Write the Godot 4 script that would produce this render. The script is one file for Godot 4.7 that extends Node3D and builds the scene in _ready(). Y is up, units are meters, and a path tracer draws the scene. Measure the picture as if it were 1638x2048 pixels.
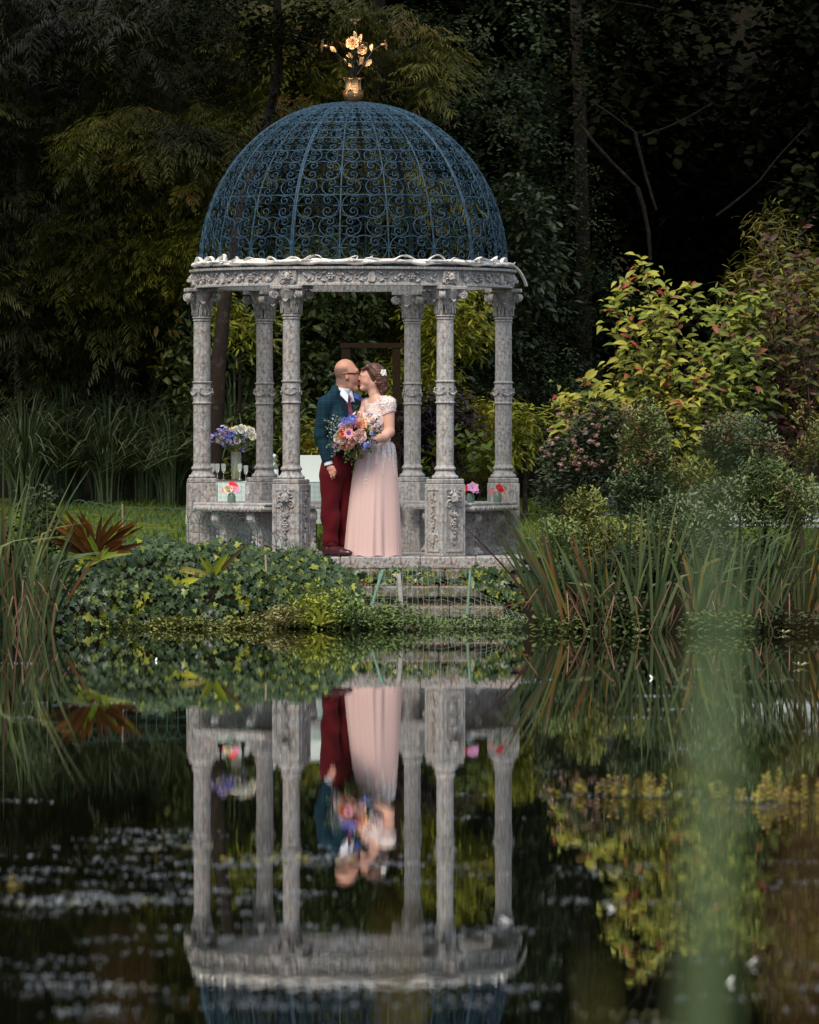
extends Node3D
# A pond with a stone and wrought iron gazebo on its far bank, seen over the water through a long lens.
# y is up, the water lies at y = 0, the axis of the gazebo at x = z = 0, the camera 60 m in front of it.

const FLOOR := 0.59            # top of the gazebo platform
const RING := 1.40             # radius on which the six columns stand
const LENS := 13000.0          # focal length in photograph pixels
var rng := RandomNumberGenerator.new()
var used := {}
var M := {}


func _ready():
	rng.seed = 7711
	# ---- camera
	var cam := Camera3D.new()
	cam.name = "camera"
	add_child(cam)
	cam.position = Vector3(0.52, 1.695, 60.0)
	cam.rotation.x = -atan(156.0 / LENS)
	var lens := CameraAttributesPhysical.new()
	lens.frustum_focal_length = 12.0 / (1024.0 / LENS)
	lens.frustum_near = 0.2
	lens.frustum_far = 400.0
	lens.exposure_aperture = 4.0
	lens.frustum_focus_distance = 58.8
	cam.attributes = lens
	# ---- sky, sun, exposure
	var env := Environment.new()
	env.background_mode = Environment.BG_SKY
	var sky := Sky.new()
	var sm := ProceduralSkyMaterial.new()
	sm.sky_top_color = Color(0.74, 0.77, 0.82)
	sm.sky_horizon_color = Color(0.42, 0.45, 0.49)
	sm.sky_curve = 0.30
	sm.ground_bottom_color = Color(0.05, 0.06, 0.04)
	sm.ground_horizon_color = Color(0.20, 0.23, 0.20)
	sm.sun_angle_max = 1.0
	sky.sky_material = sm
	env.sky = sky
	env.tonemap_mode = Environment.TONE_MAPPER_LINEAR
	env.tonemap_exposure = 2.5
	env.sdfgi_enabled = true
	env.ssao_enabled = true
	env.ssil_enabled = true
	var we := WorldEnvironment.new()
	we.name = "world_environment"
	we.environment = env
	add_child(we)
	var sun := DirectionalLight3D.new()
	sun.name = "sun"
	sun.light_color = Color(1.0, 0.95, 0.88)
	sun.light_energy = 0.5
	sun.light_angular_distance = 24.0
	sun.shadow_enabled = true
	add_child(sun)
	sun.look_at_from_position(Vector3(-0.45, 1.25, 0.85), Vector3.ZERO)
	# ---- the scene
	make_materials()
	make_ground()
	make_water()
	make_steps()
	make_gazebo()
	make_benches()
	make_forest()
	make_shrubs()
	make_bank_plants()
	make_reeds()
	make_fences()
	make_table()
	make_chairs()
	make_man()
	make_bride()
	make_bouquet()
	make_floating()
	make_foreground()


# ------------------------------------------------------------------ placing and naming

func at(px: float, py: float, z: float) -> Vector3:      # a spot measured in the photograph, at the depth where the thing stands
	var d := 60.0 - z
	return Vector3(0.52 + (px - 819.0) * d / LENS, 1.695 - (py - 868.0) * d / LENS, z)


func numbered(called: String) -> String:
	var k: int = used.get(called, 0)
	used[called] = k + 1
	return called if k == 0 else "%s_%03d" % [called, k]


func tag(o: Node, label: String, category := "", group := "", kind := "") -> Node:
	if label: o.set_meta("label", label)
	if category: o.set_meta("category", category)
	if group: o.set_meta("group", group)
	if kind: o.set_meta("kind", kind)
	return o


func thing(called: String, label: String, category: String, where := Vector3.ZERO, turn := 0.0, group := "") -> Node3D:
	var o := Node3D.new()
	o.name = numbered(called)
	add_child(o)
	o.position = where
	o.rotation.y = turn
	tag(o, label, category, group)
	return o


func put(called: String, mesh: Mesh, mat: Material, parent: Node = self, where := Transform3D()) -> MeshInstance3D:
	var o := MeshInstance3D.new()
	o.name = numbered(called) if parent == self else called
	o.mesh = mesh
	o.material_override = mat
	o.transform = where
	parent.add_child(o, true)
	return o


func dup(o: Node3D, label: String, where: Vector3, turn := 0.0, size := 1.0) -> Node3D:
	var c: Node3D = o.duplicate()
	var base := String(o.name)
	var cut := base.rfind("_0")
	c.name = numbered(base.substr(0, cut) if cut > 0 else base)
	add_child(c)
	c.position = where
	c.rotation = Vector3(0, turn, 0)
	c.scale = Vector3.ONE * size
	c.set_meta("label", label)
	return c


func many(called: String, mesh: Mesh, mat: Material, places: Array, tints: Array, parent: Node = self) -> MultiMeshInstance3D:
	var mm := MultiMesh.new()
	mm.transform_format = MultiMesh.TRANSFORM_3D
	mm.use_colors = tints.size() > 0
	mm.mesh = mesh
	mm.instance_count = places.size()
	for i in places.size():
		mm.set_instance_transform(i, places[i])
		if tints.size() > 0:
			mm.set_instance_color(i, tints[i])
	var o := MultiMeshInstance3D.new()
	o.name = numbered(called) if parent == self else called
	o.multimesh = mm
	o.material_override = mat
	parent.add_child(o, true)
	o.set_meta("kind", "stuff")
	return o


func rnd(a: float, b: float) -> float:
	return rng.randf_range(a, b)


func turned(x: float, y: float, z: float) -> Basis:
	return Basis.from_euler(Vector3(x, y, z))


func toward(dir: Vector3, up := Vector3.UP) -> Basis:     # a basis whose y axis points along dir
	var y := dir.normalized()
	var h := up if absf(y.dot(up)) < 0.97 else Vector3.RIGHT
	var x := y.cross(h).normalized()
	return Basis(x, y, x.cross(y))


# ------------------------------------------------------------------ a mesh under construction

class MB:
	var v := PackedVector3Array()
	var c := PackedColorArray()
	var t := PackedVector2Array()
	var i := PackedInt32Array()
	var tint := Color.WHITE

	func p(a: Vector3, uv := Vector2.ZERO) -> int:
		v.append(a)
		c.append(tint)
		t.append(uv)
		return v.size() - 1

	func tri(a: int, b: int, d: int) -> void:
		i.append(a)
		i.append(b)
		i.append(d)

	func quad(a: Vector3, b: Vector3, d: Vector3, e: Vector3) -> void:
		var k := p(a, Vector2(0, 0))
		p(b, Vector2(1, 0))
		p(d, Vector2(1, 1))
		p(e, Vector2(0, 1))
		tri(k, k + 1, k + 2)
		tri(k, k + 2, k + 3)

	func box(at: Transform3D, s: Vector3, bevel := 0.0) -> void:
		var h := s / 2.0
		if bevel <= 0.0:
			for f in 6:
				var q := []
				for w in 4:
					var a := -1.0 if w == 0 or w == 3 else 1.0
					var b := -1.0 if w < 2 else 1.0
					var sg := 1.0 if f % 2 == 0 else -1.0
					var l := Vector3.ZERO
					l[f / 2] = sg * h[f / 2]
					l[(f / 2 + 1) % 3] = a * h[(f / 2 + 1) % 3]
					l[(f / 2 + 2) % 3] = b * h[(f / 2 + 2) % 3] * sg
					q.append(at * l)
				quad(q[0], q[3], q[2], q[1])
			return
		prism([Vector2(-h.x, -h.z), Vector2(h.x, -h.z), Vector2(h.x, h.z), Vector2(-h.x, h.z)], -h.y, h.y, bevel, at)

	# a convex or star shaped outline in x and z, raised from y0 to y1, with chamfered top and bottom edges and corners
	func prism(o: Array, y0: float, y1: float, bevel: float, at := Transform3D()) -> void:
		var pts := []
		var n := o.size()
		for k in n:
			var a: Vector2 = o[k]
			var u: Vector2 = (o[(k + n - 1) % n] - a)
			var w: Vector2 = (o[(k + 1) % n] - a)
			if u.normalized().dot(w.normalized()) < -0.8 or bevel <= 0.0:
				pts.append(a)
			else:
				pts.append(a + u.normalized() * minf(bevel, u.length() * 0.4))
				pts.append(a + w.normalized() * minf(bevel, w.length() * 0.4))
		var mid := Vector2.ZERO
		for q in pts:
			mid += q / pts.size()
		var rows := [[y0, bevel], [y0 + bevel, 0.0], [y1 - bevel, 0.0], [y1, bevel]]
		n = pts.size()
		for r in 3:
			for k in n:
				var q := []
				for w in [[r, k], [r, (k + 1) % n], [r + 1, (k + 1) % n], [r + 1, k]]:
					var e: Vector2 = pts[w[1]]
					e = e - (e - mid).normalized() * rows[w[0]][1]
					q.append(at * Vector3(e.x, rows[w[0]][0], e.y))
				quad(q[0], q[1], q[2], q[3])
		for r in [0, 3]:
			var m := p(at * Vector3(mid.x, rows[r][0], mid.y))
			var first := v.size()
			for k in n:
				var e: Vector2 = pts[k]
				e = e - (e - mid).normalized() * rows[r][1]
				p(at * Vector3(e.x, rows[r][0], e.y))
			for k in n:
				if r == 0:
					tri(m, first + (k + 1) % n, first + k)
				else:
					tri(m, first + k, first + (k + 1) % n)

	func tube(path: Array, radii: Array, sides := 6, squash := 1.0, cap := true) -> void:
		var first := v.size()
		var n := path.size()
		var side := Vector3.ZERO
		for k in n:
			var a: Vector3 = path[maxi(k - 1, 0)]
			var b: Vector3 = path[mini(k + 1, n - 1)]
			var d := (b - a).normalized()
			if k == 0:
				side = d.cross(Vector3.UP if absf(d.y) < 0.9 else Vector3.RIGHT).normalized()
			else:
				side = (side - d * side.dot(d)).normalized()
			var up := side.cross(d)
			var r: float = radii[k] if k < radii.size() else radii[radii.size() - 1]
			for s in sides:
				var g := TAU * s / sides
				p(path[k] + side * cos(g) * r + up * sin(g) * r * squash, Vector2(float(s) / sides, float(k) / n))
		for k in n - 1:
			for s in sides:
				var a := first + k * sides + s
				var b := first + k * sides + (s + 1) % sides
				tri(a, b, b + sides)
				tri(a, b + sides, a + sides)
		if cap:
			for e in [0, n - 1]:
				var m := p(path[e])
				for s in sides:
					var a: int = first + e * sides + s
					var b: int = first + e * sides + (s + 1) % sides
					if e == 0:
						tri(m, b, a)
					else:
						tri(m, a, b)

	# a profile of (radius, height) turned round the y axis
	func lathe(prof: Array, seg := 24, at := Transform3D(), wobble = null) -> void:
		var first := v.size()
		for k in prof.size():
			for s in seg + 1:
				var g := TAU * s / seg
				var r: float = prof[k].x
				if wobble != null:
					r = wobble.call(g, k, r)
				p(at * Vector3(sin(g) * r, prof[k].y, cos(g) * r), Vector2(float(s) / seg, float(k) / prof.size()))
		for k in prof.size() - 1:
			for s in seg:
				var a := first + k * (seg + 1) + s
				tri(a, a + seg + 1, a + seg + 2)
				tri(a, a + seg + 2, a + 1)

	# a sheet of nu by nv points; f(u, v) gives the point for u and v from 0 to 1
	func sheet(nu: int, nv: int, f: Callable) -> void:
		var first := v.size()
		for a in nu:
			for b in nv:
				p(f.call(float(a) / (nu - 1), float(b) / (nv - 1)), Vector2(float(a) / (nu - 1), float(b) / (nv - 1)))
		for a in nu - 1:
			for b in nv - 1:
				var k := first + a * nv + b
				tri(k, k + nv, k + nv + 1)
				tri(k, k + nv + 1, k + 1)

	func ball(at: Transform3D, r: Vector3, seg := 8, rings := 5) -> void:
		var first := v.size()
		for k in rings + 1:
			var e := PI * k / rings - PI / 2
			for s in seg + 1:
				var g := TAU * s / seg
				p(at * Vector3(r.x * cos(e) * sin(g), r.y * sin(e), r.z * cos(e) * cos(g)))
		for k in rings:
			for s in seg:
				var a := first + k * (seg + 1) + s
				tri(a, a + seg + 1, a + seg + 2)
				tri(a, a + seg + 2, a + 1)

	# a leaf or blade along a path: half widths across a given side direction, folded along its middle
	func blade(path: Array, half: Array, side: Vector3, fold := 0.2) -> void:
		var first := v.size()
		var n := path.size()
		for k in n:
			var d: Vector3 = (path[mini(k + 1, n - 1)] - path[maxi(k - 1, 0)]).normalized()
			var s := (side - d * side.dot(d)).normalized()
			var up := s.cross(d)
			var w: float = half[k]
			p(path[k] - s * w + up * w * fold, Vector2(0, float(k) / (n - 1)))
			p(path[k], Vector2(0.5, float(k) / (n - 1)))
			p(path[k] + s * w + up * w * fold, Vector2(1, float(k) / (n - 1)))
		for k in n - 1:
			for s in 2:
				var a := first + k * 3 + s
				tri(a, a + 3, a + 4)
				tri(a, a + 4, a + 1)

	func done(smooth := true) -> ArrayMesh:
		var nrm := PackedVector3Array()
		nrm.resize(v.size())
		for k in range(0, i.size(), 3):
			var f := (v[i[k + 2]] - v[i[k]]).cross(v[i[k + 1]] - v[i[k]])
			nrm[i[k]] += f
			nrm[i[k + 1]] += f
			nrm[i[k + 2]] += f
		for k in nrm.size():
			nrm[k] = nrm[k].normalized() if nrm[k].length_squared() > 1e-20 else Vector3.UP
		var a := []
		a.resize(Mesh.ARRAY_MAX)
		a[Mesh.ARRAY_VERTEX] = v
		a[Mesh.ARRAY_NORMAL] = nrm
		a[Mesh.ARRAY_COLOR] = c
		a[Mesh.ARRAY_TEX_UV] = t
		a[Mesh.ARRAY_INDEX] = i
		var m := ArrayMesh.new()
		m.add_surface_from_arrays(Mesh.PRIMITIVE_TRIANGLES, a)
		return m


# ------------------------------------------------------------------ bodies: a distance field, meshed by surface nets

class Field:
	var o: Vector3
	var c: float
	var nx: int
	var ny: int
	var nz: int
	var d := PackedFloat32Array()

	func _init(lo: Vector3, hi: Vector3, cell: float) -> void:
		o = lo
		c = cell
		nx = int(ceil((hi.x - lo.x) / c)) + 1
		ny = int(ceil((hi.y - lo.y) / c)) + 1
		nz = int(ceil((hi.z - lo.z) / c)) + 1
		d.resize(nx * ny * nz)
		d.fill(0.5)

	func span(lo: Vector3, hi: Vector3) -> Array:
		var a := ((lo - o) / c).floor()
		var b := ((hi - o) / c).ceil()
		return [clampi(int(a.x), 0, nx - 1), clampi(int(b.x), 0, nx - 1), clampi(int(a.y), 0, ny - 1), clampi(int(b.y), 0, ny - 1), clampi(int(a.z), 0, nz - 1), clampi(int(b.z), 0, nz - 1)]

	# a tapered capsule; k is the width of the smooth join, cut subtracts it
	func cap(a: Vector3, b: Vector3, ra: float, rb: float, k := 0.03, cut := false) -> void:
		var m := maxf(ra, rb) + k + c * 3.0
		var r := span(a.min(b) - Vector3.ONE * m, a.max(b) + Vector3.ONE * m)
		var ab := b - a
		var q := maxf(ab.length_squared(), 1e-9)
		for z in range(r[4], r[5] + 1):
			for y in range(r[2], r[3] + 1):
				for x in range(r[0], r[1] + 1):
					var p := o + Vector3(x, y, z) * c - a
					var h := clampf(p.dot(ab) / q, 0.0, 1.0)
					join(x + nx * (y + ny * z), (p - ab * h).length() - lerpf(ra, rb, h), k, cut)

	func ell(at: Vector3, rad: Vector3, turn := Basis(), k := 0.03, cut := false) -> void:
		var m := maxf(rad.x, maxf(rad.y, rad.z)) + k + c * 3.0
		var r := span(at - Vector3.ONE * m, at + Vector3.ONE * m)
		var inv := turn.inverse()
		for z in range(r[4], r[5] + 1):
			for y in range(r[2], r[3] + 1):
				for x in range(r[0], r[1] + 1):
					var p := inv * (o + Vector3(x, y, z) * c - at)
					var k0 := (p / rad).length()
					var k1 := (p / (rad * rad)).length()
					join(x + nx * (y + ny * z), k0 * (k0 - 1.0) / maxf(k1, 1e-6), k, cut)

	func join(n: int, e: float, k: float, cut: bool) -> void:
		var was := d[n]
		if cut:
			e = -e
			var h := maxf(k - absf(was - e), 0.0) / k
			d[n] = maxf(was, e) + h * h * k * 0.25
		else:
			var h := maxf(k - absf(was - e), 0.0) / k
			d[n] = minf(was, e) - h * h * k * 0.25

	# keep only what lies on the side of a plane that its normal points away from
	func trim(at: Vector3, normal: Vector3) -> void:
		var nn := normal.normalized()
		for z in nz:
			for y in ny:
				for x in nx:
					var n := x + nx * (y + ny * z)
					d[n] = maxf(d[n], (o + Vector3(x, y, z) * c - at).dot(nn))

	func each(f: Callable) -> void:
		for z in nz:
			for y in ny:
				for x in nx:
					var n := x + nx * (y + ny * z)
					if d[n] < 0.1:
						d[n] = f.call(o + Vector3(x, y, z) * c, d[n])

	func sample(p: Vector3) -> float:
		var q := (p - o) / c
		var x := clampi(int(floor(q.x)), 0, nx - 2)
		var y := clampi(int(floor(q.y)), 0, ny - 2)
		var z := clampi(int(floor(q.z)), 0, nz - 2)
		var f := Vector3(q.x - x, q.y - y, q.z - z).clampf(0.0, 1.0)
		var n := x + nx * (y + ny * z)
		var s := nx
		var u := nx * ny
		var a := lerpf(lerpf(d[n], d[n + 1], f.x), lerpf(d[n + s], d[n + s + 1], f.x), f.y)
		var b := lerpf(lerpf(d[n + u], d[n + u + 1], f.x), lerpf(d[n + u + s], d[n + u + s + 1], f.x), f.y)
		return lerpf(a, b, f.z)

	# from p along dir to the surface
	func hit(p: Vector3, dir: Vector3, reach := 0.6) -> Vector3:
		var s := 0.0
		while s < reach:
			var e := sample(p + dir * s)
			if e < 0.001:
				return p + dir * s
			s += clampf(e * 0.7, 0.002, 0.03)
		return p + dir * reach

	func mesh(mb: MB, paint = null) -> void:
		var id := PackedInt32Array()
		id.resize(nx * ny * nz)
		id.fill(-1)
		var s := nx
		var u := nx * ny
		var off := [0, 1, s, s + 1, u, u + 1, u + s, u + s + 1]
		var eds := [[0, 1], [2, 3], [4, 5], [6, 7], [0, 2], [1, 3], [4, 6], [5, 7], [0, 4], [1, 5], [2, 6], [3, 7]]
		for z in nz - 1:
			for y in ny - 1:
				for x in nx - 1:
					var n := x + nx * (y + ny * z)
					var w := d[n]
					if absf(w) > c * 2.5:
						continue
					var k := 0
					for e in 8:
						if d[n + off[e]] < 0.0:
							k += 1
					if k == 0 or k == 8:
						continue
					var sum := Vector3.ZERO
					var cnt := 0
					for e in eds:
						var a := d[n + off[e[0]]]
						var b := d[n + off[e[1]]]
						if (a < 0.0) != (b < 0.0):
							var h := a / (a - b)
							var pa := Vector3(e[0] & 1, (e[0] >> 1) & 1, e[0] >> 2)
							var pb := Vector3(e[1] & 1, (e[1] >> 1) & 1, e[1] >> 2)
							sum += pa.lerp(pb, h)
							cnt += 1
					var w3 := o + (Vector3(x, y, z) + sum / cnt) * c
					if paint != null:
						mb.tint = paint.call(w3)
					id[n] = mb.p(w3)
		for z in range(1, nz - 1):
			for y in range(1, ny - 1):
				for x in range(1, nx - 1):
					var n := x + nx * (y + ny * z)
					if id[n] < 0:
						continue
					var inside := d[n] < 0.0
					for ax in 3:
						var st: int = [1, s, u][ax]
						if inside == (d[n + st] < 0.0):
							continue
						var s1: int = [s, u, 1][ax]
						var s2: int = [u, 1, s][ax]
						var q := [id[n], id[n - s1], id[n - s1 - s2], id[n - s2]]
						if q[0] < 0 or q[1] < 0 or q[2] < 0 or q[3] < 0:
							continue
						if inside:
							mb.tri(q[0], q[2], q[1])
							mb.tri(q[0], q[3], q[2])
						else:
							mb.tri(q[0], q[1], q[2])
							mb.tri(q[0], q[2], q[3])


# ------------------------------------------------------------------ materials

func noise(kind: int, freq: float, octaves := 4, salt := 1) -> FastNoiseLite:
	var n := FastNoiseLite.new()
	n.noise_type = kind
	n.frequency = freq
	n.fractal_octaves = octaves
	n.seed = salt
	return n


func layer(kind: int, freq: float, octaves: int, salt: int, side := 512) -> Image:      # a repeating grey picture, stretched to 0..1
	var im := noise(kind, freq, octaves, salt).get_seamless_image(side, side, false, false, 0.15, true)
	im.convert(Image.FORMAT_L8)
	return im


func mix_image(side: int, f: Callable) -> ImageTexture:
	var im := Image.create(side, side, false, Image.FORMAT_RGB8)
	for y in side:
		for x in side:
			var l: Color = f.call(x, y)
			im.set_pixel(x, y, l.linear_to_srgb())
	return ImageTexture.create_from_image(im)


func plain(c: Color, rough := 0.7, spec := 0.5, metal := 0.0) -> StandardMaterial3D:
	var m := StandardMaterial3D.new()
	m.albedo_color = c.linear_to_srgb()
	m.roughness = rough
	m.metallic_specular = spec
	m.metallic = metal
	return m


func leafy(c := Color.WHITE, rough := 0.55, through := 0.25, spec := 0.4) -> StandardMaterial3D:
	var m := plain(c, rough, spec)
	m.vertex_color_use_as_albedo = true
	m.cull_mode = BaseMaterial3D.CULL_DISABLED
	if through > 0.0:
		m.backlight_enabled = true
		m.backlight = Color(through, through, through * 0.6).linear_to_srgb()
	return m


func triplanar(m: StandardMaterial3D, per_metre: float, world := true) -> StandardMaterial3D:
	m.uv1_triplanar = true
	m.uv1_world_triplanar = world
	m.uv1_scale = Vector3.ONE * per_metre
	return m


func make_materials() -> void:
	var big := layer(FastNoiseLite.TYPE_SIMPLEX_SMOOTH, 0.006, 4, 3)
	var mid := layer(FastNoiseLite.TYPE_SIMPLEX_SMOOTH, 0.02, 4, 5)
	var fine := layer(FastNoiseLite.TYPE_SIMPLEX, 0.11, 3, 9)
	var spots := layer(FastNoiseLite.TYPE_SIMPLEX, 0.045, 3, 21)
	var rust := layer(FastNoiseLite.TYPE_SIMPLEX_SMOOTH, 0.014, 3, 33)
	var stone_of := func(base: Color, warm: Color, dirt: float, orange: float) -> ImageTexture:
		return mix_image(512, func(x: int, y: int) -> Color:
			var b := big.get_pixel(x, y).r
			var m := mid.get_pixel(x, y).r
			var f := fine.get_pixel(x, y).r
			var s := spots.get_pixel(x, y).r
			var r := rust.get_pixel(x, y).r
			var c := base.lerp(warm, smoothstep(0.35, 0.75, b)) * (0.72 + 0.5 * f)
			c = c * (0.72 + 0.56 * smoothstep(0.25, 0.75, rust.get_pixel((x * 2) % 512, (y / 2 + 90) % 512).r))
			c = c.lerp(Color(0.07, 0.066, 0.066), clampf(0.75 * smoothstep(0.58, 0.85, m) * dirt + smoothstep(0.66, 0.76, s) * dirt * 0.8 * smoothstep(0.40, 0.62, m) + 0.9 * smoothstep(0.70, 0.82, f) * dirt, 0.0, 0.9))
			c = c.lerp(Color(0.56, 0.57, 0.55), 0.6 * smoothstep(0.36, 0.26, s) * smoothstep(0.55, 0.40, m))
			c = c.lerp(Color(0.42, 0.14, 0.035), orange * smoothstep(0.72, 0.80, r) * smoothstep(0.35, 0.6, f))
			return c)
	var relief := mix_image(512, func(x: int, y: int) -> Color:
		var h := 0.5 * fine.get_pixel(x, y).r + 0.35 * mid.get_pixel(x, y).r + 0.15 * spots.get_pixel(x, y).r
		return Color(h, h, h))
	M.stone = triplanar(plain(Color.WHITE, 0.88, 0.3), 2.4)
	M.stone.albedo_texture = stone_of.call(Color(0.41, 0.418, 0.418), Color(0.40, 0.365, 0.345), 0.65, 0.4)
	M.old_stone = triplanar(plain(Color.WHITE, 0.9, 0.3), 2.2)
	M.old_stone.albedo_texture = stone_of.call(Color(0.355, 0.355, 0.355), Color(0.34, 0.30, 0.28), 0.8, 0.4)
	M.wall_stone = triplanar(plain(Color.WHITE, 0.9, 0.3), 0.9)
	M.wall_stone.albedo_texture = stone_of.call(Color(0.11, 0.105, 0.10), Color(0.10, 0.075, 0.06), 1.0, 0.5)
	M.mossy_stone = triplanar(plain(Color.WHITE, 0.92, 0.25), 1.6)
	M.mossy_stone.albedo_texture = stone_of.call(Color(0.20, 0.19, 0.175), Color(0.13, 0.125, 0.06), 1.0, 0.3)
	for k in ["stone", "old_stone", "wall_stone", "mossy_stone"]:
		M[k].heightmap_enabled = true
		M[k].heightmap_texture = relief
		M[k].heightmap_scale = 0.7
	# wrought iron in weathered blue paint
	M.iron = triplanar(plain(Color.WHITE, 0.50, 0.35), 4.0)
	M.iron.albedo_texture = mix_image(256, func(x: int, y: int) -> Color:
		var f := fine.get_pixel(x, y).r
		var m := mid.get_pixel(x, y).r
		return Color(0.007, 0.028, 0.052).lerp(Color(0.028, 0.082, 0.125), smoothstep(0.4, 0.8, m)).lerp(Color(0.07, 0.06, 0.08), 0.6 * smoothstep(0.72, 0.85, f)))
	M.dark_iron = plain(Color(0.012, 0.013, 0.02), 0.5, 0.5)
	M.gold = triplanar(plain(Color(0.78, 0.44, 0.20), 0.27, 0.5, 1.0), 9.0)
	M.gold.heightmap_enabled = true
	M.gold.heightmap_texture = relief
	M.gold.heightmap_scale = 0.5
	M.ribbon = plain(Color(0.80, 0.78, 0.74), 0.75, 0.3)
	M.white_cloth = plain(Color(0.78, 0.80, 0.79), 0.85, 0.2)
	M.white_paint = plain(Color(0.66, 0.72, 0.70), 0.5, 0.4)
	M.check_cloth = triplanar(plain(Color.WHITE, 0.85, 0.2), 5.0)
	M.check_cloth.albedo_texture = mix_image(128, func(x: int, y: int) -> Color:
		var s := (0.5 if (x / 16) % 2 == 0 else 0.0) + (0.5 if (y / 16) % 2 == 0 else 0.0)
		return Color(0.62, 0.72, 0.70).lerp(Color(0.40, 0.56, 0.50), s * 0.7))
	M.glass = plain(Color(0.9, 0.95, 0.93, 0.10), 0.05, 0.5)
	M.glass.transparency = BaseMaterial3D.TRANSPARENCY_ALPHA
	M.green_glass = plain(Color(0.16, 0.25, 0.20, 0.62), 0.15, 0.5)
	M.green_glass.transparency = BaseMaterial3D.TRANSPARENCY_ALPHA
	M.blue_plastic = plain(Color(0.07, 0.11, 0.17), 0.45, 0.4)
	M.green_wire = plain(Color(0.035, 0.085, 0.075), 0.5, 0.4)
	M.net_wire = plain(Color(0.17, 0.22, 0.17), 0.6, 0.3)
	M.stake = triplanar(plain(Color.WHITE, 0.9, 0.2), 6.0)
	M.stake.albedo_texture = mix_image(128, func(x: int, y: int) -> Color:
		return Color(0.26, 0.20, 0.15) * (0.6 + 0.6 * fine.get_pixel(x * 3, y / 2).r))
	M.grey_wood = triplanar(plain(Color.WHITE, 0.9, 0.2), 5.0)
	M.grey_wood.albedo_texture = mix_image(128, func(x: int, y: int) -> Color:
		return Color(0.36, 0.34, 0.33) * (0.6 + 0.6 * fine.get_pixel(x * 3, y / 2).r))
	M.brown_wood = plain(Color(0.026, 0.016, 0.009), 0.9, 0.2)
	M.green_post = plain(Color(0.16, 0.29, 0.22), 0.6, 0.3)
	M.bark = triplanar(plain(Color.WHITE, 0.95, 0.2), 1.5)
	M.bark.albedo_texture = mix_image(256, func(x: int, y: int) -> Color:
		var f := fine.get_pixel((x * 2) % 512, y / 3).r
		var m := mid.get_pixel(x, y).r
		return Color(0.012, 0.008, 0.006).lerp(Color(0.045, 0.034, 0.028), f * 0.75).lerp(Color(0.09, 0.09, 0.075), 0.35 * smoothstep(0.66, 0.8, m)))
	M.bark.heightmap_enabled = true
	M.bark.heightmap_texture = relief
	M.bark.heightmap_scale = 3.0
	M.twig = plain(Color(0.06, 0.045, 0.035), 0.9, 0.2)
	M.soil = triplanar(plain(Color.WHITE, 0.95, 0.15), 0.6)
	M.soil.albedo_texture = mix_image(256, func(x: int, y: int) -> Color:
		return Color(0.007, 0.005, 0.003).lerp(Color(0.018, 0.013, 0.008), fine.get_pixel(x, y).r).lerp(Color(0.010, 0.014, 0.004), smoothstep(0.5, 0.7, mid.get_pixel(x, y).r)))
	M.turf = triplanar(plain(Color.WHITE, 0.95, 0.15), 0.7)
	M.turf.albedo_texture = mix_image(256, func(x: int, y: int) -> Color:
		return Color(0.060, 0.10, 0.013).lerp(Color(0.12, 0.16, 0.025), fine.get_pixel(x, y).r).lerp(Color(0.08, 0.05, 0.018), 0.8 * smoothstep(0.62, 0.75, mid.get_pixel(x, y).r)))
	M.leaf = leafy(Color.WHITE, 0.55, 0.22)
	M.dull_leaf = leafy(Color.WHITE, 0.8, 0.2, 0.15)
	M.glossy_leaf = leafy(Color.WHITE, 0.38, 0.18, 0.40)
	M.ivy = leafy(Color.WHITE, 0.46, 0.14, 0.30)
	M.grass = leafy(Color.WHITE, 0.6, 0.3)
	M.reed = leafy(Color.WHITE, 0.5, 0.2)
	M.petal = leafy(Color.WHITE, 0.7, 0.25, 0.25)
	M.dry = leafy(Color.WHITE, 0.85, 0.1, 0.2)
	# people
	M.skin = plain(Color.WHITE, 0.5, 0.4)
	M.skin.vertex_color_use_as_albedo = true
	M.skin.subsurf_scatter_enabled = true
	M.skin.subsurf_scatter_strength = 0.08
	M.hair = plain(Color.WHITE, 0.45, 0.5)
	M.hair.vertex_color_use_as_albedo = true
	M.tweed = triplanar(plain(Color.WHITE, 0.9, 0.2), 9.5, false)
	M.tweed.albedo_texture = mix_image(256, func(x: int, y: int) -> Color:
		var c := Color(0.008, 0.028, 0.044) * (0.65 + 0.7 * fine.get_pixel((x * 3) % 512, (y * 3) % 512).r)
		var line := (x % 128 < 5) or (y % 128 < 5)
		return c.lerp(Color(0.06, 0.12, 0.17), 0.5) if line else c)
	M.dark_tweed = plain(Color(0.008, 0.018, 0.034), 0.85, 0.25)
	M.shirt = plain(Color(0.66, 0.72, 0.80), 0.8, 0.25)
	M.tie = triplanar(plain(Color.WHITE, 0.6, 0.4), 40.0, false)
	M.tie.albedo_texture = mix_image(64, func(x: int, y: int) -> Color:
		return Color(0.16, 0.025, 0.05).lerp(Color(0.28, 0.16, 0.20), 0.7 if (x + y) % 16 < 4 else 0.0))
	M.trousers = plain(Color(0.082, 0.006, 0.010), 0.9, 0.2)
	M.trousers.rim_enabled = true
	M.trousers.rim = 0.3
	M.leather = plain(Color(0.045, 0.010, 0.014), 0.28, 0.5)
	M.black = plain(Color(0.006, 0.006, 0.007), 0.3, 0.5)
	M.tulle = plain(Color.WHITE, 0.85, 0.2)
	M.tulle.vertex_color_use_as_albedo = true
	M.tulle.rim_enabled = true
	M.tulle.rim = 0.4
	M.lace = plain(Color(0.82, 0.78, 0.77), 0.6, 0.35)
	M.shell = plain(Color(0.80, 0.80, 0.78), 0.35, 0.5)
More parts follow.
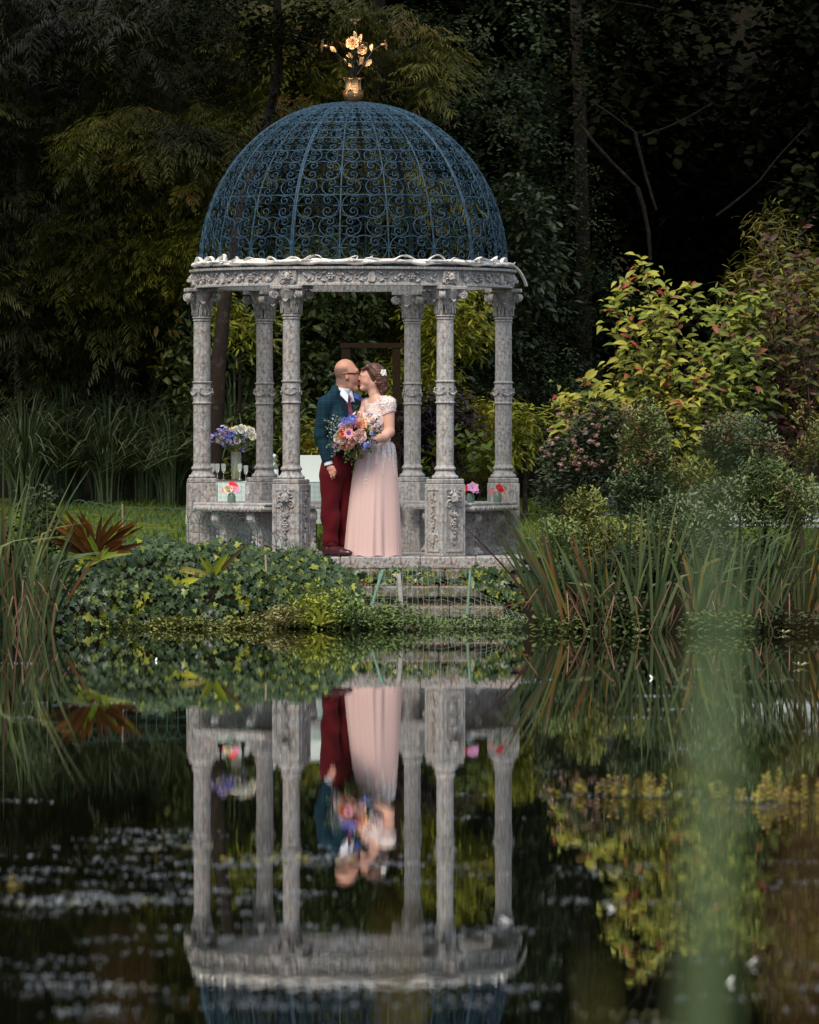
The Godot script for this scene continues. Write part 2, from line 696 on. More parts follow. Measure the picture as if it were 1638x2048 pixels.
	# the pond
	M.water = plain(Color(0.0030, 0.0036, 0.0018), 0.0, 0.34)
	var ripple := noise(FastNoiseLite.TYPE_SIMPLEX_SMOOTH, 0.02, 3, 12).get_seamless_image(512, 512, false, false, 0.15, true)
	ripple.convert(Image.FORMAT_RGBA8)
	ripple.bump_map_to_normal_map(12.0)
	M.water.normal_enabled = true
	M.water.normal_texture = ImageTexture.create_from_image(ripple)
	M.water.normal_scale = 0.0016
	M.water.uv1_scale = Vector3(60, 60, 1)
	M.weed = plain(Color.WHITE, 0.35, 0.5)
	M.weed.vertex_color_use_as_albedo = true


# ------------------------------------------------------------------ the ground and the pond

func bank(x: float) -> float:          # where the water's edge lies
	var b := lerpf(3.3, 4.2, smoothstep(1.2, 2.2, x))
	b = lerpf(b, 3.9, smoothstep(-2.0, -3.2, x))
	return b + 0.12 * sin(x * 2.3) + 0.07 * sin(x * 5.1 + 1.0)


func ground_y(x: float, z: float) -> float:
	var e := bank(x) - z
	if e < 0.0:
		return maxf(-0.5, e * 0.6)
	var y := minf(0.55, e * 0.55)
	if x > -0.5 and x < 1.6 and z > 1.2:
		y = minf(y, -0.08)
	y += maxf(0.0, -z - 1.5) * 0.055
	if z < -11.0:
		y += pow((-11.0 - z) * 0.16, 1.8)
	return y + 0.015 * sin(x * 3.1 + z * 2.0)


func make_ground() -> void:
	var mb := MB.new()
	mb.sheet(141, 161, func(u: float, v: float) -> Vector3:
		var x := lerpf(-42.0, 42.0, u)
		var s := u * 2.0 - 1.0
		x = 42.0 * (0.16 * s + 0.84 * s * s * s)
		var z := lerpf(6.0, -14.0, v / 0.8) if v < 0.8 else lerpf(-14.0, -60.0, (v - 0.8) / 0.2)
		return Vector3(x, ground_y(x, z), z))
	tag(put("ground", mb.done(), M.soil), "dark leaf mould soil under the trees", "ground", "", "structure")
	var lw := MB.new()
	lw.sheet(60, 60, func(u: float, v: float) -> Vector3:
		var x := lerpf(-7.0, 6.0, u)
		var z := lerpf(1.5 + 0.3 * sin(x * 1.7), -9.3 - 0.5 * sin(x * 0.9), v)
		return Vector3(x, ground_y(x, z) + 0.012, z))
	tag(put("lawn", lw.done(), M.turf), "mown lawn behind the gazebo", "lawn", "", "structure")
	var tuft := MB.new()
	for k in 9:
		var a := rnd(0, TAU)
		var r := rnd(0.0, 0.05)
		var q := Vector3(cos(a) * r, 0, sin(a) * r)
		var l := rnd(0.03, 0.075)
		var lean := Vector3(rnd(-1, 1), 0, rnd(-1, 1)) * l * 0.5
		tuft.tint = Color(0.075, 0.14, 0.016).lerp(Color(0.14, 0.19, 0.03), rnd(0, 1))
		tuft.blade([q, q + lean * 0.3 + Vector3.UP * l * 0.6, q + lean + Vector3.UP * l], [0.004, 0.0035, 0.0005], Vector3(cos(a + 1.5), 0, sin(a + 1.5)))
	var pl := []
	var tn := []
	for k in 16000:
		var x := rnd(-6.8, 5.5)
		var z := rnd(-9.0, 1.6)
		if k % 3 == 0:
			z = rnd(-3.0, 1.7)
		if Vector2(x, z).length() < 1.75:
			continue
		var worn := sin(x * 2.1 + z * 1.3) * sin(z * 2.7 - x)
		if worn > 0.72:
			continue
		pl.append(Transform3D(Basis(Vector3.UP, rnd(0, TAU)).scaled(Vector3.ONE * rnd(0.6, 1.3)), Vector3(x, ground_y(x, z) + 0.01, z)))
		tn.append(Color.WHITE * rnd(0.65, 1.2))
	tag(many("grass", tuft.done(), M.grass, pl, tn), "short green lawn grass around the gazebo", "grass", "", "stuff")


func make_water() -> void:
	var mb := MB.new()
	mb.sheet(2, 2, func(u: float, v: float) -> Vector3: return Vector3(lerpf(-60, 60, u), 0, lerpf(1.5, 110.0, v)))
	tag(put("pond_water", mb.done(), M.water), "still dark pond mirroring the gazebo and trees", "water", "", "structure")


func make_steps() -> void:
	# the platform of the gazebo: a plinth of dressed stones
	var root := thing("stone_terrace", "pale stone terrace slab under the gazebo with its retaining wall", "terrace")
	root.set_meta("kind", "structure")
	var edge := 0
	var cuts := [-1.62, -0.86, -0.10, 0.62, 1.12, 1.545]
	for k in 5:
		var b := MB.new()
		var w: float = cuts[k + 1] - cuts[k]
		b.box(Transform3D(Basis(), Vector3((cuts[k] + cuts[k + 1]) / 2, FLOOR - 0.056 - 0.002 * (k % 2), 1.06)), Vector3(w - 0.004, 0.112, 0.80), 0.012)
		put("kerb_stone", b.done(false), M.old_stone, root)
	for k in 4:
		for j in 3:
			var b := MB.new()
			b.box(Transform3D(Basis(), Vector3(-1.215 + k * 0.79, FLOOR - 0.056 - 0.003 * ((k + j) % 2), 0.30 - j * 0.75)), Vector3(0.784, 0.112, 0.744), 0.01)
			put("paving_slab", b.done(false), M.stone, root)
	# the retaining wall on either side of the steps
	for w in [[-1.9, -0.42, 1.40, 0.45, 3], [1.36, 2.02, 1.50, 0.475, 2]]:
		for j in int(w[4]):
			for r in 2:
				var b := MB.new()
				var x0: float = lerpf(w[0], w[1], float(j) / w[4])
				var x1: float = lerpf(w[0], w[1], float(j + 1) / w[4])
				var h: float = w[3] / 2.0 + 0.1
				b.box(Transform3D(Basis(), Vector3((x0 + x1) / 2, w[3] - h * (r + 0.5), w[2] - 0.3 + 0.25 * rnd(-0.03, 0.03))), Vector3(x1 - x0 - 0.008, h - 0.006, 0.62), 0.014)
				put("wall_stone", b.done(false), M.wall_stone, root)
		var cp := MB.new()
		cp.box(Transform3D(Basis(), Vector3((w[0] + w[1]) / 2, w[3] + 0.012, w[2] - 0.3)), Vector3(w[1] - w[0] + 0.02, 0.05, 0.68), 0.01)
		put("coping_stone", cp.done(false), M.mossy_stone, root)
	var st := thing("stone_steps", "weathered stone steps running down from the terrace into the pond", "steps")
	st.set_meta("kind", "structure")
	for s in [[0.478, 1.30, 1.72, -0.42, 1.36], [0.336, 1.66, 2.06, -0.46, 1.30], [0.165, 2.00, 2.42, -0.30, 1.36], [0.01, 2.36, 2.80, 0.3, 1.5]]:
		var n := 3
		for j in n:
			var b := MB.new()
			var x0: float = lerpf(s[3], s[4], (j + (0.12 if j > 0 else 0.0)) / n)
			var x1: float = lerpf(s[3], s[4], (j + 1 + (0.12 if j < n - 1 else 0.0)) / n)
			b.box(Transform3D(turned(0, rnd(-0.012, 0.012), rnd(-0.008, 0.008)), Vector3((x0 + x1) / 2, s[0] - 0.05, (s[1] + s[2]) / 2)), Vector3(x1 - x0 - 0.007, 0.10, s[2] - s[1]), 0.014)
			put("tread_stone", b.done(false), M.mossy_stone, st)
		var b2 := MB.new()
		b2.box(Transform3D(Basis(), Vector3((s[3] + s[4]) / 2, s[0] - 0.21, (s[1] + s[2]) / 2 - 0.04)), Vector3(s[4] - s[3], 0.21, s[2] - s[1] - 0.04), 0.01)
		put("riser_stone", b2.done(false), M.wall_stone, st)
	# dead leaves lying on the steps
	var lf := MB.new()
	for k in 520:
		var s: Array = [[0.478, 1.50], [0.336, 1.88], [0.165, 2.24], [0.01, 2.62]][k % 4]
		var q := Vector3(rnd(-0.3, 1.3), s[0] + 0.006, s[1] + rnd(-0.18, 0.2))
		lf.tint = Color(0.14, 0.06, 0.03).lerp(Color(0.26, 0.15, 0.07), rnd(0, 1))
		var a := rnd(0, TAU)
		var d := Vector3(cos(a), rnd(-0.1, 0.4), sin(a)) * rnd(0.012, 0.026)
		lf.blade([q, q + d * 0.8 + Vector3.UP * 0.008, q + d * 1.6], [0.002, 0.012, 0.001], Vector3(-sin(a), rnd(-0.3, 0.3), cos(a)), 0.4)
	tag(put("fallen_leaves", lf.done(), M.dry), "brown fallen leaves littering the stone steps", "fallen leaves", "", "stuff")


# ------------------------------------------------------------------ the gazebo

func hard(mb: MB, prof: Array, seg := 28, where := Transform3D()) -> void:      # a turned shape whose profile keeps its corners
	for k in prof.size() - 1:
		mb.lathe([prof[k], prof[k + 1]], seg, where)


func spiral(c: Vector2, r0: float, r1: float, a0: float, a1: float, n := 14) -> Array:
	var o := []
	for k in n + 1:
		var f := float(k) / n
		var r := lerpf(r0, r1, pow(f, 0.8))
		var a := lerpf(a0, a1, f)
		o.append(c + Vector2(cos(a), sin(a)) * r)
	return o


func flat_tube(mb: MB, pts: Array, r: float, squash := 0.7, lift := 0.0) -> void:
	var path := []
	var rad := []
	for k in pts.size():
		path.append(Vector3(pts[k].x, pts[k].y, lift))
		rad.append(r * (1.0 if k > 1 and k < pts.size() - 2 else 0.75))
	mb.tube(path, rad, 5, squash)


func carvings() -> Dictionary:         # relief ornaments, lying in x and y, standing out along z
	var d := {}
	var mb := MB.new()
	for k in 6:
		var a := TAU * k / 6
		mb.ball(Transform3D(Basis(Vector3.BACK, a), Vector3(cos(a), sin(a), 0.15) * 0.021), Vector3(0.017, 0.011, 0.011), 6, 4)
	mb.ball(Transform3D(Basis(), Vector3(0, 0, 0.006)), Vector3(0.011, 0.011, 0.012), 7, 4)
	flat_tube(mb, spiral(Vector2.ZERO, 0.042, 0.042, 0, TAU, 18), 0.005)
	d.rosette = mb.done()
	mb = MB.new()
	flat_tube(mb, spiral(Vector2(0.03, 0.005), 0.036, 0.008, PI, -TAU * 0.95, 22) , 0.0075)
	flat_tube(mb, [Vector2(-0.006, 0.0), Vector2(-0.012, -0.03), Vector2(-0.04, -0.042), Vector2(-0.075, -0.03), Vector2(-0.1, 0.0), Vector2(-0.115, 0.03)], 0.0075)
	for q in [[-0.05, -0.02, 0.9], [-0.085, 0.012, 2.2], [-0.02, 0.032, 2.6], [0.07, -0.034, -0.4], [0.078, 0.03, 0.5]]:
		var b := Basis(Vector3.BACK, q[2])
		mb.ball(Transform3D(b, Vector3(q[0], q[1], 0.002)), Vector3(0.028, 0.010, 0.012), 6, 4)
	d.scroll = mb.done()
	mb = MB.new()
	for k in 5:
		var a := -0.9 + 0.45 * k
		mb.ball(Transform3D(Basis(Vector3.BACK, a), Vector3(-sin(a) * 0.02, cos(a) * 0.022, 0.0)), Vector3(0.008, 0.026, 0.011), 6, 4)
	mb.ball(Transform3D(Basis(), Vector3(0, -0.01, 0.003)), Vector3(0.012, 0.010, 0.012), 6, 4)
	d.leaf = mb.done()
	mb = MB.new()
	mb.ball(Transform3D(Basis(), Vector3(0, 0, 0)), Vector3(0.034, 0.040, 0.022), 9, 6)
	mb.ball(Transform3D(Basis(), Vector3(0, -0.012, 0.018)), Vector3(0.013, 0.018, 0.012), 7, 4)
	for s in [-1, 1]:
		mb.ball(Transform3D(Basis(), Vector3(s * 0.014, 0.012, 0.017)), Vector3(0.008, 0.005, 0.005), 6, 4)
		mb.ball(Transform3D(Basis(), Vector3(s * 0.016, -0.020, 0.012)), Vector3(0.013, 0.009, 0.010), 6, 4)
		mb.ball(Transform3D(Basis(Vector3.BACK, s * 0.9), Vector3(s * 0.030, 0.034, 0.002)), Vector3(0.010, 0.016, 0.010), 6, 4)
		flat_tube(mb, spiral(Vector2(s * 0.045, -0.045), 0.026, 0.007, PI * 0.5, PI * 0.5 - s * TAU, 16), 0.006)
	for k in 9:
		var a := -1.9 + 0.475 * k
		mb.ball(Transform3D(Basis(Vector3.BACK, -a), Vector3(sin(a) * 0.040, cos(a) * 0.046, -0.002)), Vector3(0.009, 0.018, 0.010), 6, 4)
	d.mask = mb.done()
	mb = MB.new()
	mb.prism([Vector2(-0.030, 0.045), Vector2(0, 0.052), Vector2(0.030, 0.045), Vector2(0.034, 0.0), Vector2(0.020, -0.035), Vector2(0, -0.05), Vector2(-0.020, -0.035), Vector2(-0.034, 0.0)], -0.004, 0.012, 0.004, Transform3D(Basis(Vector3.RIGHT, PI / 2)))
	for s in [-1, 1]:
		flat_tube(mb, spiral(Vector2(s * 0.052, 0.018), 0.02, 0.006, PI if s > 0 else 0.0, (PI if s > 0 else 0.0) - s * TAU * 0.9, 14), 0.006)
		flat_tube(mb, [Vector2(s * 0.036, -0.01), Vector2(s * 0.055, -0.028), Vector2(s * 0.085, -0.022)], 0.006)
	d.shield = mb.done()
	mb = MB.new()
	for s in [-1, 1]:
		flat_tube(mb, spiral(Vector2(s * 0.020, 0.02), 0.019, 0.006, -PI / 2, -PI / 2 + s * TAU, 14), 0.0055)
		flat_tube(mb, [Vector2(s * 0.005, -0.045), Vector2(s * 0.026, -0.035), Vector2(s * 0.030, -0.012), Vector2(s * 0.014, 0.0)], 0.006)
	mb.ball(Transform3D(Basis(), Vector3(0, 0.045, 0)), Vector3(0.008, 0.02, 0.010), 6, 4)
	mb.ball(Transform3D(Basis(), Vector3(0, -0.03, 0)), Vector3(0.010, 0.014, 0.011), 6, 4)
	d.lyre = mb.done()
	return d


func make_gazebo() -> void:
	var root := thing("gazebo", "round stone gazebo with six columns under a blue wrought iron dome", "gazebo", Vector3(0, FLOOR, 0))
	var orn := carvings()
	# meshes that all six supports share
	var block := MB.new()
	block.box(Transform3D(Basis(), Vector3(0, 0.326, 0)), Vector3(0.267, 0.652, 0.267), 0.006)
	var capm := MB.new()
	capm.box(Transform3D(Basis(), Vector3(0, 0.6755, 0)), Vector3(0.252, 0.045, 0.252), 0.008)
	var base := MB.new()
	var prof := [Vector2(0.112, 0.697), Vector2(0.121, 0.703), Vector2(0.123, 0.715), Vector2(0.118, 0.727), Vector2(0.106, 0.732), Vector2(0.100, 0.737), Vector2(0.093, 0.750), Vector2(0.087, 0.765), Vector2(0.088, 0.776), Vector2(0.096, 0.779), Vector2(0.099, 0.790), Vector2(0.096, 0.801), Vector2(0.087, 0.805), Vector2(0.085, 0.812), Vector2(0.080, 0.824)]
	base.lathe(prof, 24)
	var shaft := MB.new()
	shaft.lathe([Vector2(0.0795, 0.815), Vector2(0.0790, 1.39)], 24)
	shaft.lathe([Vector2(0.0780, 1.58), Vector2(0.0765, 2.19)], 24)
	var band := MB.new()
	prof = [Vector2(0.078, 1.380), Vector2(0.090, 1.383), Vector2(0.092, 1.389), Vector2(0.090, 1.395), Vector2(0.083, 1.398), Vector2(0.082, 1.410), Vector2(0.085, 1.44), Vector2(0.087, 1.48), Vector2(0.085, 1.52), Vector2(0.082, 1.562), Vector2(0.083, 1.572), Vector2(0.091, 1.575), Vector2(0.093, 1.581), Vector2(0.091, 1.587), Vector2(0.077, 1.590)]
	band.lathe(prof, 24)
	var swag := MB.new()
	for k in 9:
		var f := (k - 4) / 4.0
		swag.ball(Transform3D(Basis(), Vector3(f * 0.058, 0.024 * f * f - 0.018, 0.004)), Vector3(0.011, 0.011, 0.011) * (1.2 - 0.35 * absf(f)), 6, 4)
	flat_tube(swag, [Vector2(-0.062, 0.02), Vector2(-0.05, 0.045), Vector2(-0.02, 0.038), Vector2(0.0, 0.02), Vector2(0.02, 0.038), Vector2(0.05, 0.045), Vector2(0.062, 0.02)], 0.006)
	var swag_m := swag.done()
	var collar := MB.new()
	prof = [Vector2(0.076, 2.140), Vector2(0.083, 2.143), Vector2(0.085, 2.149), Vector2(0.083, 2.155), Vector2(0.080, 2.158), Vector2(0.080, 2.165), Vector2(0.089, 2.168), Vector2(0.091, 2.174), Vector2(0.089, 2.180), Vector2(0.081, 2.184)]
	collar.lathe(prof, 24)
	var bell := MB.new()
	prof = [Vector2(0.078, 2.180), Vector2(0.080, 2.22), Vector2(0.085, 2.26), Vector2(0.094, 2.30), Vector2(0.108, 2.345), Vector2(0.126, 2.385), Vector2(0.134, 2.412)]
	bell.lathe(prof, 24)
	var aba := MB.new()
	var out := []
	for s in 4:
		var a := TAU * s / 4 + PI / 4
		for q in [[-0.10, 0.205], [0.10, 0.205]]:
			out.append(Vector2(cos(a + q[0]), sin(a + q[0])) * q[1])
		for q in [0.35, PI / 4, PI / 2 - 0.35]:
			out.append(Vector2(cos(a + q), sin(a + q)) * lerpf(0.125, 0.155, absf(q - PI / 4) / 0.44))
	aba.prism(out, 2.412, 2.446, 0.006)
	var vol := MB.new()
	hard(vol, [Vector2(0.0, -0.022), Vector2(0.038, -0.022), Vector2(0.040, 0.0), Vector2(0.038, 0.022), Vector2(0.0, 0.022)], 14, Transform3D(Basis(Vector3.RIGHT, PI / 2)))
	for s in [-1, 1]:
		flat_tube(vol, spiral(Vector2.ZERO, 0.039, 0.007, PI * 0.5, PI * 0.5 - TAU * 1.6, 26), 0.0078, 1.0, s * 0.022)
	flat_tube(vol, [Vector2(0.005, 0.040), Vector2(-0.03, 0.030), Vector2(-0.055, -0.01), Vector2(-0.078, -0.08)], 0.019, 1.0)
	var vol_m := vol.done()
	var leaf := MB.new()
	leaf.blade([Vector3(0, 0, 0), Vector3(0, 0.05, 0.006), Vector3(0, 0.10, 0.018), Vector3(0, 0.135, 0.04), Vector3(0, 0.135, 0.060), Vector3(0, 0.118, 0.068)], [0.026, 0.036, 0.038, 0.036, 0.028, 0.010], Vector3.RIGHT, -0.35)
	for s in 3:
		flat_tube(leaf, [Vector2(-0.010 * s, 0.01), Vector2(-0.014 * s, 0.06), Vector2(-0.020 * s, 0.10)], 0.006, 1.0, 0.012)
		flat_tube(leaf, [Vector2(0.010 * s, 0.01), Vector2(0.014 * s, 0.06), Vector2(0.020 * s, 0.10)], 0.006, 1.0, 0.012)
	var leaf_m := leaf.done()
	var frame := MB.new()
	for q in [[0, 0.60, 0.190, 0.010], [0, 0.045, 0.190, 0.010]]:
		frame.box(Transform3D(Basis(), Vector3(q[0], q[1], 0.1365)), Vector3(q[2], q[3], 0.010), 0.003)
	for s in [-1, 1]:
		frame.box(Transform3D(Basis(), Vector3(s * 0.092, 0.3225, 0.1365)), Vector3(0.010, 0.545, 0.010), 0.003)
	var frame_m := frame.done(false)
	var block_m := block.done(false)
	var cap_m := capm.done(false)
	var base_m := base.done()
	var shaft_m := shaft.done()
	var band_m := band.done()
	var collar_m := collar.done()
	var bell_m := bell.done()
	var aba_m := aba.done(false)
	for k in 6:
		var phi := deg_to_rad(37.0 + 60.0 * k)
		var place := Transform3D(Basis(Vector3.UP, phi), Vector3(sin(phi), 0, cos(phi)) * RING)
		var front := k == 0 or k == 5
		var sm: Material = M.stone if k in [0, 1, 2] else M.old_stone
		var ped := put("pedestal", block_m, sm, root, place)
		put("pedestal_cap", cap_m, sm, ped)
		if front:
			for s in 2:
				var turn := Basis(Vector3.UP, 0.0 if s == 0 else (-PI / 2 if k == 0 else PI / 2))
				put("panel_frame", frame_m, sm, ped, Transform3D(turn))
				var rows := [["mask", 0.525, 1.25], ["lyre", 0.42, 1.2], ["leaf", 0.345, 1.2], ["rosette", 0.285, 0.9], ["leaf", 0.222, 1.0], ["rosette", 0.170, 0.55], ["rosette", 0.115, 0.45]] if (s == 0) else [["leaf", 0.55, 0.7], ["lyre", 0.485, 0.95], ["scroll", 0.405, 0.55], ["lyre", 0.32, 1.0], ["leaf", 0.245, 0.9], ["shield", 0.165, 0.9], ["leaf", 0.10, 0.8]]
				for r in rows:
					var big: Vector3 = Vector3(1.08, 1.08, 1.7) * r[2]
					var b := turn.scaled_local(big) if r[0] != "scroll" else (turn * Basis(Vector3.BACK, PI / 2)).scaled_local(big)
					put("carved_" + r[0], orn[r[0]], sm, ped, Transform3D(b, turn * Vector3(0, r[1], 0.1345)))
		var col := put("column", shaft_m, sm, root, place)
		put("column_base", base_m, sm, col)
		put("column_band", band_m, sm, col)
		for s in 4:
			var a := TAU * s / 4 + 0.3
			put("garland", swag_m, sm, col, Transform3D(Basis(Vector3.UP, a), Vector3(sin(a) * 0.080, 1.482, cos(a) * 0.080)))
		put("collar", collar_m, sm, col)
		put("capital_bell", bell_m, sm, col)
		put("abacus", aba_m, sm, col)
		for s in 4:
			var a := TAU * s / 4 + PI / 4
			put("volute", vol_m, sm, col, Transform3D(Basis(Vector3.UP, a - PI / 2), Vector3(sin(a) * 0.168, 2.360, cos(a) * 0.168)))
			put("acanthus_leaf", leaf_m, sm, col, Transform3D(Basis(Vector3.UP, a).scaled_local(Vector3(1.05, 1.12, 1.1)), Vector3(sin(a) * 0.078, 2.185, cos(a) * 0.083)))
			a -= PI / 4
			put("acanthus_leaf", leaf_m, sm, col, Transform3D(Basis(Vector3.UP, a).scaled_local(Vector3(1.05, 1.0, 0.75)), Vector3(sin(a) * 0.078, 2.183, cos(a) * 0.082)))
			put("capital_flower", orn.rosette, sm, col, Transform3D(Basis(Vector3.UP, a).scaled_local(Vector3.ONE * 0.7), Vector3(sin(a) * 0.126, 2.418, cos(a) * 0.126)))
	# the ring of stone on the columns, six curved blocks with carved friezes
	var ring := Node3D.new()
	ring.name = "entablature"
	root.add_child(ring)
	for k in 6:
		var mb := MB.new()
		var a0 := deg_to_rad(37.0 + 60.0 * k)
		var pr := [Vector2(1.275, 2.447), Vector2(1.475, 2.447), Vector2(1.475, 2.464), Vector2(1.466, 2.470), Vector2(1.466, 2.582), Vector2(1.490, 2.588), Vector2(1.512, 2.594), Vector2(1.515, 2.614), Vector2(1.275, 2.614), Vector2(1.275, 2.447)]
		for j in pr.size() - 1:
			var first := mb.v.size()
			for s in 15:
				var a := a0 + deg_to_rad(lerpf(0.05, 59.95, s / 14.0))
				for q in 2:
					mb.p(Vector3(sin(a) * pr[j + q].x, pr[j + q].y, cos(a) * pr[j + q].x))
			for s in 14:
				var n := first + s * 2
				mb.tri(n, n + 2, n + 3)
				mb.tri(n, n + 3, n + 1)
		put("frieze_block", mb.done(), M.stone, ring)
	var die := MB.new()
	die.box(Transform3D(Basis(), Vector3(0, 2.526, 1.462)), Vector3(0.175, 0.112, 0.05), 0.005)
	for s in [-1, 1]:
		die.box(Transform3D(Basis(), Vector3(s * 0.078, 2.526, 1.489)), Vector3(0.012, 0.104, 0.012), 0.003)
	var die_m := die.done(false)
	for k in 6:
		var a0 := deg_to_rad(37.0 + 60.0 * k)
		put("frieze_die", die_m, M.stone, ring, Transform3D(Basis(Vector3.UP, a0)))
		for q in [["mask", 0.0, 1.0, 0.022], ["scroll", 10.0, 1.05, 0], ["rosette", 15.5, 1.05, 0], ["leaf", 19.0, 1.2, 0], ["scroll", 23.5, 1.0, 0], ["shield", 30.0, 1.0, 0], ["scroll", 36.5, -1.0, 0], ["leaf", 41.0, 1.2, 0], ["rosette", 44.5, 1.05, 0], ["scroll", 50.0, -1.05, 0]]:
			var a := a0 + deg_to_rad(q[1])
			var b := Basis(Vector3.UP, a).scaled_local(Vector3(q[2] * 1.06, absf(q[2]) * 1.06, 1.9))
			put("carved_" + q[0], orn[q[0]], M.stone, ring, Transform3D(b, Vector3(sin(a), 0, cos(a)) * (1.465 + q[3]) + Vector3(0, 2.526, 0)))
	make_dome(root)
	make_finial(root)
	make_ribbon()


const DOME_A := 1.425
const DOME_B := 1.545
const DOME_Y := 2.616


func dome_point(ang: float, t: float, out := 0.0) -> Vector3:
	var r := DOME_A * pow(cos(t), 0.94) + out * cos(t)
	return Vector3(sin(ang) * r, DOME_Y + DOME_B * sin(t) + out * sin(t), cos(ang) * r)


func make_dome(root: Node3D) -> void:
	var dome := Node3D.new()
	dome.name = "dome"
	root.add_child(dome)
	var phase := deg_to_rad(-4.4)
	var step := TAU / 20
	# ribs
	var rib := MB.new()
	var wide := MB.new()
	var path := []
	for k in 25:
		path.append(dome_point(0.0, lerpf(-0.02, PI / 2 - 0.05, k / 24.0)))
	rib.tube(path, [0.0085], 6)
	for s in [-1, 1]:
		var p2 := []
		for k in 25:
			p2.append(path[k] + Vector3(s * 0.009, 0, 0.004))
		wide.tube(p2, [0.0105], 6)
	var rib_m := rib.done()
	var wide_m := wide.done()
	var ball := MB.new()
	ball.ball(Transform3D(), Vector3(0.014, 0.012, 0.014), 7, 4)
	var ball_m := ball.done()
	for k in 20:
		put("rib", wide_m if k % 10 in [9, 3, 6] else rib_m, M.iron, dome, Transform3D(Basis(Vector3.UP, phase + k * step)))
	# rows of C scrolls between the ribs, back to back on each rib
	var t := 0.035
	var rest := MB.new()
	var row := 0
	while true:
		var half := DOME_A * cos(t) * step / 2.0
		if half < 0.035:
			break
		var arc := sqrt(pow(DOME_A * sin(t), 2) + pow(DOME_B * cos(t), 2))
		var h := clampf(half * (1.0 if row % 2 == 0 else 0.80), 0.05, 0.24)
		var dt := h / arc
		var flat_row := row % 2 == 1
		for s in [-1, 1]:
			var mb := MB.new()
			var pts := []
			var cut := spiral(Vector2(0.06, 0.25), 0.25, 0.055, PI / 2, -PI * 1.9, 15)
			cut.reverse()
			pts.append_array(cut)
			var side := spiral(Vector2(0.06, 0.0), 0.5, 0.5, PI / 2, PI * 1.5, 12)
			for k in range(1, side.size() - 1):
				pts.append(side[k])
			pts.append_array(spiral(Vector2(0.06, -0.25), 0.25, 0.055, -PI / 2, PI * 1.9, 15))
			var p3 := []
			for q in pts:
				var x: float = (q.x + 0.5) * 0.98
				var y: float = q.y
				if flat_row:      # every other row opens towards its neighbours in a wider heart
					x = (0.5 - q.x * 0.9) * 0.98
				var ang: float = s * clampf(x, 0.0, 1.04) * step / 2.0
				p3.append(dome_point(ang, t + (y + 0.5) * dt))
			mb.tube(p3, [0.0054], 4)
			# a short bar that ties the scroll to its rib
			mb.tube([dome_point(0.0, t + dt * 0.5), dome_point(s * step * 0.16, t + dt * 0.5)], [0.005], 4)
			mb.tube([dome_point(s * step * 0.5, t + dt * 0.02), dome_point(s * step * 0.28, t - dt * 0.10), dome_point(s * step * 0.06, t + dt * 0.10)], [0.0055], 4)
			var m := mb.done()
			for k in 20:
				var ang := phase + k * step
				var face := cos(ang + s * step * 0.25)
				if face > -0.12 and row < 13:
					put("scroll", m, M.iron, dome, Transform3D(Basis(Vector3.UP, ang)))
				else:
					var b := Basis(Vector3.UP, ang)
					var first := rest.v.size()
					for q in mb.v:
						rest.p(b * q)
					for q in mb.i:
						rest.i.append(first + q)
		for k in 20:
			if cos(phase + k * step) > -0.05:
				put("rivet", ball_m, M.iron, dome, Transform3D(Basis(), dome_point(phase + k * step, t + dt * 0.5)))
		if row in [3, 6, 9]:
			var hoop := MB.new()
			var hp := []
			for k in 81:
				hp.append(dome_point(TAU * k / 80, t))
			hoop.tube(hp, [0.0065], 4, 1.0, false)
			put("hoop", hoop.done(), M.iron, dome)
		t += dt * 1.0
		row += 1
	var back := put("far_scrollwork", rest.done(), M.iron, dome)
	back.set_meta("kind", "stuff")
	var foot := MB.new()
	var fp := []
	for k in 81:
		fp.append(dome_point(TAU * k / 80, 0.0) + Vector3(0, 0.012, 0))
	foot.tube(fp, [0.011], 5, 1.0, false)
	put("base_hoop", foot.done(), M.iron, dome)
	var crown := MB.new()
	hard(crown, [Vector2(0.0, 4.162), Vector2(0.05, 4.160), Vector2(0.085, 4.150), Vector2(0.085, 4.140), Vector2(0.0, 4.135)], 18)
	put("crown_plate", crown.done(), M.iron, dome)


func gilded_flower(r: float, cup: float) -> ArrayMesh:      # opens along +y
	var mb := MB.new()
	for ringn in 2:
		for k in 6:
			var a := TAU * (k + 0.5 * ringn) / 6
			var o := Vector3(sin(a), 0, cos(a))
			var s := r * (1.0 - 0.35 * ringn)
			mb.blade([Vector3.UP * 0.004 * ringn, o * s * 0.45 + Vector3.UP * s * cup * (0.5 + 0.4 * ringn), o * s * 0.85 + Vector3.UP * s * cup * (0.75 + 0.5 * ringn), o * s + Vector3.UP * s * cup * (0.55 + 0.6 * ringn)], [0.004, s * 0.34, s * 0.36, s * 0.06], o.cross(Vector3.UP), 0.25)
	mb.ball(Transform3D(Basis(), Vector3(0, r * 0.22, 0)), Vector3.ONE * r * 0.2, 7, 5)
	mb.ball(Transform3D(Basis(), Vector3(0, -r * 0.1, 0)), Vector3(0.22, 0.3, 0.22) * r, 7, 5)
	return mb.done()


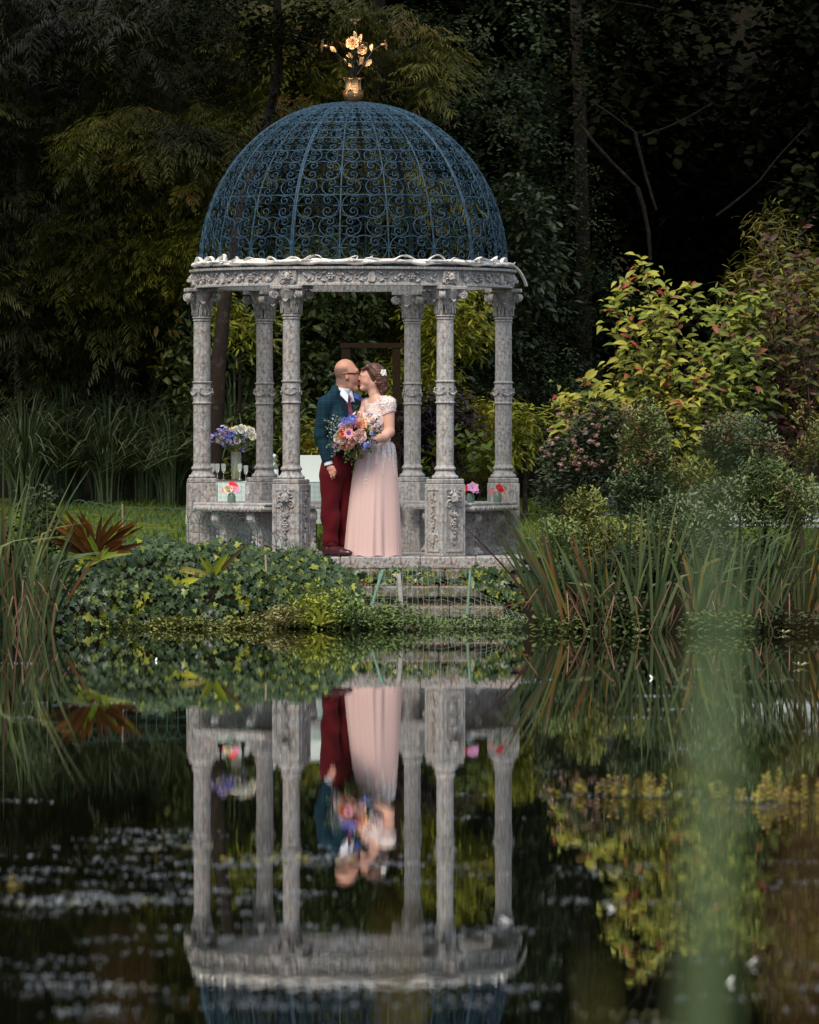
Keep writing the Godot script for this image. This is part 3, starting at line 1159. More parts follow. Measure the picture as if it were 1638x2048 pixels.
func make_finial(root: Node3D) -> void:
	var f := Node3D.new()
	f.name = "finial"
	root.add_child(f)
	f.position = Vector3(0.0, 4.165, 0)
	var cup := MB.new()
	cup.lathe([Vector2(0.018, 0.0), Vector2(0.055, 0.012), Vector2(0.082, 0.045), Vector2(0.088, 0.085), Vector2(0.072, 0.12), Vector2(0.060, 0.15), Vector2(0.062, 0.185), Vector2(0.075, 0.21)], 18)
	put("gilded_cup", cup.done(), M.gold, f)
	var lf := MB.new()
	lf.blade([Vector3(0, 0.01, 0.045), Vector3(0, 0.06, 0.092), Vector3(0, 0.13, 0.076), Vector3(0, 0.19, 0.075), Vector3(0, 0.225, 0.10), Vector3(0, 0.215, 0.122)], [0.012, 0.030, 0.034, 0.030, 0.022, 0.005], Vector3.RIGHT, -0.3)
	var lf_m := lf.done()
	var lo := MB.new()
	lo.blade([Vector3(0, 0.0, 0.04), Vector3(0, 0.03, 0.084), Vector3(0, 0.075, 0.100), Vector3(0, 0.105, 0.100), Vector3(0, 0.112, 0.118)], [0.010, 0.028, 0.034, 0.022, 0.005], Vector3.RIGHT, -0.3)
	var lo_m := lo.done()
	for k in 12:
		put("gilded_cup_leaf", lf_m if k % 2 == 0 else lo_m, M.gold, f, Transform3D(Basis(Vector3.UP, TAU * k / 12 + 0.26)))
	# stems, then what they carry: photograph spots turned into places round the axis
	var org := f.position + Vector3(0, FLOOR, 0)
	var spot := func(px: float, py: float, z: float) -> Vector3: return at(px + 0.0, py, z) - org
	for q in [[706, 150, 0, 709, 100, 0, 713, 68, 0.02, 710, 47, 0.0], [700, 150, 0, 697, 130, 0.05, 674, 108, 0.1, 655, 93, 0.12], [714, 150, 0, 728, 130, -0.04, 745, 103, -0.06, 763, 90, -0.08], [703, 150, 0.02, 706, 125, 0.08, 708, 105, 0.1, 707, 94, 0.1], [712, 150, 0.02, 716, 128, 0.07, 720, 110, 0.1, 722, 102, 0.12]]:
		var st := MB.new()
		st.tube([spot.call(q[0], q[1], q[2]), spot.call(q[3], q[4], q[5]), spot.call(q[6], q[7], q[8]), spot.call(q[9], q[10], q[11])], [0.008, 0.006, 0.0045], 5)
		put("stem", st.done(), M.dark_iron, f)
	var fl := gilded_flower(0.064, 0.6)
	for q in [[710, 46, 0.0, Vector3(0, 1, 0.1), 0.95], [650, 93, 0.12, Vector3(-1, 0.05, 0.1), 1.0], [766, 90, -0.08, Vector3(1, 0.1, 0.1), 1.0], [706, 89, 0.12, Vector3(-0.2, 0.35, 1), 1.05], [723, 101, 0.13, Vector3(0.3, 0.1, 1), 0.8]]:
		put("gilded_flower", fl, M.gold, f, Transform3D(toward(q[3]).scaled_local(Vector3.ONE * q[4]), spot.call(q[0], q[1], q[2])))
	var gl := MB.new()
	gl.blade([Vector3.ZERO, Vector3(0, 0.025, 0.006), Vector3(0, 0.06, 0.01), Vector3(0, 0.09, 0.0)], [0.004, 0.020, 0.019, 0.002], Vector3.RIGHT, 0.3)
	var gl_m := gl.done()
	for q in [[711, 80, 0.02, 0.15, 0.9], [719, 88, 0.08, -0.2, 1.0], [672, 106, 0.1, 0.75, 1.0], [743, 103, -0.06, 0.05, 0.85], [692, 128, 0.06, 0.35, 0.6], [708, 134, 0.06, 1.1, 0.8], [716, 132, 0.06, -0.5, 1.1], [731, 133, -0.03, -0.8, 1.1], [704, 118, 0.09, 0.4, 0.75], [725, 130, 0.05, 0.4, 1.0], [700, 116, 0.08, 0.9, 0.5]]:
		put("gilded_leaf", gl_m, M.gold, f, Transform3D(turned(rnd(-0.4, 0.1), rnd(-0.6, 0.6), q[3]).scaled_local(Vector3.ONE * q[4]), spot.call(q[0], q[1], q[2])))


func make_ribbon() -> void:            # a white cloth strip heaped in loose loops along the top of the ring
	var o := thing("white_garland", "crumpled white cloth garland laid round the top of the stone ring", "garland", Vector3(0, FLOOR + 2.614, 0))
	var strip := func(pts: Array, w: float, tilt: float) -> ArrayMesh:
		var mb := MB.new()
		var first := 0
		for k in pts.size():
			var d: Vector3 = (pts[mini(k + 1, pts.size() - 1)] - pts[maxi(k - 1, 0)]).normalized()
			var side := Vector3(pts[k].x, 0, pts[k].z).normalized()
			side = (side + Vector3.UP * tilt * (0.55 + 0.45 * sin(k * 0.9 + tilt * 9.0))).normalized()
			var up := side.cross(d).normalized()
			for q in [[-1, 0.004], [0, 0.009], [1, 0.004], [0, -0.003]]:
				mb.p(pts[k] + side * w * q[0] + up * q[1])
		for k in pts.size() - 1:
			for s in 4:
				var a := first + k * 4 + s
				var b := first + k * 4 + (s + 1) % 4
				mb.tri(a, b, b + 4)
				mb.tri(a, b + 4, a + 4)
		return mb.done()
	for lay in 3:
		for seg in 6:
			var pts := []
			for k in 36:
				var a := TAU * (seg + k / 35.0 * 1.03) / 6.0 + lay * 0.4
				var r := 1.462 + 0.020 * sin(a * 7.0 + lay * 2.0) + 0.010 * sin(a * 17.0 + lay)
				var y := 0.022 + 0.008 * lay + 0.010 * absf(sin(a * 7.0 + lay * 1.7)) + 0.016 * pow(absf(sin(a * 2.7 + lay * 2.1 + 0.6) * sin(a * 6.1 + lay)), 3)
				pts.append(Vector3(sin(a) * r, y, cos(a) * r))
			put("cloth_strip", strip.call(pts, 0.024, 1.5 + 0.3 * lay), M.ribbon, o)
	for q in [[-38, 0.05, 0.05], [-30, 0.035, 0.04], [-22, 0.05, 0.035], [-15, 0.06, 0.045], [-3, 0.07, 0.05], [3, 0.06, 0.055], [10, 0.08, 0.045], [20, 0.07, 0.05], [31, 0.06, 0.05], [38, 0.04, 0.035], [48, 0.07, 0.05], [57, 0.09, 0.08], [64, 0.07, 0.05], [72, 0.06, 0.05], [-50, 0.06, 0.055], [-57, 0.05, 0.07], [-66, 0.06, 0.05], [-76, 0.07, 0.05]]:
		var pts := []
		var a0 := deg_to_rad(q[0])
		for k in 22:
			var f := k / 21.0
			var g := lerpf(-0.35, 1.35, f) * PI
			var u: float = q[1] * 1.35 * (1.2 * cos(g) - 0.6 * (f - 0.5))
			var h: float = 0.040 + q[2] * 0.72 * (1.0 + sin(g * 1.0 + 0.4)) * (0.6 + 0.4 * sin(f * 9.0 + a0 * 7.0))
			var r := 1.455 + 0.035 * (f - 0.5) + 0.01 * sin(a0 * 40.0)
			pts.append(Vector3(sin(a0 + u / r) * r, h, cos(a0 + u / r) * r))
		put("cloth_loop", strip.call(pts, 0.019 + 0.010 * absf(sin(a0 * 17.0)), 0.5), M.ribbon, o)
	var tail := []
	for k in 12:
		var f := k / 11.0
		var a := deg_to_rad(lerpf(74, 92, f))
		tail.append(Vector3(sin(a), 0, cos(a)) * lerpf(1.45, 1.60, f) + Vector3(0, 0.055 - 0.20 * f * f, 0))
	put("cloth_tail", strip.call(tail, 0.016, 0.2), M.ribbon, o)


func make_benches() -> void:
	var slab := MB.new()
	slab.box(Transform3D(Basis(), Vector3(0, 0.465, 0)), Vector3(1.12, 0.024, 0.40), 0.008)
	slab.box(Transform3D(Basis(), Vector3(0, 0.427, 0)), Vector3(1.115, 0.052, 0.425), 0.018)
	var slab_m := slab.done(false)
	var leaf := MB.new()
	for k in 19:
		leaf.ball(Transform3D(turned(0, 0, 0.5 if k % 2 == 0 else -0.3), Vector3(-0.52 + k * 0.0578, 0.427, 0.213)), Vector3(0.03, 0.020, 0.010), 6, 4)
	var leaf_m := leaf.done()
	# the support, a scrolled bracket on lion's paws, its broad side across the bench
	var leg := MB.new()
	var o := [Vector2(-0.15, 0.40), Vector2(-0.165, 0.36), Vector2(-0.16, 0.31), Vector2(-0.125, 0.26), Vector2(-0.09, 0.235), Vector2(-0.075, 0.19), Vector2(-0.07, 0.13), Vector2(-0.085, 0.08), Vector2(-0.115, 0.06), Vector2(-0.13, 0.03), Vector2(-0.13, 0.0), Vector2(0.13, 0.0), Vector2(0.13, 0.03), Vector2(0.115, 0.06), Vector2(0.085, 0.08), Vector2(0.07, 0.13), Vector2(0.075, 0.19), Vector2(0.09, 0.235), Vector2(0.125, 0.26), Vector2(0.16, 0.31), Vector2(0.165, 0.36), Vector2(0.15, 0.40)]
	leg.prism(o, -0.055, 0.055, 0.010, Transform3D(Basis(Vector3(0, 0, 1), Vector3(1, 0, 0), Vector3(0, 1, 0)), Vector3.ZERO))
	for s in [-1, 1]:
		for e in [-1, 1]:
			var sp := []
			for q in spiral(Vector2(s * 0.115, 0.33), 0.045, 0.010, PI / 2, PI / 2 - s * TAU * 1.4, 22):
				sp.append(Vector3(e * 0.056, q.y, q.x))
			leg.tube(sp, [0.009], 5)
		leg.ball(Transform3D(Basis(), Vector3(0, 0.335, s * 0.145)), Vector3(0.062, 0.048, 0.040), 9, 6)
		leg.ball(Transform3D(Basis(), Vector3(0, 0.040, s * 0.135)), Vector3(0.060, 0.040, 0.040), 9, 6)
		for t in 3:
			leg.ball(Transform3D(Basis(), Vector3(-0.036 + t * 0.036, 0.022, s * 0.165)), Vector3(0.018, 0.022, 0.024), 6, 4)
		for t in 6:
			leg.ball(Transform3D(turned(s * 0.6, 0, 0), Vector3(0.045 * (1 if t % 2 == 0 else -1), 0.235 - t * 0.025, s * (0.075 + 0.004 * t))), Vector3(0.016, 0.024, 0.014), 6, 4)
	var leg_m := leg.done(false)
	var foot := MB.new()
	foot.box(Transform3D(Basis(), Vector3(0, 0.012, 0)), Vector3(0.14, 0.024, 0.34), 0.006)
	var foot_m := foot.done(false)
	var labels := ["stone bench between the two right columns, flower jars on it", "stone bench at the back right of the gazebo, mostly behind the bride", "stone bench between the two back columns, behind the couple", "stone bench at the back left of the gazebo", "lichen stained stone bench between the two left columns, behind the wire fence"]
	var proto: Node3D
	for k in 5:
		var phi := deg_to_rad(67.0 + 60.0 * k)
		var r := RING * cos(PI / 6)
		var where := Vector3(sin(phi) * r, FLOOR, cos(phi) * r)
		if k == 0:
			proto = thing("stone_bench", labels[0], "bench", where, phi, "carved stone benches between the columns")
			put("seat_slab", slab_m, M.stone, proto)
			put("slab_carving", leaf_m, M.stone, proto)
			for s in [-1, 1]:
				var l := put("leg", leg_m, M.stone, proto, Transform3D(Basis(), Vector3(s * 0.28, 0, 0)))
				put("foot_block", foot_m, M.stone, l)
		else:
			dup(proto, labels[k], where, phi)


# ------------------------------------------------------------------ trees and shrubs

func clump(n: int, r: float, l: float, w: float, droop: float, flat := 0.0, fold := 0.2) -> ArrayMesh:
	var mb := MB.new()
	for k in n:
		var q := Vector3(rnd(-1, 1), rnd(-1, 1), rnd(-1, 1))
		while q.length() > 1.0:
			q = Vector3(rnd(-1, 1), rnd(-1, 1), rnd(-1, 1))
		q *= r
		q.y *= 1.0 - flat
		var a := rnd(0, TAU)
		var d := (Vector3(cos(a), rnd(-0.5, 0.5) - droop, sin(a)) + q.normalized() * 0.4).normalized()
		var s := (d.cross(Vector3.UP) + Vector3(rnd(-0.5, 0.5), rnd(-0.5, 0.5), rnd(-0.5, 0.5))).normalized()
		var ll := l * rnd(0.7, 1.2)
		mb.tint = Color.WHITE * rnd(0.6, 1.25)
		mb.blade([q, q + d * ll * 0.45, q + d * ll * 0.8 - Vector3.UP * ll * droop * 0.15, q + d * ll - Vector3.UP * ll * droop * 0.4], [w * 0.2, w, w * 0.75, w * 0.05], s, fold)
	return mb.done()


func feather(n: int, l: float) -> ArrayMesh:      # a drooping spray of soft needles on a twig
	var mb := MB.new()
	for t in 4:
		var a := TAU * t / 4 + rnd(-0.5, 0.5)
		var o := Vector3(cos(a), 0, sin(a))
		for k in n:
			var f := float(k) / n
			var q := o * l * f + Vector3.DOWN * l * 0.55 * f * f + Vector3(0, rnd(-0.04, 0.04), 0)
			for s in [-1, 1]:
				var d: Vector3 = (o * 0.7 + Vector3(-o.z, 0, o.x) * s * 0.8 + Vector3.DOWN * rnd(0.2, 0.7)).normalized()
				var ll := l * 0.30 * (1.1 - 0.6 * f) * rnd(0.7, 1.3)
				mb.tint = Color.WHITE * rnd(0.6, 1.3)
				mb.blade([q, q + d * ll * 0.6, q + d * ll + Vector3.DOWN * ll * 0.25], [0.002, 0.0075, 0.001], d.cross(Vector3.UP), 0.1)
	return mb.done()


func blob_places(blobs: Array, gap: FastNoiseLite, size: float, shade: Array, pl: Array, tn: Array) -> void:
	for b in blobs:
		var n: int = b[2]
		var c: Vector3 = b[0]
		var r: Vector3 = b[1]
		for k in n:
			var d := Vector3(rng.randfn(), rng.randfn(), rng.randfn()).normalized()
			var q := c + d * r * pow(rng.randf(), 0.28)
			if gap.get_noise_3dv(q) < -0.12:
				continue
			var s := size * rnd(0.75, 1.3)
			pl.append(Transform3D(turned(rnd(-0.5, 0.5), rnd(0, TAU), rnd(-0.5, 0.5)).scaled(Vector3.ONE * s), q))
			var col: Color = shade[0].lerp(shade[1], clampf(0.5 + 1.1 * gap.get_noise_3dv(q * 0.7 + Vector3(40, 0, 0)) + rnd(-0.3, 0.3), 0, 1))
			if shade.size() > 2 and rng.randf() < shade[3]:
				col = shade[2]
			tn.append(col)


func limb(mb: MB, a: Vector3, b: Vector3, r0: float, r1: float, bend := 0.12, n := 7) -> void:
	var path := []
	var rad := []
	var off := Vector3(rnd(-1, 1), rnd(-0.6, 0.6), rnd(-1, 1)) * a.distance_to(b) * bend
	for k in n:
		var f := k / float(n - 1)
		path.append(a.lerp(b, f) + off * sin(f * PI) + Vector3(rnd(-1, 1), rnd(-1, 1), rnd(-1, 1)) * r0 * 0.15)
		rad.append(lerpf(r0, r1, f))
	mb.tube(path, rad, 8)


func tree(called: String, label: String, cat: String, trunk: Array, r0: float, blobs: Array, mesh: Mesh, mat: Material, size: float, shade: Array, group := "", limbs := true) -> Node3D:
	var base: Vector3 = trunk[0]
	base.y = ground_y(base.x, base.z) - 0.05
	var o := thing(called, label, cat, base, 0.0, group)
	var mb := MB.new()
	var path := [Vector3(0, -0.1, 0), Vector3(0, 0.05, 0)]
	var rad := [r0 * 1.6, r0 * 1.25]
	for k in range(1, trunk.size()):
		for j in 4:
			var f := (j + 1) / 4.0
			var a: Vector3 = trunk[k - 1] if k > 1 else base
			path.append(a.lerp(trunk[k], f) - base + Vector3(rnd(-1, 1), 0, rnd(-1, 1)) * r0 * 0.12)
			rad.append(r0 * lerpf(1.0, 0.4, (k - 1 + f) / (trunk.size() - 1)))
	mb.tube(path, rad, 12)
	var top: Vector3 = path[path.size() - 1]
	if limbs:
		for b in blobs:
			var t: Vector3 = b[0] - base
			var from := top
			for q in path:
				if q.y < t.y - 0.3 and q.y > 0.3:
					from = q
			limb(mb, from, t, r0 * 0.32, r0 * 0.07)
			for k in 3:
				limb(mb, from.lerp(t, 0.6), t + Vector3(rnd(-1, 1), rnd(-1, 1), rnd(-1, 1)) * b[1] * 0.8, r0 * 0.12, r0 * 0.03)
	put("trunk", mb.done(), M.bark, o)
	var pl := []
	var tn := []
	blob_places(blobs, noise(FastNoiseLite.TYPE_SIMPLEX_SMOOTH, 0.8, 2, int(base.x * 100.0) + 7), size, shade, pl, tn)
	for k in pl.size():
		pl[k] = Transform3D(pl[k].basis, pl[k].origin - base)
	many("crown", mesh, mat, pl, tn, o)
	return o


func make_forest() -> void:
	var soft := feather(13, 0.42)
	var broad := clump(15, 0.17, 0.095, 0.020, 0.25)
	var round_leaf := clump(13, 0.19, 0.085, 0.030, 0.2)
	var small := clump(22, 0.16, 0.055, 0.013, 0.1)
	var lacy := clump(20, 0.20, 0.10, 0.011, 0.3)
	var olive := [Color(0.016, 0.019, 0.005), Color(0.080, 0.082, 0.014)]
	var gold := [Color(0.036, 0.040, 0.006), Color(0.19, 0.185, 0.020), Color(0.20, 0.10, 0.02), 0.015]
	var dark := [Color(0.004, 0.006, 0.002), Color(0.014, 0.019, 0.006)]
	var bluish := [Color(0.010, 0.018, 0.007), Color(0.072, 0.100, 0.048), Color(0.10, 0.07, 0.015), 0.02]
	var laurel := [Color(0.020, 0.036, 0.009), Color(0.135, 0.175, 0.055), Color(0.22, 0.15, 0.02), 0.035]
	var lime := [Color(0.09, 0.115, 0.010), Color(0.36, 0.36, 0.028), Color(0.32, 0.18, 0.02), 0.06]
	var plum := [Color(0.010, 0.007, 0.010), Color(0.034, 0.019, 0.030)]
	# the two tall conifers on the left; their upper boughs reach out over the gazebo, above the picture
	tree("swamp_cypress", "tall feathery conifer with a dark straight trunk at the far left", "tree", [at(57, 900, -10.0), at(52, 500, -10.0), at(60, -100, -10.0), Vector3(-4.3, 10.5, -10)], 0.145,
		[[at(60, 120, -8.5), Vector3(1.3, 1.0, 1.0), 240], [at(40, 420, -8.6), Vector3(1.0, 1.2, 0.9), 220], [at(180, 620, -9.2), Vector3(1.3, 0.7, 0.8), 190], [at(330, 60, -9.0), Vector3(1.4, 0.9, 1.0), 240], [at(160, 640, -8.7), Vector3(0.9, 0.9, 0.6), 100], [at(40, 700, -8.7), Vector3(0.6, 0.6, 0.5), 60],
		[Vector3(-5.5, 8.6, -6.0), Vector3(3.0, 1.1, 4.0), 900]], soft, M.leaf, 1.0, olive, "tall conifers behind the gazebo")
	tree("swamp_cypress", "golden green feathery conifer just left of the dome", "tree", [at(250, 900, -11.4), at(230, 350, -11.4), at(220, -150, -11.4), Vector3(-3.4, 10.0, -11)], 0.08,
		[[at(370, 330, -7.6), Vector3(0.70, 0.45, 0.6), 300], [at(290, 300, -7.9), Vector3(0.9, 0.45, 0.6), 280], [at(390, 430, -7.7), Vector3(0.50, 0.42, 0.5), 120], [at(200, 470, -8.2), Vector3(0.7, 0.7, 0.6), 120], [at(480, 250, -8.2), Vector3(0.7, 0.5, 0.6), 120], [at(320, 520, -8.2), Vector3(0.8, 0.35, 0.5), 100]], soft, M.leaf, 0.85, gold, "tall conifers behind the gazebo")
	tree("swamp_cypress", "olive feathery conifer seen through the middle of the iron dome", "tree", [at(760, 900, -10.4), at(765, 300, -10.4), at(750, -150, -10.4), Vector3(0, 10.5, -10.4)], 0.11,
		[[at(700, 380, -8.4), Vector3(0.9, 0.75, 0.6), 230], [at(800, 450, -8.3), Vector3(0.75, 0.65, 0.6), 180], [at(760, 640, -8.4), Vector3(0.85, 0.7, 0.6), 210], [at(620, 450, -8.6), Vector3(0.6, 0.6, 0.5), 130], [at(680, 130, -8.9), Vector3(1.3, 0.8, 0.8), 230], [at(560, 120, -9.2), Vector3(1.0, 0.8, 0.8), 180],
		[Vector3(0.4, 8.8, -6.0), Vector3(3.4, 1.1, 4.4), 1000]], soft, M.leaf, 0.9, [Color(0.036, 0.040, 0.006), Color(0.19, 0.18, 0.020), Color(0.20, 0.10, 0.02), 0.015], "tall conifers behind the gazebo")
	# the leaning tree behind the left column
	tree("leaning_tree", "dark leaning tree trunk just behind the leftmost gazebo column", "tree", [at(424, 960, -4.2), at(432, 800, -4.3), at(447, 620, -4.5), at(480, 430, -4.9), at(560, 150, -5.6), Vector3(-0.9, 8.0, -6)], 0.088,
		[[Vector3(-2.6, 8.6, -2.5), Vector3(2.6, 1.0, 3.4), 900], [at(545, 150, -5.0), Vector3(0.35, 0.55, 0.25), 110], [at(570, 30, -5.2), Vector3(0.5, 0.4, 0.3), 110], [at(400, 30, -6.4), Vector3(0.8, 0.4, 0.5), 60]], round_leaf, M.dull_leaf, 0.8, dark, "")
	# glossy evergreens through the columns
	var k := 0
	for q in [[470, 700, -8.2, 0.75, 1.15, 300, "glossy evergreen shrub behind the two left columns"], [610, 640, -7.8, 0.8, 0.9, 330, "glossy dark evergreen shrub left of the man's head"], [640, 850, -7.4, 0.75, 0.75, 260, "glossy evergreen shrub low behind the man's jacket"], [540, 900, -7.0, 0.6, 0.5, 150, "low glossy evergreen shrub behind the drinks table"], [880, 700, -9.2, 0.7, 1.0, 260, "broad evergreen shrub behind the right hand columns"], [1000, 560, -9.6, 0.8, 1.1, 330, "tall evergreen shrub right of the gazebo's stone ring"]]:
		var c := at(q[0], q[1], q[2])
		tree("evergreen_shrub", q[6], "shrub", [Vector3(c.x, 0, c.z), c + Vector3(0.05, -0.3, 0)], 0.05, [[c, Vector3(q[3], q[4], 0.6), q[5]], [c + Vector3(0.1, q[4] * 0.5, 0.2), Vector3(q[3] * 0.7, q[4] * 0.5, 0.4), q[5] / 3]], broad, M.glossy_leaf, 1.0, laurel if k < 4 else bluish, "evergreen shrubs behind the gazebo")
		k += 1
	k = 0
	for q in [[950, 300, -10.2, 1.0, 1.0, 300, "bluish broadleaved tree right of the dome"], [1090, 520, -10.4, 0.85, 1.3, 360, "dark broadleaved tree with thin trunk right of the gazebo"], [1180, 700, -10.8, 0.8, 1.1, 280, "dim broadleaved tree behind the yellow leaved shrub"], [880, 160, -10.0, 1.0, 0.8, 240, "broadleaved tree whose leaves show right of the gilded finial"], [1040, 120, -11.0, 1.0, 0.8, 180, "dark broadleaved tree with bare twigs, upper right"], [1060, 820, -9.0, 0.7, 0.8, 230, "dim bushy tree low beside the rightmost column"], [460, 110, -11.0, 1.0, 0.9, 200, "dim broadleaved tree above left of the dome"], [260, 590, -10.6, 0.9, 0.5, 200, "broadleaved understorey tree left of the gazebo's ring"]]:
		var c := at(q[0], q[1], q[2])
		var tr := [Vector3(c.x + (0.0 if k != 2 else 0.1), 0, c.z - 0.4), Vector3(c.x + 0.05, c.y * 0.5, c.z - 0.3), c]
		tree("broadleaved_tree", q[6], "tree", tr, 0.055, [[c, Vector3(q[3], q[4], 0.7), q[5]], [c + Vector3(-0.3, -q[4] * 0.6, 0.2), Vector3(q[3] * 0.7, q[4] * 0.5, 0.5), q[5] / 3]], small if k % 2 == 1 else round_leaf, M.dull_leaf, 0.75, bluish, "broadleaved trees in the wood")
		k += 1
	k = 0
	for q in [[905, 640, -6.6, 0.42, 0.42, 110, "yellow green maple just under the ring between the right columns"], [950, 880, -6.2, 0.55, 0.42, 150, "yellow green maple low behind the right hand bench"], [830, 770, -6.8, 0.5, 0.35, 110, "olive maple behind the bride's shoulder"], [1050, 870, -5.8, 0.28, 0.3, 50, "small lime leaved maple right of the last column"], [600, 900, -6.0, 0.45, 0.28, 80, "lime leaved maple between the left columns and the man"], [480, 650, -6.9, 0.35, 0.3, 50, "yellowing maple beside the leaning trunk"]]:
		var c := at(q[0], q[1], q[2])
		tree("maple", q[6], "tree", [Vector3(c.x, 0, c.z), c], 0.03, [[c, Vector3(q[3], q[4], 0.4), q[5]]], lacy, M.leaf, 0.95, lime, "maples behind the gazebo")
		k += 1
	var pm := at(852, 870, -5.4)
	tree("purple_maple", "dark purple leaved maple behind the bride's elbow", "tree", [Vector3(pm.x, 0, pm.z), pm], 0.03, [[pm, Vector3(0.42, 0.50, 0.4), 150], [pm + Vector3(0.25, 0.1, -0.1), Vector3(0.3, 0.3, 0.3), 60]], lacy, M.leaf, 0.9, plum)
	# tall trees on the right, whose crowns close over the dark hollow
	tree("shade_tree", "tall dark tree closing the hollow at the upper right", "tree", [at(1170, 940, -12.0), at(1165, 500, -12.2), at(1150, -100, -12.4), Vector3(2.4, 10.5, -12)], 0.10,
		[[Vector3(5.5, 8.6, -7.0), Vector3(3.2, 1.1, 4.6), 900], [at(1250, -30, -11), Vector3(1.6, 0.8, 1.0), 200], [Vector3(3.0, 8.3, -2.6), Vector3(2.6, 1.0, 3.4), 800], [Vector3(0.2, 8.7, -2.0), Vector3(2.4, 0.9, 3.2), 700]], round_leaf, M.dull_leaf, 0.8, dark)
	var tw := thing("bare_branches", "thin bare branches crossing the dark hollow at the upper right", "branch", at(1300, 420, -10))
	for q in [[1160, 250, 1275, 375, 0.022], [1275, 375, 1300, 520, 0.026], [1185, 205, 1270, 265, 0.012], [1270, 265, 1312, 420, 0.020], [1285, 272, 1425, 205, 0.011], [1432, 432, 1520, 360, 0.014], [1520, 360, 1612, 255, 0.010], [900, 175, 1065, 140, 0.010], [905, 240, 945, 205, 0.007], [1010, 140, 1040, 120, 0.006]]:
		var b := MB.new()
		limb(b, at(q[0], q[1], -9.5) - tw.position, at(q[2], q[3], -9.5) - tw.position, q[4], q[4] * 0.7, 0.05, 9)
		put("branch", b.done(), M.bark, tw)
	# the wood beyond, one mass
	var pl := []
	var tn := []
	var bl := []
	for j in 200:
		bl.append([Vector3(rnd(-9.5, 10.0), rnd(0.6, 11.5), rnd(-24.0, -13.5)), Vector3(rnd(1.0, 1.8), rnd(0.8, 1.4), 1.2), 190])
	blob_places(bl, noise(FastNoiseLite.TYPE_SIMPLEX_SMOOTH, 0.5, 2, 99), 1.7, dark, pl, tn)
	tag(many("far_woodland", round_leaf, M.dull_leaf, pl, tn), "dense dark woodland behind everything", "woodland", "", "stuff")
	# ornamental grasses left of the gazebo
	var gz := MB.new()
	for j in 330:
		var a := rnd(0, TAU)
		var o := Vector3(cos(a), 0, sin(a))
		var h := rnd(0.55, 1.20)
		var w := rnd(0.25, 0.85)
		var b0 := o * rnd(0.02, 0.16)
		gz.tint = Color(0.026, 0.040, 0.014).lerp(Color(0.21, 0.27, 0.14), pow(rng.randf(), 1.8))
		var path := []
		for i in 8:
			var f := i / 7.0
			path.append(b0 + o * w * f * f + Vector3.UP * h * (1.75 * f - 1.05 * pow(f, 2.6) * lerpf(0.5, 1.25, w)))
		gz.blade(path, [0.004, 0.007, 0.008, 0.008, 0.007, 0.006, 0.004, 0.001], o.cross(Vector3.UP), 0.3)
	var gm := gz.done()
	var gl := ["arching ornamental grass clump nearest the leftmost column", "arching ornamental grass clump second from the leftmost column", "arching ornamental grass clump in the middle of the lawn's back edge", "arching ornamental grass clump right of the far left trunk", "arching ornamental grass clump hiding the foot of the far left trunk", "tall pale ornamental grass clump seen between the two left columns"]
	var first: Node3D
	k = 0
	for q in [[345, 985, -8.3, 1.0], [290, 988, -8.8, 1.15], [215, 985, -8.6, 1.1], [130, 985, -9.0, 1.2], [50, 985, -8.2, 1.1], [470, 960, -7.6, 1.35]]:
		var c := at(q[0], q[1], q[2])
		c.y = ground_y(c.x, c.z) - 0.03
		if k == 0:
			first = thing("ornamental_grass", gl[0], "ornamental grass", c, 0.0, "ornamental grasses along the lawn")
			put("blades", gm, M.grass, first).set_meta("kind", "stuff")
		else:
			dup(first, gl[k], c, k * 1.3, q[3])
		k += 1
	var tp := thing("timber_frame", "brown timber frame half hidden in leaves behind the couple", "trellis", at(745, 860, -5.2))
	for q in [[692, 690, 692, 980, 0.09], [793, 690, 793, 980, 0.08], [680, 691, 812, 691, 0.05]]:
		var b := MB.new()
		var a := at(q[0], q[1], -5.2)
		var e := at(q[2], q[3], -5.2)
		var mid := (a + e) / 2 - tp.position
		b.box(Transform3D(Basis(), mid), Vector3(q[4] if q[0] == q[2] else absf(e.x - a.x), absf(e.y - a.y) if q[0] == q[2] else q[4], 0.07 if q[0] == q[2] else 0.086), 0.004)
		put("post" if q[0] == q[2] else "beam", b.done(false), M.brown_wood, tp)


# ------------------------------------------------------------------ the planted border on the right

func big_leaves() -> Array:
	var out := []
	for j in 3:
		var mb := MB.new()
		var bend := [0.012, 0.026, 0.004][j] as float
		mb.blade([Vector3.ZERO, Vector3(0, 0.02, 0.002), Vector3(0, 0.048, 0.0), Vector3(0, 0.082, -bend * 0.6), Vector3(0, 0.108, -bend * 1.4), Vector3(0, 0.128, -bend * 2.4)], [0.002, 0.014, 0.026, 0.024, 0.012, 0.001], Vector3.RIGHT, 0.28)
		out.append(mb.done())
	return out


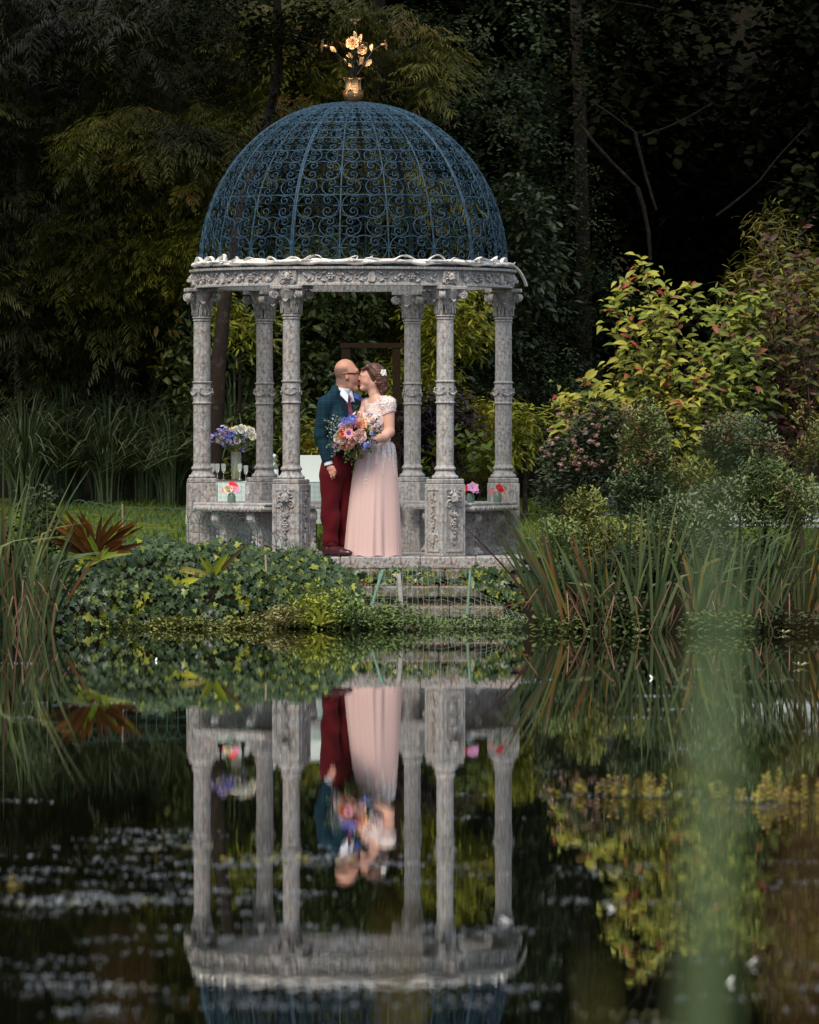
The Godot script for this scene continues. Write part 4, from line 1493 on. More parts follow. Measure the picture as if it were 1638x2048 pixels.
func leafy_shrub(called: String, label: String, base: Vector3, tips: Array, per: int, palette: Array, size: float, group: String, spread := 0.24) -> void:
	base.y = ground_y(base.x, base.z)
	var o := thing(called, label, "shrub", base, 0.0, group)
	var st := MB.new()
	var ms := big_leaves()
	var fork := base + Vector3(0, 0.35, 0)
	var pl := []
	var tn := []
	st.tube([Vector3(0, -0.1, 0), Vector3(0.02, 0.2, 0), fork - base], [0.03, 0.024, 0.02], 7)
	for t in tips:
		var tip: Vector3 = at(t[0], t[1], base.z + rnd(-0.35, 0.35)) - base
		var f0 := fork - base
		var bow := Vector3(rnd(-0.12, 0.12), 0.1, rnd(-0.1, 0.1))
		var path := []
		for k in 7:
			var f := k / 6.0
			path.append(f0.lerp(tip, f) + bow * sin(f * PI))
		st.tube(path, [0.013, 0.011, 0.009, 0.007, 0.006, 0.004, 0.002], 5)
		var dir: Vector3 = (path[6] - path[5]).normalized()
		for k in per:
			var f := 1.0 - pow(float(k) / per, 1.1)
			var p: Vector3 = path[6] - dir * (1.0 - f) * spread * 1.2 + Vector3(rnd(-1, 1), rnd(-1, 1), rnd(-1, 1)) * spread * 0.55 * (1.15 - f)
			var a := k * 2.2 + rnd(-0.4, 0.4)
			var out := Vector3(cos(a), rnd(-0.25, 0.55) + 0.5 * f, sin(a) * 0.9 + 0.15).normalized()
			var b := toward(out, Vector3(rnd(-0.6, 0.6), 0.75, rnd(0.2, 1.3)).normalized())
			var roll := rng.randf()
			var c: Color = palette[0].lerp(palette[1], rng.randf())
			if roll < palette[3]:
				c = palette[2].lerp(palette[0], rng.randf() * 0.4)
			var step := Color(maxf(0.012, snappedf(c.r, 0.025)), maxf(0.010, snappedf(c.g, 0.025)), maxf(0.006, snappedf(c.b, 0.012)))
			var key := "leaf_%s" % step.to_html()
			if not M.has(key):
				M[key] = leafy(step, 0.5, 0.35, 0.35)
			put("leaf", ms[k % 3], M[key], o, Transform3D(b.scaled_local(Vector3.ONE * size * rnd(0.6, 1.05)), p))
		for k in per * 4:               # smaller leaves further down each shoot
			var f := rng.randf()
			var q: Vector3 = f0.lerp(tip, lerpf(0.5, 1.0, f)) + Vector3(rng.randfn(), rng.randfn(), rng.randfn()) * 0.075
			var a := rnd(0, TAU)
			var b := toward(Vector3(cos(a), rnd(-0.4, 0.5), sin(a)), Vector3(rnd(-0.6, 0.6), 0.75, rnd(0.0, 1.2)).normalized())
			pl.append(Transform3D(b.scaled_local(Vector3.ONE * size * rnd(0.5, 0.95)), q))
			tn.append(palette[0].lerp(palette[1], rng.randf() * 0.9) if rng.randf() > palette[3] else palette[2])
	put("stems", st.done(), M.twig, o)
	many("inner_leaves", ms[1], M.leaf, pl, tn, o)


func make_shrubs() -> void:
	var ygreen := [Color(0.10, 0.135, 0.014), Color(0.34, 0.325, 0.04), Color(0.26, 0.055, 0.025), 0.09]
	var g := "yellow leaved shrubs in the right hand border"
	leafy_shrub("dogwood_shrub", "tall yellow green shrub turning red, middle of the right border", at(1335, 1030, 0.2), [[1283, 520], [1250, 556], [1330, 570], [1382, 580], [1228, 600], [1300, 600], [1352, 632], [1310, 640], [1265, 630], [1388, 690], [1240, 662], [1330, 690], [1228, 725], [1290, 715], [1345, 750], [1400, 742], [1262, 790], [1315, 790], [1370, 805], [1285, 830]], 15, ygreen, 1.0, g)
	leafy_shrub("dogwood_shrub", "low yellow shrub with crimson leaves over the pink flowers", at(1250, 1000, 0.6), [[1168, 760], [1132, 792], [1205, 792], [1112, 806], [1235, 806], [1155, 832], [1215, 846], [1180, 880], [1245, 872], [1140, 858]], 16, [Color(0.10, 0.135, 0.014), Color(0.33, 0.315, 0.04), Color(0.20, 0.03, 0.025), 0.12], 1.0, g)
	leafy_shrub("dogwood_shrub", "green shrub between the yellow shrub and the red leaved tree", at(1450, 1040, 0.0), [[1432, 582], [1480, 592], [1420, 622], [1522, 600], [1452, 662], [1502, 690], [1412, 705], [1482, 742], [1430, 782], [1532, 762], [1395, 845], [1452, 850], [1410, 905], [1500, 872], [1392, 950], [1442, 955], [1380, 880]], 16, [Color(0.060, 0.10, 0.012), Color(0.23, 0.26, 0.03), Color(0.20, 0.05, 0.025), 0.05], 1.05, g)
	leafy_shrub("red_leaved_tree", "olive and dark red leaved small tree at the right edge", at(1600, 1040, -0.6), [[1540, 480], [1600, 455], [1630, 520], [1510, 540], [1570, 540], [1620, 590], [1540, 620], [1590, 650], [1640, 680], [1560, 700], [1610, 730], [1525, 690], [1575, 780], [1635, 770], [1600, 830], [1550, 840]], 18, [Color(0.030, 0.034, 0.006), Color(0.115, 0.10, 0.012), Color(0.062, 0.011, 0.010), 0.36], 0.95, "", 0.30)
	# willow leaved olive canes above it
	var cane := clump(26, 0.22, 0.17, 0.010, 0.35)
	var oc := at(1590, 520, -2.4)
	tree("bamboo", "olive bamboo thicket above the red leaved tree at right", "bamboo", [Vector3(oc.x, 0, oc.z), oc], 0.03, [[at(1580, 520, -2.2), Vector3(0.4, 0.5, 0.4), 130], [at(1520, 590, -2.2), Vector3(0.3, 0.35, 0.3), 60], [at(1625, 640, -2.0), Vector3(0.3, 0.7, 0.4), 90]], cane, M.leaf, 0.9, [Color(0.06, 0.06, 0.008), Color(0.17, 0.15, 0.02)])
	# pink flowered bush
	var fine := clump(26, 0.12, 0.055, 0.010, 0.0)
	var pf := at(1170, 1000, 1.0)
	pf.y = ground_y(pf.x, pf.z)
	var pb := tree("pink_flowered_bush", "bush of dusty pink flower heads right of the gazebo", "shrub", [pf, pf + Vector3(0, 0.3, 0)], 0.02, [[at(1165, 930, 1.0), Vector3(0.36, 0.36, 0.3), 190], [at(1150, 990, 1.0), Vector3(0.34, 0.25, 0.3), 110], [at(1200, 860, 1.0), Vector3(0.28, 0.22, 0.25), 70]], fine, M.leaf, 0.9, [Color(0.025, 0.042, 0.022), Color(0.075, 0.10, 0.05)])
	var head := cluster(0.036, 22, 0.013)
	for k in 74:
		var a := rnd(0, TAU)
		var r := sqrt(rng.randf())
		var q := at(1165 + cos(a) * r * 84, 905 + sin(a) * r * 92 - 10, 1.0)
		q.z += 0.34 * sqrt(maxf(0.0, 1.0 - r * r)) + rnd(-0.05, 0.05)
		put("flower_head", head, petal_of([Color(0.30, 0.19, 0.17), Color(0.40, 0.27, 0.24), Color(0.25, 0.14, 0.12)][k % 3]), pb, Transform3D(turned(rnd(-0.4, 0.6), rnd(0, 6), 0).scaled_local(Vector3.ONE * rnd(0.4, 0.8)), q - pb.position))
	# bushy herbs in front
	var herb := clump(34, 0.11, 0.042, 0.0075, -0.2)
	var k := 0
	for q in [[1290, 890, 1.7, 0.20, 0.34, 150, "brown topped bushy herb in front of the yellow shrub", 1], [1285, 1000, 1.8, 0.30, 0.28, 170, "leafy foot of the brown topped bushy herb", 0], [1170, 1040, 2.2, 0.16, 0.24, 80, "small pale leaved herb beside the gazebo's right corner", 0], [1400, 950, 1.5, 0.34, 0.34, 170, "grey green herb behind the blurred green reed", 0], [1480, 900, 1.1, 0.36, 0.30, 160, "brownish herb under the green shrub", 1], [1590, 880, 1.0, 0.34, 0.28, 150, "brownish seeding herb at the right edge", 1], [1530, 980, 1.6, 0.30, 0.28, 150, "dark leafy herb in front of the white bench", 0], [1350, 1060, 2.1, 0.36, 0.26, 150, "dark leafy herb above the reeds", 0], [1230, 1100, 2.8, 0.3, 0.24, 150, "herb growing among the left end of the reeds", 0], [1560, 1010, 1.7, 0.42, 0.24, 200, "mid green herb hiding the white bench's lower half", 0], [1450, 1030, 1.8, 0.40, 0.26, 200, "mid green herb right of the blurred green reed", 0], [1380, 1000, 1.2, 0.36, 0.34, 200, "yellowish herb under the green shrub's left side", 0], [1120, 1075, 2.5, 0.20, 0.14, 60, "low herb at the right corner of the terrace", 0], [1640, 960, 1.2, 0.30, 0.30, 120, "brownish herb cut by the right edge of the picture", 1]]:
		var c := at(q[0], q[1], q[2])
		var b := Vector3(c.x, 0, c.z)
		tree("bushy_herb", q[6], "plant", [b, c - Vector3(0, q[4] * 0.5, 0)], 0.018, [[c, Vector3(q[3], q[4], 0.26), q[5]]], herb, M.leaf, 1.0, [[Color(0.035, 0.062, 0.018), Color(0.045, 0.075, 0.030), Color(0.055, 0.070, 0.014)][k % 3], [Color(0.19, 0.25, 0.08), Color(0.22, 0.28, 0.14), Color(0.30, 0.32, 0.07)][k % 3], Color(0.17, 0.085, 0.045), 0.28 if q[7] == 1 else 0.05], "bushy herbs in the right hand border")
		k += 1
	var yg := at(960, 950, -2.0)
	tree("yellow_seedling", "yellow green leafy seedling behind the right hand flower jars", "plant", [Vector3(yg.x, 0, yg.z), yg], 0.01, [[yg, Vector3(0.20, 0.24, 0.2), 26], [at(905, 930, -2.2), Vector3(0.25, 0.3, 0.2), 20]], clump(10, 0.11, 0.09, 0.022, 0.1), M.leaf, 1.0, [Color(0.10, 0.15, 0.01), Color(0.30, 0.34, 0.03)])


# ------------------------------------------------------------------ ivy and waterside plants

func ivy_leaf(bend: float) -> ArrayMesh:
	var mb := MB.new()
	var o := [Vector2(0, -0.02), Vector2(0.34, -0.16), Vector2(0.56, 0.06), Vector2(0.34, 0.24), Vector2(0.46, 0.62), Vector2(0.20, 0.58), Vector2(0, 1.0), Vector2(-0.20, 0.58), Vector2(-0.46, 0.62), Vector2(-0.34, 0.24), Vector2(-0.56, 0.06), Vector2(-0.34, -0.16)]
	var lift := func(p: Vector2) -> Vector3: return Vector3(p.x, p.y, -bend * p.y * p.y + 0.42 * absf(p.x) - 0.10 * p.length())
	var m := mb.p(lift.call(Vector2(0, 0.3)) + Vector3(0, 0, -0.02))
	for q in o:
		mb.p(lift.call(q))
	for k in o.size():
		mb.tri(m, m + 1 + k, m + 1 + (k + 1) % o.size())
	return mb.done()


func ivy_over(called: String, label: String, surface: Callable, count: int, size: float, yellow: float, core: int) -> void:
	var o := thing(called, label, "ivy", surface.call(0.5, 0.5)[0])
	var ms := [ivy_leaf(0.15), ivy_leaf(0.35), ivy_leaf(0.0)]
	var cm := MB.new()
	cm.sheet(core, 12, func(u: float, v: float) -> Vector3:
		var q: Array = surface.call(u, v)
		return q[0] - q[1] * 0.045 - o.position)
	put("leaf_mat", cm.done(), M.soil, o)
	var near := []
	for k in count:
		var u := rng.randf()
		var v := rng.randf()
		var q: Array = surface.call(u, v)
		var n: Vector3 = (q[1] + Vector3(rnd(-0.75, 0.75), rnd(-0.35, 0.7), rnd(-0.3, 0.5))).normalized()
		var down := (Vector3.DOWN + Vector3(rnd(-0.9, 0.9), rnd(-0.2, 0.6), rnd(0.0, 0.6))).normalized()
		down = (down - n * down.dot(n)).normalized()
		var b := Basis(down.cross(n), down, n).scaled_local(Vector3.ONE * size * lerpf(0.45, 1.3, pow(rng.randf(), 1.3)))
		var p: Vector3 = q[0] + q[1] * (rnd(-0.07, 0.04) + 0.035 * sin(q[0].x * 9.0 + q[0].y * 7.0) + (0.05 * rng.randf() if rng.randf() < 0.15 else 0.0))
		var c := Color(0.010, 0.026, 0.010).lerp(Color(0.054, 0.094, 0.036), pow(rng.randf(), 1.2))
		if rng.randf() < yellow * (1.6 if v < 0.3 else 0.75):
			c = Color(0.075, 0.115, 0.014).lerp(Color(0.24, 0.25, 0.03), rng.randf())
		near.append([p.dot(q[1]) + rnd(0, 0.04) + 0.03 * rng.randf(), Transform3D(b, p - o.position), c])
	near.sort_custom(func(a, b): return a[0] > b[0])
	var pl := []
	var tn := []
	var made := 0
	for q in near:
		if made < 290 and rng.randf() < 0.5:
			var step := Color(snappedf(q[2].r, 0.02), snappedf(q[2].g, 0.02), snappedf(q[2].b, 0.015))
			var key := "ivy_%s" % step.to_html()
			if not M.has(key):
				M[key] = leafy(step, 0.42, 0.10, 0.5)
			put("leaf", ms[made % 3], M[key], o, q[1])
			made += 1
		else:
			pl.append(q[1])
			tn.append(q[2])
	many("foliage", ms[0], M.ivy, pl, tn, o)


func make_bank_plants() -> void:
	var crest := [[60, 1120], [130, 1105], [200, 1098], [270, 1090], [330, 1084], [400, 1090], [460, 1098], [520, 1095], [570, 1102], [615, 1112], [645, 1128], [690, 1150], [720, 1190]]
	ivy_over("ivy_bank", "thick bank of dark ivy left of the steps, down to the water", func(u: float, v: float) -> Array:
		var r := u * (crest.size() - 1)
		var k := mini(int(r), crest.size() - 2)
		var px := lerpf(crest[k][0], crest[k + 1][0], r - k)
		var py := lerpf(crest[k][1], crest[k + 1][1], r - k)
		var top := at(px, py, 2.35)
		var z0 := bank(top.x) + 0.02
		var w := 0.05 * sin(px * 0.05) * sin(v * 7.0 + px * 0.02)
		var p: Vector3
		var n: Vector3
		if v < 0.75:
			var f := v / 0.75
			p = Vector3(top.x, lerpf(-0.02, top.y, sin(f * PI / 2)), lerpf(z0, 2.35, 1.0 - cos(f * PI / 2)) + w)
			n = Vector3(0, lerpf(0.1, 1.0, f * f), lerpf(1.0, 0.35, f)).normalized()
		else:
			var f := (v - 0.75) / 0.25
			p = Vector3(top.x, top.y - 0.10 * f * f, lerpf(2.35, 1.55, f))
			n = Vector3(0, 1, 0.1).normalized()
		return [p, n], 6200, 0.064, 0.11, 60)
	ivy_over("ivy_curtain", "ivy curtain hanging over the top step below the terrace", func(u: float, v: float) -> Array:
		var px := lerpf(640, 1010, u)
		var z := 1.78 + 0.04 * sin(px * 0.09)
		var lo := 1172.0 - 10.0 * absf(sin(px * 0.031)) - 8.0 * sin(px * 0.012)
		return [at(px, lerpf(lo, 1138, v), z - 0.10 * v), Vector3(0, 0.35, 1).normalized()], 520, 0.070, 0.22, 30)
	ivy_over("ivy_clump", "bright ivy clump at the right end of the steps", func(u: float, v: float) -> Array:
		var px := lerpf(950, 1050, u)
		var hi := lerpf(1132, 1165, u)
		var lo := lerpf(1165, 1218, sin(u * PI * 0.55))
		return [at(px, lerpf(lo, hi, v), 2.05 - 0.12 * v + 0.08 * sin(u * 3.0)), Vector3(0.1, 0.4, 1).normalized()], 300, 0.075, 0.3, 16)
	# hart's tongue ferns
	var fern := func(called: String, label: String, px: float, py: float, z: float, fronds: Array, mat: Material) -> void:
		var o := thing(called, label, "fern", at(px, py, z))
		for f in fronds:
			var mb := MB.new()
			mb.tint = f[4]
			var dir := Vector3(sin(f[0]), cos(f[0]), rnd(0.0, 0.35)).normalized()
			var path := []
			var hw := []
			for k in 9:
				var e := k / 8.0
				path.append(dir * f[1] * e + Vector3(f[3] * e * e * (1 if f[0] > 0 else -1), -absf(f[3]) * e * e * 0.8, 0.06 * e))
				hw.append(f[2] * [0.2, 0.6, 0.85, 1.0, 1.0, 0.95, 0.8, 0.5, 0.06][k] * (1.0 + 0.12 * sin(k * 2.6)))
			mb.blade(path, hw, Vector3(cos(f[0]), -sin(f[0]), rnd(-0.3, 0.3)), 0.25)
			put("frond", mb.done(), mat, o)
	var fr := []
	for k in 70:
		fr.append([rnd(-1.0, 1.0), rnd(0.25, 0.56), rnd(0.014, 0.026), rnd(0.02, 0.16), Color(0.065, 0.028, 0.009).lerp(Color(0.21, 0.085, 0.02), pow(rng.randf(), 1.7))])
	fern.call("withered_fern", "withered brown fern beside the left reeds", 192, 1122, 3.05, fr, M.dry)
	fern.call("green_fern", "few yellow green fern fronds around the withered fern", 200, 1120, 3.1, [[0.75, 0.50, 0.014, 0.02, Color(0.20, 0.26, 0.02)], [0.45, 0.30, 0.022, 0.02, Color(0.15, 0.22, 0.02)], [-0.35, 0.34, 0.024, 0.03, Color(0.12, 0.19, 0.015)], [0.95, 0.24, 0.024, 0.10, Color(0.16, 0.21, 0.02)], [-1.2, 0.30, 0.022, 0.08, Color(0.17, 0.22, 0.02)], [-1.9, 0.30, 0.026, 0.02, Color(0.16, 0.22, 0.02)]], M.leaf)
	fern.call("green_fern", "bright yellow green fern fronds sticking out of the ivy bank", 425, 1160, 3.0, [[-0.35, 0.26, 0.018, 0.03, Color(0.28, 0.30, 0.03)], [0.30, 0.32, 0.030, 0.06, Color(0.24, 0.30, 0.02)], [0.65, 0.46, 0.016, 0.05, Color(0.11, 0.07, 0.02)], [-0.9, 0.34, 0.03, 0.14, Color(0.34, 0.30, 0.08)], [-0.15, 0.22, 0.02, 0.02, Color(0.18, 0.23, 0.02)]], M.leaf)
	fern.call("green_fern", "pair of short lime fern fronds low in the ivy bank", 352, 1172, 3.15, [[-0.6, 0.14, 0.024, 0.02, Color(0.32, 0.34, 0.02)], [1.1, 0.20, 0.030, 0.03, Color(0.32, 0.33, 0.02)]], M.leaf)
	# small leaved plants along the water's edge
	var mint := clump(26, 0.085, 0.036, 0.011, -0.25)
	var cress := clump(22, 0.07, 0.030, 0.013, 0.0)
	var k := 0
	for q in [[560, 1238, 0.20, 0.07, 70, "pale flowering sedum at the foot of the ivy bank", Color(0.17, 0.17, 0.06), Color(0.30, 0.27, 0.11)], [640, 1225, 0.18, 0.12, 90, "lime green water plant left of the steps", Color(0.13, 0.18, 0.02), Color(0.34, 0.36, 0.05)], [690, 1230, 0.18, 0.09, 110, "fresh green watermint spilling over the lower steps", Color(0.06, 0.11, 0.025), Color(0.19, 0.26, 0.08)], [775, 1238, 0.20, 0.08, 90, "watermint at the foot of the grey stake", Color(0.06, 0.11, 0.025), Color(0.19, 0.26, 0.08)], [890, 1252, 0.30, 0.03, 50, "straggling watercress in front of the netting", Color(0.06, 0.10, 0.03), Color(0.17, 0.23, 0.08)], [1000, 1254, 0.25, 0.03, 40, "straggling watercress right of the netting", Color(0.05, 0.09, 0.03), Color(0.15, 0.20, 0.07)], [460, 1252, 0.35, 0.04, 70, "yellowish cress along the waterline under the ivy", Color(0.13, 0.15, 0.03), Color(0.28, 0.27, 0.07)], [300, 1254, 0.5, 0.035, 80, "dim cress along the waterline left of the ivy bank", Color(0.07, 0.09, 0.02), Color(0.20, 0.21, 0.05)], [640, 1185, 0.12, 0.08, 45, "leafy herb growing beside the left end of the steps", Color(0.05, 0.09, 0.02), Color(0.17, 0.21, 0.06)], [615, 1175, 0.14, 0.10, 50, "pale leaved herb where ivy bank meets the steps", Color(0.08, 0.12, 0.03), Color(0.22, 0.26, 0.09)]]:
		var z := 3.35 if q[1] > 1200 else 2.5
		var c := at(q[0], q[1], z)
		var o := thing("waterside_plant", q[5], "plant", c, 0.0, "small plants along the waterline")
		var pl := []
		var tn := []
		for j in int(q[4]):
			pl.append(Transform3D(turned(rnd(-0.4, 0.4), rnd(0, 6), rnd(-0.4, 0.4)).scaled(Vector3.ONE * rnd(0.6, 1.1)), Vector3(rng.randfn() * q[2] * 0.6, maxf(-c.y + 0.01, rng.randfn() * q[3] * 0.7), rng.randfn() * 0.16)))
			tn.append(q[6].lerp(q[7], rng.randf()))
		many("foliage", mint if k % 3 != 0 else cress, M.leaf, pl, tn, o)
		k += 1
	fern.call("lime_rosette", "bright lime rosette of narrow leaves at the water's edge", 640, 1250, 3.6, [[-0.9, 0.16, 0.010, 0.05, Color(0.42, 0.44, 0.05)], [-0.5, 0.19, 0.010, 0.03, Color(0.44, 0.46, 0.06)], [-0.15, 0.22, 0.010, 0.02, Color(0.40, 0.44, 0.05)], [0.2, 0.21, 0.010, 0.03, Color(0.44, 0.46, 0.06)], [0.55, 0.18, 0.010, 0.04, Color(0.40, 0.42, 0.05)], [0.95, 0.15, 0.010, 0.05, Color(0.42, 0.44, 0.06)], [0.0, 0.16, 0.009, 0.01, Color(0.46, 0.48, 0.08)]], M.leaf)


func reed_clump(label: String, px0: float, px1: float, py: float, z: float, n: int, h0: float, h1: float, lean: float, orange: float, dry: int, group: String) -> void:
	var o := thing("reed_clump", label, "reeds", at((px0 + px1) / 2, py, z), 0.0, group)
	o.position.y = -0.02
	var half := (px1 - px0) / 2.0 * (60.0 - z) / LENS
	for k in n:
		var mb := MB.new()
		var x := rnd(-half, half)
		var b := Vector3(x, 0, rnd(-0.22, 0.22))
		var h := rnd(h0, h1)
		var t := lean + 0.11 * x / maxf(half, 0.1) + rng.randfn() * 0.11
		var dir := Vector3(sin(t), cos(t), rnd(-0.12, 0.16)).normalized()
		var bow := rnd(-0.06, 0.26) * h * signf(t + 0.01)
		var w := rnd(0.008, 0.018)
		var kinked := rng.randf() < 0.24
		var path := []
		var hw := []
		for j in 9:
			var f := j / 8.0
			var q := b + dir * h * f + Vector3(bow * f * f, -absf(bow) * 0.4 * f * f, 0)
			if kinked and f > 0.65:
				q += Vector3(signf(t) * 0.5, -0.75, 0) * h * (f - 0.65)
			path.append(q)
			hw.append(w * [0.75, 1.0, 1.05, 1.0, 0.95, 0.82, 0.62, 0.36, 0.03][j])
		mb.tint = Color(0.018, 0.036, 0.013).lerp(Color(0.100, 0.135, 0.045), pow(rng.randf(), 1.4))
		if rng.randf() < orange:
			mb.tint = [Color(0.22, 0.12, 0.02), Color(0.12, 0.055, 0.018), Color(0.13, 0.11, 0.025), Color(0.10, 0.05, 0.02)][k % 4]
		mb.blade(path, hw, Vector3(cos(rnd(-0.9, 0.9)), 0, sin(rnd(-0.9, 0.9))), 0.22)
		put("blade", mb.done(), M.reed, o)
	for k in dry:
		var mb := MB.new()
		var b := Vector3(rnd(-half, half), 0.0, rnd(0.0, 0.34))
		var t := rnd(-0.5, 0.5)
		var l := rnd(0.25, 0.55)
		var p1 := b + Vector3(sin(t), cos(t), 0.15) * l
		var p2 := p1 + Vector3(rnd(-0.5, 0.5), -rnd(0.3, 0.9), 0.25) * l * 0.8
		mb.tint = Color(0.05, 0.028, 0.018).lerp(Color(0.24, 0.15, 0.10), pow(rng.randf(), 1.6))
		mb.blade([b, b.lerp(p1, 0.6), p1, p1.lerp(p2, 0.3) + Vector3.UP * 0.015, p2], [0.004, 0.006, 0.006, 0.005, 0.002], Vector3(1, 0, rnd(-0.5, 0.5)), 0.3)
		put("dry_stalk", mb.done(), M.dry, o)


func make_reeds() -> void:
	var g := "iris reeds along the right bank"
	reed_clump("brown streaked reeds leaning over the right end of the terrace", 1085, 1150, 1262, 4.05, 38, 0.85, 1.25, -0.26, 0.15, 7, g)
	reed_clump("upright reeds second from the terrace corner, right of the netting", 1170, 1240, 1264, 4.15, 38, 0.6, 1.10, -0.04, 0.10, 7, g)
	reed_clump("dark reeds with tall green tips in the middle of the right bank", 1250, 1340, 1264, 4.2, 42, 0.6, 1.35, 0.02, 0.09, 7, g)
	reed_clump("grey green reeds behind the blurred foreground reed", 1370, 1460, 1264, 4.2, 44, 0.7, 1.05, 0.05, 0.08, 5, g)
	reed_clump("reeds leaning right near the right edge", 1470, 1545, 1264, 4.2, 34, 0.7, 1.25, 0.20, 0.09, 5, g)
	reed_clump("dim reeds at the right edge of the picture", 1570, 1650, 1262, 4.0, 34, 0.6, 1.2, 0.08, 0.14, 5, g)
	g = "iris reeds on the left bank"
	reed_clump("tall grey green reeds at the left edge of the picture", -25, 42, 1250, 3.7, 50, 1.1, 1.75, 0.03, 0.12, 5, g)
	reed_clump("reeds fanning right toward the withered fern", 45, 112, 1248, 3.5, 28, 0.6, 1.2, 0.12, 0.12, 5, g)
	reed_clump("short dark reeds standing in the water at the left", 20, 110, 1262, 4.1, 18, 0.5, 1.0, 0.03, 0.10, 8, g)
	# dark undergrowth among the reeds
	var under := clump(24, 0.12, 0.045, 0.013, 0.0)
	var k := 0
	for q in [[1150, 1200, 3.7, 0.30, 0.30, 170, "leafy undergrowth at the left foot of the reeds"], [1270, 1190, 3.5, 0.42, 0.42, 330, "dark undergrowth between the middle reeds"], [1420, 1180, 3.5, 0.5, 0.46, 360, "dark undergrowth behind the grey green reeds"], [1560, 1190, 3.5, 0.52, 0.46, 380, "dark leafy undergrowth at the lower right bank"], [1590, 1245, 4.2, 0.35, 0.06, 90, "dark creeping plants on the waterline at the right"], [100, 1190, 2.9, 0.5, 0.4, 300, "dark undergrowth behind the left reeds"], [1130, 1248, 4.25, 0.22, 0.07, 90, "low water herb at the left foot of the leaning reeds"], [1310, 1250, 4.35, 0.30, 0.06, 90, "low water herb in front of the middle reeds"], [1450, 1250, 4.35, 0.30, 0.07, 100, "low water herb in front of the grey green reeds"], [1230, 1215, 4.1, 0.24, 0.16, 90, "leafy water herb among the reeds right of the bent rusty wire"], [20, 1060, 2.4, 0.45, 0.5, 260, "dark undergrowth at the left edge above the reeds"]]:
		var c := at(q[0], q[1], q[2])
		tree("undergrowth", q[6], "plant", [Vector3(c.x, 0, c.z), c], 0.015, [[c, Vector3(q[3], q[4], 0.3), q[5]]], under, M.leaf, 1.0, [Color(0.012, 0.018, 0.007), Color(0.050, 0.064, 0.024)] if k not in [0, 5, 6, 7, 8] else [Color(0.04, 0.065, 0.016), Color(0.13, 0.17, 0.05)], "undergrowth on the banks", false)
		k += 1
	var lily := MB.new()
	for j in 7:
		var a := TAU * j / 7
		var o := Vector3(cos(a), 0.45, sin(a))
		lily.tint = Color(0.42, 0.42, 0.20).lerp(Color(0.5, 0.48, 0.36), rnd(0, 1))
		lily.blade([Vector3.ZERO, o * 0.04, o * 0.075], [0.004, 0.014, 0.002], Vector3(-sin(a), 0, cos(a)), 0.2)
	var lm := lily.done()
	var first: Node3D
	k = 0
	for q in [[1280, 1266], [1365, 1264], [1570, 1268], [1602, 1334]]:
		var d: float = 1.695 * LENS / (q[1] - 868.0)
		var c := Vector3(0.52 + (q[0] - 819.0) * d / LENS, 0.004, 60.0 - d)
		var lb: String = ["pale floating rosette at the foot of the right reeds", "pale floating rosette under the blurred green reed", "pale floating rosette near the right edge waterline", "pale floating rosette out on the water at right"][k]
		if k == 0:
			first = thing("floating_rosette", lb, "water plant", c, 0.0, "pale rosettes floating at the right bank")
			put("leaves", lm, M.leaf, first)
		else:
			dup(first, lb, c, k * 0.9, 0.9)
		k += 1


# ------------------------------------------------------------------ the couple

const COUPLE_Z := 1.17

func J(px: float, py: float, dz := 0.0) -> Vector3:
	return at(px, py, COUPLE_Z + dz)


func finger(f: Field, a: Vector3, b: Vector3, c: Vector3, r: float) -> void:
	f.cap(a, b, r, r * 0.92, 0.005)
	f.cap(b, c, r * 0.92, r * 0.75, 0.004)


